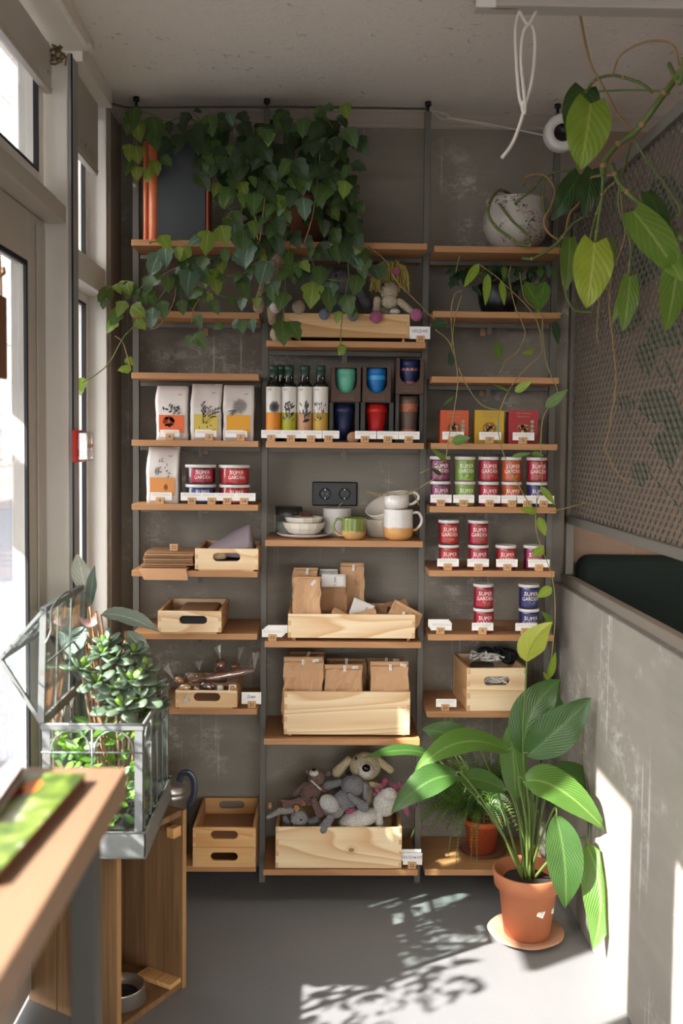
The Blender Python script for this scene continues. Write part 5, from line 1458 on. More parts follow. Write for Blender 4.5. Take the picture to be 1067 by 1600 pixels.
toy('beige long legged crocheted toy hanging at the left end of the upper tray', *S3, 3.42, [
    ('body', 'c', (165, 90, 150, 240, 34, 36), .02, 'b5a288'), ('arm', 'c', (110, 190, 88, 320, 16, 34), -.03, 'b0977c'), ('belly', 'e', (190, 295, 40, 60, .4), -.045, 'd0c7ba'), ('leg', 'c', (160, 300, 160, 400, 34, 20), -.03, 'b0977c'), ('foot', 'e', (180, 470, 30, 38), -.045, 'b8a78e'), ('paw', 'e', (308, 320, 36, 38), -.03, 'b8a48c'), ('head', 'e', (200, 60, 44, 40), .03, 'b5a288')])
# ================================================================== PLANTS
m_ivy = [leafmat('ivy_dark', '1a2c17', '243a1e', '3c5230', .36, 9, .14), leafmat('ivy_mid', '2e4a22', '3a5828', '647c40', .38, 9, .22), leafmat('ivy_light', '62792c', '788e34', '9fae5e', .4, 9, .32), leafmat('ivy_silver', '3c5542', '4a6450', '86a08a', .3, 9, .12)]
m_stem = plain('vine_stem', '8c7048', .7); m_stemg = plain('vine_stem_green', '5f6c34', .6)
def hang_leaf(b, p, L, W, ang=0, mi=0, shape='ivy', out=.35, twist=None, wave=.03, fold=.12, seed=0, nrmj=.35):
    """leaf whose base is at p; ang 0 hangs down, positive swings right"""
    d = Vector((math.sin(ang), -out * random.uniform(.2, 1), -math.cos(ang)))
    d.normalize(); tip = p + d * L
    n = Vector((random.uniform(-nrmj, nrmj), -1, random.uniform(.1, .7)))
    c = p + d * L * .5 + Vector((0, -L * .14, L * .12))
    leaf(b, p, tip, W, c, n, shape, mi, fold, 4, 6, wave, seed, 0)
# ---- the big ivy on the top board
zT = SHELF['T']
t = thing('trailing_ivy', (at(470, 377, Y=3.5).x, 3.5, zT), 'big dark trailing grape ivy spilling over the long top shelf', 'plant')
b = MB(); b.lathe([(0, 0), (.065, 0), (.09, .14), (.096, .14), (.096, .165), (.085, .165), (.08, .13), (0, .125)], 32)
b.build('pot', plain('pot_brown', '5e3626', .7), t)
b = MB(); b.lathe([(0, .13), (.079, .135)], 24); b.build('soil', m_soil, t)
random.seed(21)
bl = MB(); bs = MB()
def inpoly(x, y, poly):
    c = False; n = len(poly)
    for i in range(n):
        (x0, y0), (x1, y1) = poly[i], poly[i - 1]
        if (y0 > y) != (y1 > y) and x < (x1 - x0) * (y - y0) / (y1 - y0) + x0: c = not c
    return c
mass = [(318, 235), (300, 205), (338, 182), (390, 195), (425, 205), (450, 182), (470, 196), (500, 176), (535, 190), (552, 225), (556, 290), (560, 340), (572, 390), (545, 402), (500, 395), (470, 390), (430, 392), (398, 372), (376, 340), (352, 318), (332, 285), (306, 280)]
k = 0
while k < 300:
    x, y = random.uniform(296, 575), random.uniform(172, 404)
    if not inpoly(x, y, mass): continue
    k += 1
    Y = random.uniform(3.26, 3.60) if x > 345 else random.uniform(3.34, 3.46)
    zmin = zT + .02 if Y > FY - .03 else 0
    p = at(x, y - 10, Y=Y); 
    if p.z < zmin + .05: p = at(x, y, Y=3.34)
    L = random.uniform(.045, .085)
    if y > 335: L *= .9
    mi = random.choices((0, 1, 2, 3), (12, 5, 1.2 if y > 290 else .15, .8))[0]
    hang_leaf(bl, p, L, L * random.uniform(.62, .8), random.uniform(-.7, .7), mi, seed=k)
vines = [
 [(430, 360, 3.40), (405, 395, 3.36), (385, 425, 3.35), (345, 430, 3.35), (300, 415, 3.35), (262, 425, 3.35), (225, 455, 3.34), (198, 440, 3.34), (170, 452, 3.33), (164, 470, 3.33)],
 [(270, 440, 3.35), (225, 495, 3.33), (195, 525, 3.32), (172, 565, 3.30), (150, 585, 3.29), (128, 598, 3.28)],
 [(180, 525, 3.32), (192, 535, 3.32), (200, 560, 3.31), (205, 578, 3.31)],
 [(455, 370, 3.36), (450, 400, 3.34), (446, 440, 3.33), (444, 480, 3.33), (440, 520, 3.33)],
 [(500, 380, 3.36), (470, 410, 3.34), (440, 430, 3.34), (415, 460, 3.34), (380, 466, 3.34), (340, 462, 3.34), (308, 450, 3.34)],
 [(345, 445, 3.34), (320, 460, 3.34), (303, 480, 3.33), (300, 505, 3.33)],
 [(540, 390, 3.36), (545, 430, 3.34), (538, 470, 3.33), (533, 510, 3.32), (532, 540, 3.32)],
 [(236, 380, 3.36), (238, 378, 3.36), (300, 372, 3.42), (345, 360, 3.43), (370, 350, 3.42)],
 [(350, 350, 3.40), (365, 330, 3.38), (380, 372, 3.36), (360, 400, 3.35), (320, 405, 3.35), (290, 400, 3.35)],
 [(275, 430, 3.35), (272, 470, 3.33), (250, 508, 3.33), (235, 512, 3.33), (232, 495, 3.33)],
 [(480, 385, 3.36), (500, 430, 3.34), (540, 440, 3.33)],
 [(575, 385, 3.38), (600, 405, 3.35), (620, 440, 3.33), (650, 470, 3.33), (680, 500, 3.34), (700, 512, 3.35)],
 [(330, 205, 3.44), (290, 182, 3.46), (262, 190, 3.46), (238, 180, 3.46), (214, 176, 3.46), (222, 215, 3.45), (233, 250, 3.44), (228, 270, 3.44)],
 [(330, 205, 3.44), (300, 175, 3.46), (296, 168, 3.46)], [(350, 200, 3.44), (372, 180, 3.45), (380, 176, 3.45)],
 [(520, 200, 3.45), (505, 172, 3.47), (528, 166, 3.47), (540, 170, 3.47)],
 [(395, 330, 3.33), (400, 345, 3.32), (405, 380, 3.32), (415, 300, 3.31)],
 [(500, 240, 3.32), (490, 330, 3.31), (475, 380, 3.31)],
]
for v in vines:
    bs.tube(bez([at(*q[:2], Y=q[2]) for q in v], 5), .0019, 6, mi=1 if random.random() < .45 else 0)
LV = [  # x, y of base, size px, angle, material, Y
 (166, 446, 26, .3, 1), (183, 448, 24, 1.4, 2), (190, 440, 26, .6, 2), (208, 440, 30, -.3, 1), (222, 448, 30, .2, 1), (196, 470, 28, -.4, 2), (188, 485, 28, -.5, 1), (205, 478, 30, .9, 2),
 (183, 500, 26, -.6, 2), (212, 500, 22, .8, 2), (240, 480, 34, -.1, 3), (228, 455, 28, .6, 1), (252, 470, 30, .2, 1), (236, 430, 30, -.2, 1), (250, 395, 40, -.35, 3), (258, 385, 34, .1, 3), (262, 430, 28, .1, 1), (280, 425, 40, .1, 0),
 (298, 420, 42, -.1, 3), (310, 418, 30, .5, 1), (290, 400, 36, .2, 0), (305, 408, 34, .6, 3), (322, 400, 30, -.4, 1), (278, 385, 22, .1, 2), (286, 384, 24, .5, 2), (345, 400, 28, .1, 2), (340, 420, 30, -.3, 2), (336, 436, 26, .2, 2), (350, 388, 22, .2, 1),
 (388, 378, 42, -.1, 3), (418, 408, 42, -.25, 3), (383, 425, 36, -.1, 0), (376, 440, 30, .4, 1), (315, 450, 26, -.8, 1), (284, 468, 24, .1, 1), (300, 466, 22, .3, 0), (330, 470, 24, .5, 1), (345, 500, 0, 0, 0),
 (292, 524, 20, .3, 1), (304, 522, 30, .7, 1), (306, 492, 22, .4, 1), (350, 508, 18, -1.2, 1), (362, 505, 20, 1.2, 3), (378, 500, 22, .1, 1), (392, 498, 22, .2, 3),
 (440, 500, 40, .1, 1), (452, 502, 34, .5, 1), (446, 455, 34, -.3, 1), (425, 440, 34, .1, 1), (470, 420, 34, .2, 0), (482, 430, 36, .1, 3), (490, 440, 44, -.1, 2), (500, 415, 34, 0, 1), (512, 448, 40, .1, 1), (520, 440, 36, -.3, 3), (540, 460, 36, .2, 1), (548, 480, 20, .4, 1), (530, 486, 20, -.2, 2),
 (460, 405, 40, 0, 1), (445, 390, 30, .3, 1), (533, 538, 18, .2, 2), (538, 540, 18, -.5, 2), (566, 400, 36, .1, 1), (580, 415, 26, .5, 0), (560, 430, 34, -.2, 1), (592, 412, 26, .3, 1), (672, 498, 0, 0, 0),
 (130, 590, 22, -.1, 2), (128, 598, 20, -.1, 2), (196, 560, 18, .9, 2), (205, 578, 20, -1.5, 2),
 (210, 168, 34, 0, 1), (206, 184, 30, -.2, 1), (214, 190, 34, .2, 2), (203, 225, 28, 0, 2), (212, 228, 30, .2, 2), (205, 250, 26, -.3, 1), (213, 258, 26, .1, 2), (238, 182, 34, .2, 1), (245, 190, 38, 0, 1), (235, 205, 34, .4, 1), (250, 210, 34, .1, 0), (262, 190, 20, .2, 0), (285, 190, 20, .1, 0), (296, 176, 26, -.5, 0), (302, 172, 14, 1.2, 0), (300, 200, 34, .2, 0), (285, 210, 34, -.3, 0), (275, 222, 32, -.9, 0), (322, 196, 34, .1, 0), (334, 192, 36, .2, 0), (357, 180, 28, .2, 0), (372, 176, 26, .7, 0),
 (250, 245, 24, .9, 1), (240, 250, 26, .3, 2), (235, 262, 24, -.2, 2), (250, 368, 30, .6, 2), (326, 360, 40, -.1, 2), (345, 352, 34, .3, 2), (366, 348, 40, .1, 3), (380, 360, 36, 0, 1), (315, 372, 24, -1.0, 3), (508, 170, 20, -1.1, 1), (522, 168, 18, -1.3, 1), (538, 162, 26, .2, 2), (550, 340, 34, .3, 0), (548, 258, 26, 1.2, 0), (555, 216, 34, .6, 0),
 (672, 505, 0, 0, 0)]
random.seed(33)
for q in LV:
    x, y, s, a, mi = q[:5]
    if s == 0: continue
    Y = 3.335 + random.uniform(-.02, .02) if y > 345 else (3.44 if x < 380 else 3.33)
    p = at(x, y, Y=Y); L = s * Y / F_PX * 1.05
    hang_leaf(bl, p, L, L * .74, a, mi, seed=x, out=.25)
# extra leaves along the lower left trail
for v in (vines[0], vines[4], vines[8]):
    pts = bez([at(*q[:2], Y=q[2]) for q in v], 5)
    for p in pts[2::3]:
        L = random.uniform(.04, .062); hang_leaf(bl, p + Vector((0, -.008, 0)), L, L * .72, random.uniform(-.9, .9), random.choices((0, 1, 2, 3), (2, 4, 2, 1.5))[0], seed=p.x * 50)
bl.build('leaves', m_ivy, t, True)
bs.build('stems', [m_stem, m_stemg], t, True)
tag(MB().tube([at(440, 181, Y=3.5), at(449, 213, Y=3.5)], .004, 6).tube([at(430, 203, Y=3.5), at(520, 208, Y=3.5)], .004, 6).tube([at(496, 190, Y=3.5), at(494, 212, Y=3.5)], .004, 6)
    .tube([at(449, 213, Y=3.5), at(452, 345, Y=3.5)], .004, 6).tube([at(494, 212, Y=3.5), at(492, 345, Y=3.5)], .004, 6).build('plant_trellis', plain('trellis_green', '1f7a4a', .5)), 'green plastic trellis poking out of the big ivy', 'trellis')
# orange tube and dark panel behind the ivy on the top board
xa = at(248, 377, Y=3.52).x; zt = at(240, 224, Y=3.52).z
w = MB(); r_ = .019
for k, (px, rr) in enumerate(((228, .009), (240.5, .019))):
    xx = at(px, 377, Y=3.50).x; w.tube([(xx, 3.50, zT + .001), (xx, 3.50, zt)], rr, 20)
tag(w.build('orange_binder', plain('binder_orange', 'c4683c', .4, coat=.2), bevel=.002), 'orange rounded box spine beside the dark panel on the top shelf', 'box')
tag(MB().box(xa, at(322, 377, Y=3.5).x, 3.485, 3.53, zT + .001, zt).build('dark_panel', plain('panel_slate', '34383a', .6), bevel=.002), 'dark grey upright panel behind the ivy on the top shelf', 'panel')
tag(MB().box(at(323, 377, Y=3.5).x, at(326, 377, Y=3.5).x, 3.485, 3.60, zT + .001, zt - .01).build('orange_folder', plain('folder_orange', 'a8502c', .5)), 'thin orange folder standing just right of the dark panel', 'folder')

# ---- white painted pot with bare climbing vines
zR = SHELF['R385']
pc = at(806, 345, Y=3.53)
t = thing('flower_pot', (pc.x, 3.53, zR), 'round white flower pot painted with brown branching patterns', 'pot')
n = N('pot_painted'); v = n.obj(); vo = n.noise(n.obj((1, 1, 1)), 55, 8, .8, 1.5); msk = n.noise(v, 11, 2)
mm = n.new('ShaderNodeMath', operation='MULTIPLY'); n.link(n.ramp(vo, [(.52, 0.0), (.56, 1.0)]), mm.inputs[0]); n.link(n.ramp(msk, [(.50, 0.0), (.56, 1.0)]), mm.inputs[1])
n.col(n.mix(mm.outputs[0], hexc('b3ada2'), hexc('4a3320'))); n.set(.4)
Hp = at(806, 305, Y=3.45).z - zR
b = MB(); b.lathe([(0, 0), (.05, 0), (.06, .006), (.098, .05), (.115, .09), (.114, .125), (.098, Hp - .02), (.100, Hp - .01), (.106, Hp), (.096, Hp), (.09, Hp - .02), (0, Hp - .025)], 44)
b.build('pot_body', n.m, t)
b = MB()
m_rope = plain('vine_thick', '56642f', .55)
def capx(x, y, Y, lim=.885):
    p = at(x, y, Y=Y)
    return at(x, y, X=lim) if p.x > lim else p
def vv(l): return bez([capx(x, y, Y) for x, y, Y in l], 6)
t2 = thing('climbing_philodendron', (pc.x, 3.53, zR + Hp - .02), 'philodendron with big lime leaves climbing from the white pot along the screen', 'plant')
ropes = [
 ([(800, 305, 3.52), (780, 297, 3.44), (766, 315, 3.40), (763, 335, 3.39), (775, 355, 3.38), (795, 370, 3.38), (812, 382, 3.37), (830, 383, 3.36)], .0052, 0),
 ([(780, 318, 3.42), (800, 345, 3.40), (822, 365, 3.38), (828, 380, 3.37)], .0042, 0),
 ([(825, 310, 3.50), (805, 318, 3.42), (830, 298, 3.40), (850, 278, 3.40), (848, 315, 3.40), (856, 345, 3.38)], .004, 0),
 ([(815, 403, 3.36), (835, 403, 3.35), (870, 380, 3.33), (895, 350, 3.30), (920, 335, 3.25)], .0055, 0),
 ([(850, 280, 3.42), (870, 268, 3.40), (900, 272, 3.35), (915, 300, 3.30), (925, 330, 3.25)], .004, 0),
 ([(818, 290, 3.45), (825, 275, 3.42), (850, 274, 3.40), (866, 295, 3.38), (862, 320, 3.37), (850, 345, 3.36), (858, 365, 3.36), (880, 378, 3.35)], .0042, 1),
 ([(862, 330, 3.38), (875, 305, 3.37), (905, 300, 3.34), (915, 302, 3.33), (905, 318, 3.33), (890, 335, 3.33), (884, 370, 3.33), (884, 420, 3.32)], .0042, 1),
 ([(920, 300, 3.2), (922, 280, 3.1), (935, 275, 3.05), (960, 273, 3.0)], .004, 1),
 ([(872, 372, 3.35), (876, 395, 3.34), (878, 430, 3.33), (886, 465, 3.32), (898, 485, 3.3), (925, 488, 3.2)], .0042, 0),
 ([(1067, 108, 2.62), (1035, 150, 2.68), (1010, 185, 2.72), (990, 208, 2.75), (962, 228, 2.78), (946, 250, 2.80), (942, 275, 2.80)], .0085, 0),
 ([(955, 255, 2.82), (962, 275, 2.82), (972, 292, 2.80), (1000, 318, 2.76), (1040, 350, 2.70), (1067, 375, 2.66)], .007, 0),
 ([(942, 275, 2.80), (940, 310, 2.80), (934, 350, 2.80), (930, 380, 2.80)], .0040, 0),
 ([(906, 22, 2.66), (915, 70, 2.70), (925, 105, 2.72), (945, 140, 2.74), (965, 178, 2.76), (988, 204, 2.76)], .0035, 1),
 ([(957, 118, 2.70), (968, 88, 2.68), (1000, 68, 2.64), (1035, 64, 2.6), (1055, 75, 2.58), (1060, 100, 2.60), (1067, 108, 2.62)], .003, 1),
 ([(915, 145, 2.74), (930, 125, 2.74), (960, 118, 2.72), (1000, 130, 2.70), (1020, 145, 2.70)], .004, 0),
 ([(935, 143, 2.74), (980, 141, 2.72), (1030, 142, 2.68)], .003, 0),
 ([(990, 215, 2.76), (1010, 250, 2.74), (1040, 290, 2.70), (1062, 325, 2.66), (1058, 338, 2.66)], .003, 0),
 ([(985, 225, 2.78), (975, 260, 2.85), (965, 280, 2.9), (945, 300, 2.95), (930, 340, 3.0), (922, 375, 3.05), (915, 420, 3.1)], .004, 0),
 ([(968, 290, 2.80), (966, 320, 2.80), (975, 350, 2.78), (985, 380, 2.76), (983, 420, 2.76), (981, 432, 2.76)], .003, 0),
 ([(968, 290, 2.80), (972, 330, 2.80), (976, 370, 2.80), (962, 410, 2.80), (955, 430, 2.80), (952, 480, 2.82), (958, 540, 2.84), (962, 600, 2.86), (950, 680, 2.88), (945, 700, 2.88), (965, 740, 2.86), (983, 755, 2.85)], .0018, 1),
 ([(940, 430, 2.9), (935, 480, 2.9), (933, 530, 2.9), (943, 550, 2.9)], .0012, 1),
 ([(740, 2, 2.62), (770, 12, 2.62), (810, 12, 2.62), (845, 0, 2.62)], .003, 1),
 ([(1045, 100, 2.6), (1062, 130, 2.6), (1067, 90, 2.6)], .006, 0),
]
bg = MB()
for l, r, mi in ropes:
    pts = vv(l); bg.tube(pts, r, 8, mi)
    if r > .0035:
        for p in pts[5::9]: bg.ellip(p, (r * 1.35,) * 3, 1, None, 8, 5)
bg.build('stems', [m_rope, m_stem], t2, True)
m_phl = leafmat('philodendron_lime', '8b9a2e', '97a638', 'b8bd62', .42, 7, .25, .10)
m_phm = leafmat('philodendron_green', '4f6a26', '5d7a2c', '8f9c50', .4, 7, .25, .15)
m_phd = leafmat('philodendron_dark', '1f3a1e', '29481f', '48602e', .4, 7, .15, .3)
def big(pbase, ptip, wpx, Y, mat, nrm=(0, -1, .15), shape='heart', dy=-.02, wave=.02, parent=t2, yt=None, lobe=.14):
    A = capx(*pbase, Y, .87); B = capx(*ptip, yt or Y, .87); b = MB()
    leaf(b, A, B, wpx * A.y / F_PX, (A + B) / 2 + Vector((0, dy, 0)), nrm, shape, 0, .10, 10, 20, wave, pbase[0], lobe * 1.0)
    return b.build('leaf', mat, parent, True)
big((923, 162), (906, 266), 80, 2.72, m_phm_l := leafmat('philodendron_olive', '6d8426', '7b922e', '9fac4c', .42, 7, .25, .10), lobe=.16)
big((913, 140), (893, 225), 66, 2.76, m_phd)
big((929, 380), (916, 482), 72, 2.78, m_phl, lobe=.16)
o = big((984, 432), (973, 518), 38, 2.76, m_phm)
big((981, 440), (955, 506), 20, 2.775, m_phm, lobe=0)
big((990, 330), (1066, 440), 62, 2.62, m_phm, nrm=(-.3, -1, .1))
big((1060, 400), (1040, 518), 58, 2.62, m_phm)
big((1010, 300), (1045, 372), 36, 2.66, m_phd)
big((905, 272), (862, 345), 42, 3.2, m_phd)
big((890, 372), (884, 455), 32, 3.28, m_phm)
big((946, 375), (938, 430), 42, 3.0, leafmat('philodendron_brown', '4c5a20', '5a6424', '7c8040', .5, 7, .2, .2))
big((925, 265), (912, 340), 38, 3.1, m_phd)
# ---- leaves showing through the screen
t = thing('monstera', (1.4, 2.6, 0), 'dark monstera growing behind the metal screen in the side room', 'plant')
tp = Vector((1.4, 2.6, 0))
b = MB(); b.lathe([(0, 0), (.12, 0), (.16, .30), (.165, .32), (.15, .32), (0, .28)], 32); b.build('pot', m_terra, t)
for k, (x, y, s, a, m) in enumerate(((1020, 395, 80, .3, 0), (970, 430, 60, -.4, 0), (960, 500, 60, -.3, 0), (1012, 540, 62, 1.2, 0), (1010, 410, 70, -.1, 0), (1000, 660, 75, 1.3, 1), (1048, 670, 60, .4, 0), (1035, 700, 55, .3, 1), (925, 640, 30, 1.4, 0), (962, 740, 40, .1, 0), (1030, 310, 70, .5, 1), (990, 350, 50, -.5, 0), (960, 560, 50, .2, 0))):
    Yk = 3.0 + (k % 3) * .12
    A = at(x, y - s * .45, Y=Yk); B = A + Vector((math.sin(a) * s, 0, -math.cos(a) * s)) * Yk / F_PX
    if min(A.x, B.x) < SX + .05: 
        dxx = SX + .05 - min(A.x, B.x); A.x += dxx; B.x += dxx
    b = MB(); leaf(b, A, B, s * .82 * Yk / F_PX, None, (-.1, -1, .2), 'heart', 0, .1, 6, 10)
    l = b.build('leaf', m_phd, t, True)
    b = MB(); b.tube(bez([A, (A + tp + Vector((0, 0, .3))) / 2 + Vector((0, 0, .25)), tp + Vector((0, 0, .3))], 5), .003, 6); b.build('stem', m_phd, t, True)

# ---- hoya in the dark pot
zH = SHELF['R487']; pc = at(778, 470, Y=3.55)
t = thing('trailing_hoya', (pc.x, 3.55, zH), 'hoya trailing long bare vines from a dark pot below the white pot', 'plant')
b = MB(); b.lathe([(0, 0), (.05, 0), (.068, .05), (.074, .11), (.070, .115), (.06, .10), (0, .095)], 32); b.build('pot', plain('pot_black', '17181a', .35), t)
m_hoya = [leafmat('hoya_dark', '1d3524', '26422a', '3d5a38', .35, 6, .12, .1), leafmat('hoya_green', '46682a', '577a2e', '7d9648', .35, 6, .25, .1), leafmat('hoya_lime', '7f9e34', '90ae3a', 'aec060', .35, 6, .35, .1)]
HV = [
 [(748, 412), (756, 418), (775, 432), (800, 455), (825, 480), (840, 505), (846, 535), (844, 555), (822, 575), (798, 605), (782, 640), (778, 668), (784, 700), (795, 730), (812, 762), (826, 785), (838, 798)],
 [(812, 425), (815, 445), (822, 470), (845, 490), (848, 520), (852, 560), (862, 590), (871, 612), (860, 632), (848, 655), (845, 700), (847, 750), (838, 790), (838, 830), (848, 860), (862, 900), (867, 940), (866, 985), (860, 1040), (856, 1062)],
 [(798, 415), (795, 430), (798, 450), (805, 480), (818, 510), (820, 525), (808, 550), (790, 563), (785, 575), (781, 583)],
 [(718, 400), (712, 425)], [(722, 455), (712, 458), (706, 475), (705, 510), (710, 550), (715, 590), (713, 620), (708, 650), (700, 690), (696, 715), (680, 728), (655, 740)],
 [(721, 462), (710, 500), (706, 540)], [(716, 574), (728, 600), (745, 625), (762, 637), (800, 644)], [(680, 515), (700, 532), (712, 560)],
 [(845, 492), (860, 497), (875, 492), (884, 482)], [(858, 800), (880, 795), (914, 786)], [(655, 790), (640, 768), (600, 775), (572, 768)] , [(572, 768), (610, 773), (640, 770), (672, 752), (690, 738)],
]
bs = MB(); 
for v in HV: bs.tube(bez([at(x, y, Y=3.34 if y > 440 else 3.38) for x, y in v], 6), .0017, 6)
bs.build('stems', plain('hoya_stem', '8d7f50', .65), t, True)
bl = MB(); random.seed(9)
HL = [  # base x,y -> tip x,y, width, mat
 (748, 412, 724, 450, 15, 2), (762, 428, 758, 478, 14, 2), (783, 438, 788, 478, 12, 2), (820, 440, 845, 485, 26, 1), (852, 440, 838, 490, 26, 1), (822, 548, 830, 524 + 30, 22, 2),
 (780, 560, 776, 532, 18, 1), (846, 520, 860, 520, 0, 0), (804, 612, 832, 595, 14, 2), (796, 612, 770, 600, 5, 1), (852, 636, 888, 608, 18, 1), (706, 690, 735, 684, 18, 1), (708, 620, 690, 636, 5, 1), (706, 572, 702, 548, 12, 0), (675, 505, 702, 506, 20, 0),
 (698, 720, 672, 700, 10, 1), (690, 742, 670, 730, 8, 0), (845, 760, 868, 790, 12, 2), (844, 762, 866, 775, 0, 0), (838, 800, 812, 794, 14, 2), (842, 808, 852, 838, 16, 2), (850, 856, 830, 870, 16, 2), (862, 918, 838, 934, 17, 2), (864, 975, 846, 955, 12, 1),
 (866, 500, 872, 540, 14, 0), (858, 1060, 868, 1018, 13, 2), (857, 1062, 848, 1050, 8, 2), (800, 713, 830, 708, 8, 1), (830, 708, 850, 712, 10, 1)]
for x0, y0, x1, y1, w_, mi in HL:
    if w_: leaf(bl, at(x0, y0, Y=3.335), at(x1, y1, Y=3.31), w_ * 3.33 / F_PX, None, (.1, -1, .4), 'ovate', mi, .12, 4, 8)
for k in range(46):     # dark tuft round the pot
    x, y = random.uniform(700, 862), random.uniform(398, 450)
    Yk = random.uniform(3.42, 3.62); p = at(x, y, Y=Yk)
    if p.z > zR - .045: p.z = zR - .05
    L = random.uniform(.04, .06); hang_leaf(bl, p, L, L * .45, random.uniform(-1.1, 1.1), 0 if random.random() < .8 else 1, 'ovate', .3)
bl.build('leaves', m_hoya, t, True)

# ---- fern in orange pot
zF = SHELF['R1359']; pf = at(752, 1345, Y=3.56)
t2 = thing('plant_saucer', (pf.x, 3.56, zF), 'round brown saucer under the potted fern on the bottom shelf', 'saucer')
MB().lathe([(0, 0), (.062, 0), (.082, .010), (.084, .010), (.066, .004), (0, .004)], 40).build('saucer_body', plain('saucer_brown', '8a5a44', .6), t2)
t = thing('potted_fern', (pf.x, 3.56, zF + .0045), 'fern with fine drooping fronds in an orange pot on the bottom shelf', 'plant')
b = MB(); b.lathe([(0, 0), (.048, 0), (.062, .10), (.068, .10), (.069, .122), (.062, .122), (.055, .10), (0, .10)], 36); b.build('pot', m_terra2, t)
m_fern = [leafmat('fern_dark', '22381a', '2d4a20', '3b5a28', .5, 3, .2, 0), leafmat('fern_light', '4a6a2a', '5a7c30', '6b8a3a', .5, 3, .3, 0)]
bl = MB(); base = Vector((pf.x, 3.56, zF + .13)); random.seed(17)
def frond(ctrl, tip, mi, n=34, w=.018):
    pts = []
    for i in range(n + 1):
        k = i / n; pts.append(base * (1 - k) ** 2 + ctrl * 2 * k * (1 - k) + tip * k * k)
    bl.tube(pts[::3], .001, 5, 2)
    for i in range(2, n):
        d = (pts[i + 1] - pts[i - 1]).normalized(); s = d.cross(Vector((0, -1, .3))).normalized()
        L = w * (math.sin(PI * (i / n) ** .7) * .8 + .2)
        for sg in (-1, 1):
            q = s * sg + d * .35 + Vector((0, -.1, -.1)); a = pts[i]; e = a + q.normalized() * L; h = d * L * .28
            bl.add([a - h * .5, a + h * .5, e + h * .2, e - h * .2], [(0, 1, 2, 3)], mi)
for k in range(170):
    px, py = random.uniform(652, 818), random.uniform(1170, 1312)
    Yk = random.uniform(3.42, 3.64); tip = at(px, py, Y=Yk)
    frond(base + Vector(((tip.x - base.x) * .45, random.uniform(-.05, .03), random.uniform(.10, .20))), tip, 0 if random.random() < .85 else 1, 22, .025)
for px, py, Yk, mi in ((642, 1310, 3.36, 1), (655, 1295, 3.38, 0), (712, 1358, 3.34, 1), (736, 1360, 3.33, 1), (745, 1352, 3.34, 1), (700, 1340, 3.36, 0), (665, 1230, 3.4, 1), (650, 1262, 3.4, 0), (790, 1290, 3.4, 0)):
    tip = at(px, py, Y=Yk); frond(base + Vector(((tip.x - base.x) * .8, -.10, .13)), tip, mi, 36, .014)
bl.build('fronds', m_fern + [m_stemg], t, True)

# ---- peace lily on the floor
PL = Vector((at(824, 1400, Y=3.16).x, 3.16, 0))
t = thing('plant_saucer', (PL.x - .004, PL.y, 0), 'wavy terracotta saucer on the floor under the peace lily pot', 'saucer')
MB().lathe([(0, .002), (.085, .002), (.118, .014), (.124, .017), (.122, .020), (.088, .010), (0, .009)], 48, wob=lambda q, z: .02 * math.sin(q * 3 + 1) + .012 * math.sin(q * 7)).build('saucer_body', m_saucer, t)
t = thing('peace_lily', (PL.x, PL.y, .0095), 'large peace lily in a terracotta plastic pot on the floor', 'plant')
hp = .212
b = MB(); b.lathe([(0, 0), (.066, 0), (.074, .003), (.094, hp - .052), (.108, hp - .050), (.114, hp - .004), (.112, hp), (.107, hp), (.098, hp - .03), (0, hp - .034)], 56)
b.build('pot', m_terra, t)
b = MB(); b.lathe([(0, hp - .028), (.06, hp - .029), (.099, hp - .033)], 32, wob=lambda q, z: .02 * math.sin(q * 9)); b.build('soil', m_soil, t)
for k, (px, py, a_, s_) in enumerate(((848, 1430, .45, .0125), (872, 1424, .3, .011))):
    p = at(px, py, Y=PL.y - .092 if k == 0 else PL.y - .055); d = Vector((p.x - PL.x, p.y - PL.y, 0)); th = math.atan2(d.y, d.x)
    b = MB(); rr = .0995 - (k * .0)
    zz_ = p.z; rr = .074 + (.094 - .074) * min(max((zz_ - .0125) / (hp - .055), 0), 1) + .0006
    def wl(x_, z_): q = th + x_ / rr; return Vector((PL.x + rr * math.cos(q), PL.y + rr * math.sin(q), zz_ + z_))
    c_, s2 = math.cos(a_), math.sin(a_); co = []
    n_ = 4
    for j in range(n_ + 1):
        for i in range(n_ + 1):
            u, v_ = (i / n_ - .5) * 2 * s_, (j / n_ - .5) * 2 * s_; co.append(wl(u * c_ - v_ * s2 * -1, -u * s2 + v_ * c_))
    b.add(co, [(j * 5 + i, j * 5 + i + 1, j * 5 + i + 6, j * 5 + i + 5) for j in range(4) for i in range(4)])
    st = b.build('price_sticker', m_card, t, True)
    b = MB()
    for j in range(7):
        u = -.007 + j * .0022; f3 = lambda x_, z_: (lambda q: q + (q - Vector((PL.x, PL.y, q.z))).normalized() * .0005)(wl(x_ * c_ + z_ * s2, -x_ * s2 + z_ * c_))
        stroke(b, [(u, .001), (u, .007)], .0011, f3)
    stroke(b, [(-.008, -.004), (.007, -.004)], .0012, f3)
    b.build('barcode', m_inkgrey, st, True)
m_lily = [leafmat('lily_leaf', '2a4a20', '355a26', '54763c', .33, 15, .22, .55), leafmat('lily_leaf_light', '3f6428', '4c7630', '7c9a52', .33, 15, .3, .6)]
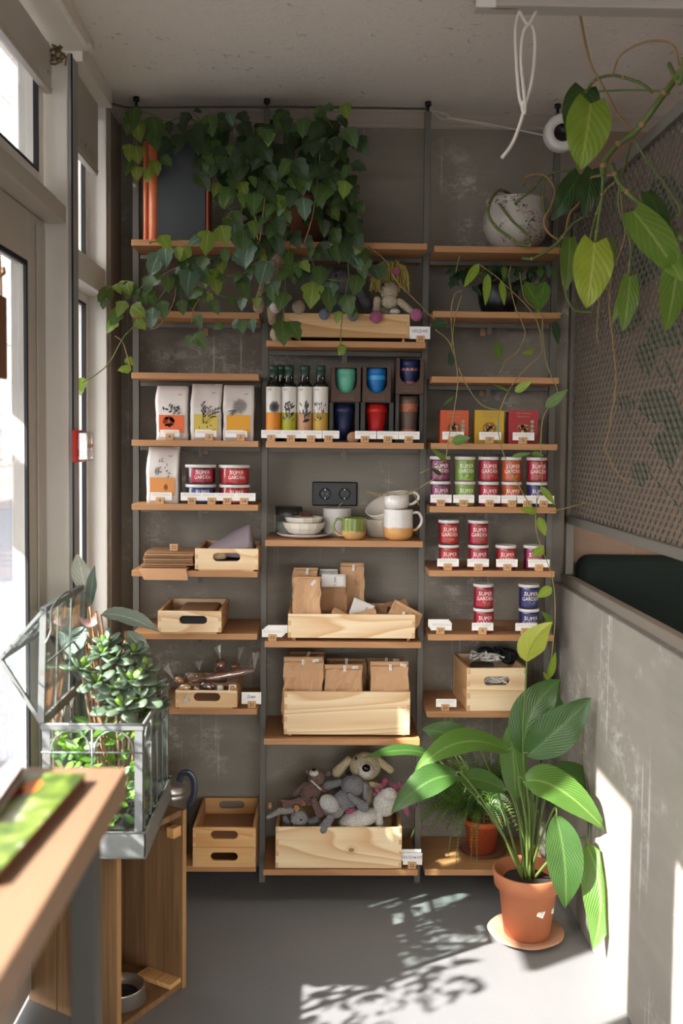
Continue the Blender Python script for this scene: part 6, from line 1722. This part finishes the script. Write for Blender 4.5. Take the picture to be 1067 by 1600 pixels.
def lily(base, ctrl, tip, w, Yb, Yc, Yt, mi=0, nrm=(0, -1, .5), stem=True, wave=.03, stemto=None, fold=.14):
    A, C, B = at(*base, Y=Yb), at(*ctrl, Y=Yc), at(*tip, Y=Yt)
    C2 = C * 2 - (A + B) / 2         # curve passes through ctrl
    b = MB(); leaf(b, A, B, w * (Yb + Yt) / 2 / F_PX, C2, nrm, 'lance', 0, fold, 10, 26, wave, base[0])
    for q_ in b.v: q_.x = min(q_.x, .858)
    l = b.build('leaf', m_lily[mi], t, True)
    if stem:
        r0 = PL + Vector((random.uniform(-.02, .02), random.uniform(-.02, .02), hp - .025))
        mid = (A + r0) / 2 + Vector(((A.x - r0.x) * -.06, 0, .03))
        b = MB(); pts = bez([r0, mid, A + (A - C).normalized() * .015 + Vector((0, 0, .004)), A + (C2 - A).normalized() * .01], 6)
        b.tube(pts, [.0048 - .0026 * i / (len(pts) - 1) for i in range(len(pts))], 8)
        b.build('stem', plain('lily_stem', '566b33', .45), t, True)
random.seed(2)
lily((797, 1176), (720, 1160), (647, 1209), 52, 3.08, 3.06, 3.02, 1, (0, -.55, 1))
lily((716, 1214), (668, 1222), (611, 1271), 50, 3.00, 2.98, 2.95, 0, (.1, -.8, .8))
lily((790, 1237), (750, 1218), (712, 1220), 36, 3.05, 3.05, 3.05, 0, (0, -.8, .8))
lily((806, 1250), (802, 1185), (796, 1131), 44, 3.14, 3.14, 3.14, 1, (-.5, -1, 0))
lily((818, 1180), (832, 1112), (876, 1062), 64, 3.12, 3.12, 3.14, 0, (-.25, -1, .1))
lily((823, 1181), (872, 1140), (923, 1090), 66, 3.08, 3.06, 3.06, 0, (.0, -1, .35))
lily((817, 1222), (872, 1232), (950, 1301), 64, 3.02, 2.98, 2.93, 1, (.15, -.8, .75))
lily((868, 1272), (882, 1345), (883, 1419), 62, 2.98, 2.93, 2.92, 0, (.1, -1, .1))
lily((915, 1318), (938, 1395), (926, 1484), 58, 3.0, 2.93, 2.88, 1, (-.3, -1, .1))
lily((850, 1205), (920, 1232), (948, 1320), 55, 3.18, 3.14, 3.10, 0, (.2, -.8, .8))
lily((742, 1166), (702, 1148), (660, 1140), 42, 3.2, 3.2, 3.22, 0, (0, -1, .5))
lily((676, 1184), (632, 1172), (566, 1185), 24, 3.1, 3.08, 3.05, 0, (0, -.6, 1))
lily((868, 1085), (862, 1140), (845, 1190), 46, 3.24, 3.24, 3.24, 0, (-.2, -1, .1), False)
for k in range(7):      # bare stalks
    a_ = random.uniform(-.6, .9); r0 = PL + Vector((random.uniform(-.025, .025), random.uniform(-.02, .02), hp - .025))
    b = MB(); e = r0 + Vector((a_ * .07, random.uniform(-.05, .05), random.uniform(.22, .36))); b.tube(bez([r0, (r0 + e) / 2 + Vector((-.004, 0, .0)), e], 5), [.0052, .005, .0048, .0045, .0042, .004, .0038, .0035, .0032, .003, .0028], 8); b.build('stem', MATS['lily_stem'], t, True)
# spathe on its long stalk
A, B = at(823, 1034, Y=3.04), at(863, 972, Y=3.00)
b = MB(); leaf(b, A, B, 46 * 3.0 / F_PX, (A + B) / 2 + Vector((-.03, -.01, .012)), (.05, -1, .2), 'ovate', 0, -.25, 10, 14, .02, 1)
b.build('spathe', leafmat('spathe_lime', 'aab243', 'b9bf55', '8f9d3c', .45, 5, .35, .15), t, True)
b = MB(); b.tube(bez([A, at(820, 1090, Y=3.06), at(817, 1180, Y=3.10), PL + Vector((0, 0, hp - .02))], 6), .0028, 8); b.build('stem', MATS['lily_stem'], t, True)
# ================================================================== CRATE, TERRARIUM, TABLE
ang = math.atan2(.52, .85)
cr0 = Vector((-.54, 2.61, 0)); ux = Vector((.52, .854, 0)).normalized(); uy = Vector((-.854, .52, 0)).normalized()   # ux along the open face, uy into the crate
t = thing('wooden_crate', cr0, 'weathered wooden fruit crate stood on end, opening to the right, under the glass planter', 'crate', rz=math.atan2(ux.y, ux.x))
# local: x along open face, y into the crate
W_, D_, H_ = .285, .34, .532
def cb(name, boxes, mat=m_crate):
    b = MB()
    for q in boxes: b.box(*q)
    return b.build(name, mat, t, bevel=.002)
th = .012
for nm, xx in (('near_side', 0), ('far_side', W_ - th)):
    cb(nm + '_board', [(xx, xx + th, D_ * k / 3 + .002, D_ * (k + 1) / 3 - .003, 0, H_) for k in range(3)] if nm == 'near_side' else [(xx, xx + th, 0.0, D_, 0, H_)])
cb('back_board', [(th + .002, W_ * .36, D_ - th, D_, .0, H_), (W_ * .375, W_ * .66, D_ - th, D_, .0, H_), (W_ * .675, W_ - th - .002, D_ - th, D_, 0, H_)])
cb('bottom_board', [(th, W_ - th, 0.004, D_ - th, .0, .018)])
cb('top_board', [(th, W_ - th, 0.004, D_ - th, H_ - .018, H_)])
cb('corner_batten', [(W_ - th - .035, W_ - th, .004, .03, H_ - .075, H_ - .045), (th, .04, D_ - th - .03, D_ - th, .02, H_ - .02)], m_pine_w)
cb('lower_batten', [(W_ - th - .05, W_ - th, .004, .13, .018, .032)], m_pine_w)
cb('edge_strip', [(-.002, th + .002, -.004, .0, 0, H_), (W_ - th - .002, W_ + .002, -.004, 0, 0, H_)], plain('crate_edge', '9c764a', .7, var=.15))
# steel bowl inside
bw = cr0 + ux * .105 + uy * .085
t = thing('steel_bowl', (bw.x, bw.y, .0185), 'brushed steel pet bowl standing on the floor of the crate', 'bowl')
MB().lathe([(0, .002), (.062, .0), (.072, .006), (.066, .045), (.068, .048), (.064, .049), (.058, .035), (.04, .012), (0, .010)], 48).build('bowl_body', m_steelpot, t)
MB().lathe([(0, .024), (.05, .024)], 32).build('water', plain('water_dark', '20252a', .05), t)
# steel can behind the crate, on the bottom shelf
p = at(262, 1330, Y=3.50); zb = SHELF['L1353']
t = thing('watering_can', (at(268, 1300, Y=3.50).x, 3.50, zb), 'grey metal can with curved handle behind the crate', 'can')
hc = at(268, 1222, Y=3.46).z - zb
MB().lathe([(0, 0), (.060, 0), (.060, hc - .062), (.063, hc - .058), (.060, hc - .052), (.060, hc - .044), (.063, hc - .040), (.060, hc - .034), (.060, hc - .022), (.055, hc - .018), (.040, hc - .004), (0, hc)], 40).build('can_body', m_steelpot, t)
b = MB(); b.tube(bez([(.030, -.02, hc - .004), (.040, -.02, hc + .022), (.062, -.02, hc + .026), (.080, -.02, hc + .004), (.082, -.02, hc - .045), (.070, -.02, hc - .085), (.062, -.02, hc - .088)], 6), .012, 10, flat=.35)
b.build('handle', plain('handle_blue_metal', '4c5262', .35, .6), t)

# ---- glass planter
TX0, TX1, TY0, TY1, TZ0 = -.715, -.445, 2.50, 2.93, H_ + .001
tz1 = at(140, 1300, Y=TY0).z; tz2 = at(140, 1133, Y=TY0).z
t = thing('glass_planter', ((TX0 + TX1) / 2, (TY0 + TY1) / 2, TZ0), 'greenhouse shaped glass planter with grey metal frame and open roof, on the crate', 'terrarium')
TT = t
b = MB(); b.box(TX0, TX1, TY0, TY0 + .003, TZ0, tz1); b.box(TX0, TX1, TY1 - .003, TY1, TZ0, tz1); b.box(TX0, TX0 + .003, TY0, TY1, TZ0, tz1); b.box(TX1 - .003, TX1, TY0, TY1, TZ0, tz1); b.box(TX0, TX1, TY0, TY1, TZ0, TZ0 + .004)
for z in (TZ0 + .003, tz1 - .002): 
    b.tube([(TX0, TY0, z), (TX1, TY0, z), (TX1, TY1, z), (TX0, TY1, z), (TX0, TY0, z)], .003, 6)
b.build('tray', m_galv, t, True)
b = MB()
w_ = .022; i_ = .006
x0, x1, y0, y1 = TX0 + i_, TX1 - i_, TY0 + i_, TY1 - i_
for (x, y) in ((x0, y0), (x1, y0), (x0, y1), (x1, y1)):
    sx = 1 if x == x0 else -1; sy = 1 if y == y0 else -1
    b.box(min(x, x + sx * w_), max(x, x + sx * w_), min(y, y + sy * .002), max(y, y + sy * .002), TZ0 + .01, tz2)
    b.box(min(x, x + sx * .002), max(x, x + sx * .002), min(y, y + sy * w_), max(y, y + sy * w_), TZ0 + .01, tz2)
for z in (tz2, ):
    for p0, p1 in (((x0, y0), (x1, y0)), ((x1, y0), (x1, y1)), ((x1, y1), (x0, y1)), ((x0, y1), (x0, y0))):
        b.bar((p0[0], p0[1], z - .006), (p1[0], p1[1], z - .006), .004, .016)
        b.tube([(p0[0], p0[1], z), (p1[0], p1[1], z)], .0035, 8)
b.build('frame', m_rust, t, True)
b = MB(); zb_ = at(140, 1177, Y=TY0).z
def arch(f, a0, a1, z0, z1):
    pts = [f(a0, z0)]; r = (a1 - a0) / 2; n = 14
    for i in range(n + 1):
        q = PI - PI * i / n; pts.append(f((a0 + a1) / 2 + r * math.cos(q), z1 - min(r, z1 - z0) + min(r, z1 - z0) * math.sin(q)))
    pts.append(f(a1, z0)); b.tube(pts, .0022, 6)
fx = lambda y: (lambda a, z: (a, y, z)); fy = lambda x: (lambda a, z: (x, a, z))
for y in (y0, y1):
    xm = (x0 + x1) / 2
    arch(fx(y), x0 + w_ + .004, xm - .006, zb_, tz2 - .016); arch(fx(y), xm + .006, x1 - w_ - .004, zb_, tz2 - .016)
    b.tube([(x0, y, zb_), (x1, y, zb_)], .002, 6); b.tube([(xm, y, tz1), (xm, y, tz2)], .0025, 6)
for x in (x0, x1):
    L = (y1 - y0 - 2 * w_) / 4
    for k in range(4): arch(fy(x), y0 + w_ + L * k + .005, y0 + w_ + L * (k + 1) - .005, zb_, tz2 - .016)
    for k in range(1, 4): b.tube([(x, y0 + w_ + L * k, tz1), (x, y0 + w_ + L * k, tz2)], .0025, 6)
    b.tube([(x, y0, zb_), (x, y1, zb_)], .002, 6)
b.build('arches', m_rust, t, True)
b = MB()
b.box(x0 + .003, x1 - .003, y0 + .003, y0 + .005, tz1 - .03, tz2 - .01); b.box(x0 + .003, x1 - .003, y1 - .005, y1 - .003, tz1 - .03, tz2 - .01)
b.box(x0 + .003, x0 + .005, y0 + .003, y1 - .003, tz1 - .03, tz2 - .01); b.box(x1 - .005, x1 - .003, y0 + .003, y1 - .003, tz1 - .03, tz2 - .01)
b.build('glass_panes', m_glass_t, t, True)
b = MB(); b.box(TX0 + .006, TX1 - .006, TY0 + .006, TY1 - .006, TZ0 + .005, tz1 - .012); b.build('soil', m_soil, t, True)
# open gable roof, hinged along the window side
A = at(68, 953, Y=TY0 + .01); Bp = Vector((TX0 + .006, TY0 + .006, tz2 + .006)); C = at(-24, 1029, Y=TY0 + .01); C.x = max(C.x, -.812)
dY = Vector((0, TY1 - TY0 - .012, 0))
b = MB(); 
def plate(p, q, w=.018, th_=.003): b.bar(p, q, w, th_)
for o_ in (Vector((0, 0, 0)), dY):
    b.bar(A + o_, Bp + o_, .016, .010); b.bar(A + o_, C + o_, .014, .008); b.bar(C + o_, Bp + o_, .010, .010)
b.bar(A, A + dY, .014, .014); b.bar(Bp, Bp + dY, .008, .016); b.bar(C, C + dY, .010, .014)
for k in (.33, .66): b.bar(A + dY * k, Bp + dY * k, .004, .004); b.bar(A + dY * k, C + dY * k, .004, .004)
m_ = (A + Bp) / 2; b.bar(m_, m_ + dY, .004, .004)
lid = b.build('roof_frame', m_rust, t, True)
b = MB()
for P, Q in ((A, Bp), (A, C)):
    e = (Q - P); b.add([P + e * .04 + dY * .01, Q - e * .04 + dY * .01, Q - e * .04 + dY * .99, P + e * .04 + dY * .99], [(0, 1, 2, 3)])
for o_ in (Vector((0, .002, 0)), dY * .995): b.add([A + o_, Bp + o_, C + o_], [(0, 1, 2)])
b.build('roof_glass', m_glass_t, t, True, solid=.002)
b = MB(); q0 = A + dY * .02; h_ = Vector((.008, 0, .004))
b.tube(bez([Bp + dY * .0 + Vector((.012, -.004, .20)), A + Vector((.02, -.004, -.05)), A + Vector((.02, 0, .0)), A + dY * .3 + Vector((.012, 0, .016)), A + dY * .55 + Vector((.006, 0, .012)), A + dY * .62 + Vector((.012, 0, -.004))], 6), .0028, 8)
b.build('roof_latch', m_rust, t, True)
# ---- jade plant in the planter
soilz = tz1 - .012
def rosette(b, c, up, n, L, seed, mi=0):
    random.seed(seed)
    tilt = Vector((random.uniform(-.5, .5), random.uniform(-.9, -.1), 1)).normalized()
    e1 = tilt.orthogonal().normalized(); e2 = tilt.cross(e1)
    for k in range(n):
        a = 2 * PI * k * .382 + random.uniform(-.2, .2); el = -.35 + 1.5 * (k / n)
        d = ((e1 * math.cos(a) + e2 * math.sin(a)) * math.cos(el) + tilt * math.sin(el)).normalized()
        ll = L * (1 - .55 * (k / n) ** 1.5) * random.uniform(.85, 1.15)
        s = d.cross(tilt); s = (s if s.length > .05 else d.orthogonal()).normalized(); u = s.cross(d)
        rot = Matrix((s, d, u)).transposed()
        b.ellip(Vector(c) + d * ll * .55 - u * ll * .04, (ll * .29, ll * .54, ll * .10), mi if k < n - 2 else 1, rot, 12, 8)
m_jade = [N('jade_leaf').m, plain('jade_young', '6f8f38', .35)]
nn = m_jade[0].node_tree; pb = [x for x in nn.nodes if x.type == 'BSDF_PRINCIPLED'][0]; pb.inputs['Base Color'].default_value = hexc('5a6955'); pb.inputs['Roughness'].default_value = .33; pb.inputs['Specular IOR Level'].default_value = .55
t = thing('jade_plant', (-.545, 2.72, soilz), 'jade plant with thick oval leaves growing up out of the glass planter', 'plant')
bl, bs = MB(), MB(); root = Vector((-.545, 2.72, soilz)); 
ros = [(205, 1062, 2.68, .058, 12), (180, 1030, 2.72, .050, 12), (128, 1045, 2.66, .045, 10), (165, 1005, 2.76, .045, 10), (215, 1090, 2.66, .055, 12), (190, 1105, 2.62, .058, 11), (225, 1045, 2.74, .045, 10), (150, 1065, 2.66, .048, 10), (235, 1075, 2.78, .045, 10), (180, 1075, 2.66, .055, 12), (225, 1115, 2.70, .05, 10), (160, 1020, 2.72, .045, 10), (210, 1020, 2.8, .04, 10), (170, 1095, 2.7, .045, 10), (245, 1100, 2.8, .04, 9)]
for k, (px, py, Y, L, n_) in enumerate(ros):
    c = at(px, py, Y=Y); rosette(bl, c, None, n_ + 2, L * 1.22, k)
    bs.tube(bez([root + Vector((random.uniform(-.01, .01), 0, -.01)), (root + c) / 2 + Vector(((c.x - root.x) * .2, 0, .0)), c], 5), .005, 8)
bl.build('leaves', m_jade, t, True); bs.build('stems', plain('jade_stem', '8a6a58', .7), t, True)
# ---- low green plants inside
t = thing('leafy_seedling', (-.63, 2.60, soilz), 'bright green leafy plants growing low inside the glass planter', 'plants', kind='stuff')
bl = MB(); random.seed(12); m_gr = [leafmat('seed_bright', '5d8f2c', '77ab34', '9cc25a', .4, 6, .4, .3), leafmat('seed_mid', '3c6a30', '4a7c38', '7a9c5c', .4, 6, .3, .3), leafmat('seed_pale', 'b9c6a4', 'c6d2b2', 'e0e6d2', .4, 6, .3, .3)]
for k in range(190):
    px, py = random.uniform(65, 222), random.uniform(1130, 1290); Y = random.uniform(2.53, 2.86)
    p = at(px, py, Y=Y); p.x = min(max(p.x, TX0 + .03), TX1 - .03); p.z = max(p.z, soilz + .01)
    d = Vector((random.uniform(-1, 1), random.uniform(-.6, .2), random.uniform(-.3, .6))).normalized(); L = random.uniform(.03, .055)
    e = p + d * L; e.x = min(max(e.x, TX0 + .015), TX1 - .015); e.y = min(max(e.y, TY0 + .02), TY1 - .02)
    leaf(bl, p, e, L * .55, None, (0, -.7, 1), 'ovate', random.choices((0, 1, 2), (4, 4, 1))[0], .15, 4, 6, .03)
bl.build('leaves', m_gr, t, True)
# ---- calathea with variegated leaves behind the jade
t = thing('calathea', (-.62, 2.85, soilz), 'tall calathea with pink and silver striped leaves behind the jade plant', 'plant')
root = Vector((-.62, 2.85, soilz))
m_cal = leafmat('calathea_leaf', '5a6d60', '6e7f74', 'b8b4ae', .35, 9, .25, .9); m_calp = plain('calathea_pink', 'b08a88', .5); m_calw = leafmat('calathea_pale', 'c8c8be', 'b4b8aa', 'e8e6e0', .35, 6, .5, .5); m_cald = leafmat('calathea_dark', '35423c', '45524c', '7c8a84', .35, 9, .2, .6)
m_pet = plain('calathea_stalk', 'a06a4a', .6)
def cal(base, ctrl, tip, w, Y, mat, nrm=(0, -1, .6), r0=None):
    A, C, B = at(*base, Y=Y), at(*ctrl, Y=Y), at(*tip, Y=Y - .02)
    b = MB(); leaf(b, A, B, w * Y / F_PX, C * 2 - (A + B) / 2, nrm, 'lance', 0, .16, 10, 20, .03, base[0]); b.build('leaf', mat, t, True)
    rr = r0 or root; b = MB(); b.tube(bez([rr, (rr + A) / 2 + Vector((.01, 0, .02)), A], 6), .0028, 8); b.build('stem', m_pet, t, True)
cal((158, 960), (200, 965), (250, 988), 38, 2.80, m_cal, (.1, -.5, 1))
cal((197, 986), (215, 1005), (236, 1022), 26, 2.82, m_cal, (.4, -1, .3))
cal((196, 986), (202, 1000), (212, 1018), 12, 2.825, m_calp, (.2, -1, .3))
cal((140, 948), (144, 915), (148, 884), 22, 2.86, m_cald, (-.6, -1, 0))
cal((134, 925), (128, 895), (120, 865), 34, 2.90, m_calw, (-.2, -1, 0))
cal((138, 988), (122, 1000), (98, 1034), 34, 2.82, m_cald, (-.3, -1, .4))
cal((150, 955), (142, 975), (118, 960), 14, 2.84, m_calp, (0, -1, .6))
b = MB()
for k in range(3):
    a = root + Vector((.012 * k - .03, .01, 0)); b.tube(bez([a, a + Vector((.004, 0, .12)), at(132 + k * 7, 985 + (k % 2) * 20, Y=2.86)], 5), .004, 8)
b.build('stem', m_pet, t, True)

# ---- table in the foreground
tc = at(198, 1199, Y=1.5); tz = tc.z; txr = tc.x
t = thing('bar_table', (txr - .3, .9, 0), 'high wood topped table in the near left corner, out of focus', 'table')
b = MB(); b.box(-.80, txr, .30, 1.50, tz - .046, tz); b.build('tabletop', m_table, t, True, bevel=.002)
lx = at(155.5, 1450, Y=1.44)
for (x, y) in ((lx.x - .02, 1.44), (-.76, 1.44), (lx.x - .02, .36), (-.76, .36)):
    b = MB(); b.box(x - .0185, x + .0185, y - .0185, y + .0185, 0, tz - .046); b.build('leg', plain('leg_dark_grey', '3a3a36', .5), t, True, bevel=.002)
b = MB(); b.box(-.76, lx.x - .02, 1.425, 1.455, tz - .076, tz - .046); b.build('apron', m_iron, t, True)
def covermat():
    n = N('magazine_cover'); v = n.obj(); a = n.noise(v, 22, 4, .6, .4); bb = n.noise(v, 9, 2)
    c = n.ramp(a, [(.30, hexc('263414')), (.45, hexc('40581e')), (.60, hexc('6c8030')), (.75, hexc('94946c'))])
    c = n.mix(n.ramp(bb, [(.60, 0.0), (.68, .8)]), c, hexc('dcd8d0')); n.col(c); n.set(.35)
    return n.m
m_cov = covermat()
mr = at(127, 1207, Z=tz + .014)
t = thing('magazine', (mr.x - .12, mr.y - .12, tz), 'thick magazine with green garden cover lying on the near table', 'magazine', rz=R(-3.2))
b = MB(); b.box(-.20, .12, -.22, .12, 0, .0125); b.build('pages', plain('magazine_edge', '6b4330', .7), t)
b = MB(); b.box(-.201, .121, -.221, .121, .0125, .0145); cv = b.build('cover', m_cov, t)
b = MB(); f = lambda x_, y_: Vector((x_, y_, .0150))
def blob(cx, cy, rx, ry, mat, nm):
    b = MB(); b.add([f(cx, cy)] + [f(cx + rx * math.cos(2 * PI * i / 20), cy + ry * math.sin(2 * PI * i / 20)) for i in range(20)], [(0, i + 1, (i + 1) % 20 + 1) for i in range(20)]); b.build(nm, mat, cv)
blob(.062, .06, .014, .03, plain('print_orange', 'd0702c', .5), 'printed_orange_flower'); blob(.048, .035, .013, .018, plain('print_red', '8c2030', .5), 'printed_red_flower')
b = MB(); stroke(b, [(-.00, .08), (-.01, .04), (-.0, .0), (.012, -.06), (.016, -.14), (.01, -.2)], .022, lambda x_, z_: Vector((x_, z_, .0150))); b.build('printed_white_streak', plain('print_white', 'd2d8c6', .5), cv)
mr = at(40, 1199, Z=tz + .035)
t = thing('hardback_book', (mr.x - .08, mr.y - .07, tz + .0152), 'pale book lying on the left part of the magazine', 'book', rz=R(4))
b = MB(); b.box(-.12, .075, -.10, .09, .002, .018); b.build('pages', plain('book_edge_brown', '7c5a46', .7), t)
b = MB(); b.box(-.122, .078, -.103, .093, .018, .021); b.box(-.122, .078, -.103, .093, 0, .002); b.build('cover', plain('book_cover_pale', 'c4c4cc', .4), t)

# ================================================================== LIGHT
sun = bpy.data.lights.new('sun', 'SUN'); so = bpy.data.objects.new('sun', sun); COL.objects.link(so)
so.rotation_euler = Vector((1, .60, -.87)).to_track_quat('-Z', 'Y').to_euler()
sun.energy = SUN_E; sun.angle = R(.6); sun.color = (1, .95, .88)
world = bpy.data.worlds.new('world'); scene.world = world; world.use_nodes = True
bgn = world.node_tree.nodes['Background']; bgn.inputs[0].default_value = (.985, .985, .99, 1); bgn.inputs[1].default_value = SKY_E
def portal(y0, y1, z0, z1):
    l = bpy.data.lights.new('portal', 'AREA'); l.shape = 'RECTANGLE'; l.size = z1 - z0; l.size_y = y1 - y0
    l.cycles.is_portal = True
    o = bpy.data.objects.new('portal', l); COL.objects.link(o); o.location = (GX - .06, (y0 + y1) / 2, (z0 + z1) / 2)
    o.rotation_euler = Vector((1, 0, 0)).to_track_quat('-Z', 'Y').to_euler()
for q in ((3.1, 3.48, .97, 2.7), (1.66, 2.8, .2, 2.1), (.1, 1.36, .2, 2.1), (-.0, 2.9, 2.35, 2.7), (-3.1, -.25, .2, 2.7)): portal(*q)
o = bpy.data.objects['portal'].copy(); o.data = o.data.copy(); COL.objects.link(o); o.data.size = 3.8; o.data.size_y = 1.6; o.location = (1.2, -3.3, 1.05); o.rotation_euler = (R(90), 0, 0)
# fill lamps added out of view behind the camera and in the side room
def pendant(x, y, z, e, label):
    t = thing('fill_pendant', (x, y, z), label, 'lamp')
    b = MB(); b.lathe([(.02, .16), (.04, .14), (.15, .0), (.148, .0), (.035, .135), (.0, .15)], 32); b.build('lamp_shade', m_iron, t)
    b = MB(); b.tube([(0, 0, .16), (0, 0, ZC - z)], .003, 6); b.build('cable', m_black, t)
    em = N('bulb'); em.b.inputs['Emission Color'].default_value = (1, .78, .52, 1); em.b.inputs['Emission Strength'].default_value = 6
    b = MB(); b.ellip((0, 0, .06), (.035, .035, .045)); b.build('bulb', em.m, t)
    l = bpy.data.lights.new('fill_light', 'AREA'); l.shape = 'DISK'; l.size = .24; l.energy = e; l.color = (1, .80, .60)
    o = bpy.data.objects.new('fill_light', l); COL.objects.link(o); o.parent = t; o.location = (0, 0, -.005)
pendant(.5, -.9, 2.2, FILL_E, 'added grey fill lamp hanging unseen behind the viewer')
pendant(2.4, 2.3, 2.35, FILL2_E, 'added grey fill lamp hanging unseen over the side room seats')
vs_ = scene.view_settings; scene.display_settings.display_device = 'sRGB'
vs_.view_transform = 'Standard'; vs_.look = 'None'; vs_.gamma = 1; vs_.exposure = EXPO; vs_.use_curve_mapping = False
scene.cycles.use_denoising = True
scene.cycles.max_bounces = 10; scene.cycles.diffuse_bounces = 4; scene.cycles.transparent_max_bounces = 24; scene.cycles.transmission_bounces = 8
scene.cycles.sample_clamp_indirect = 6; scene.cycles.caustics_reflective = False; scene.cycles.caustics_refractive = False
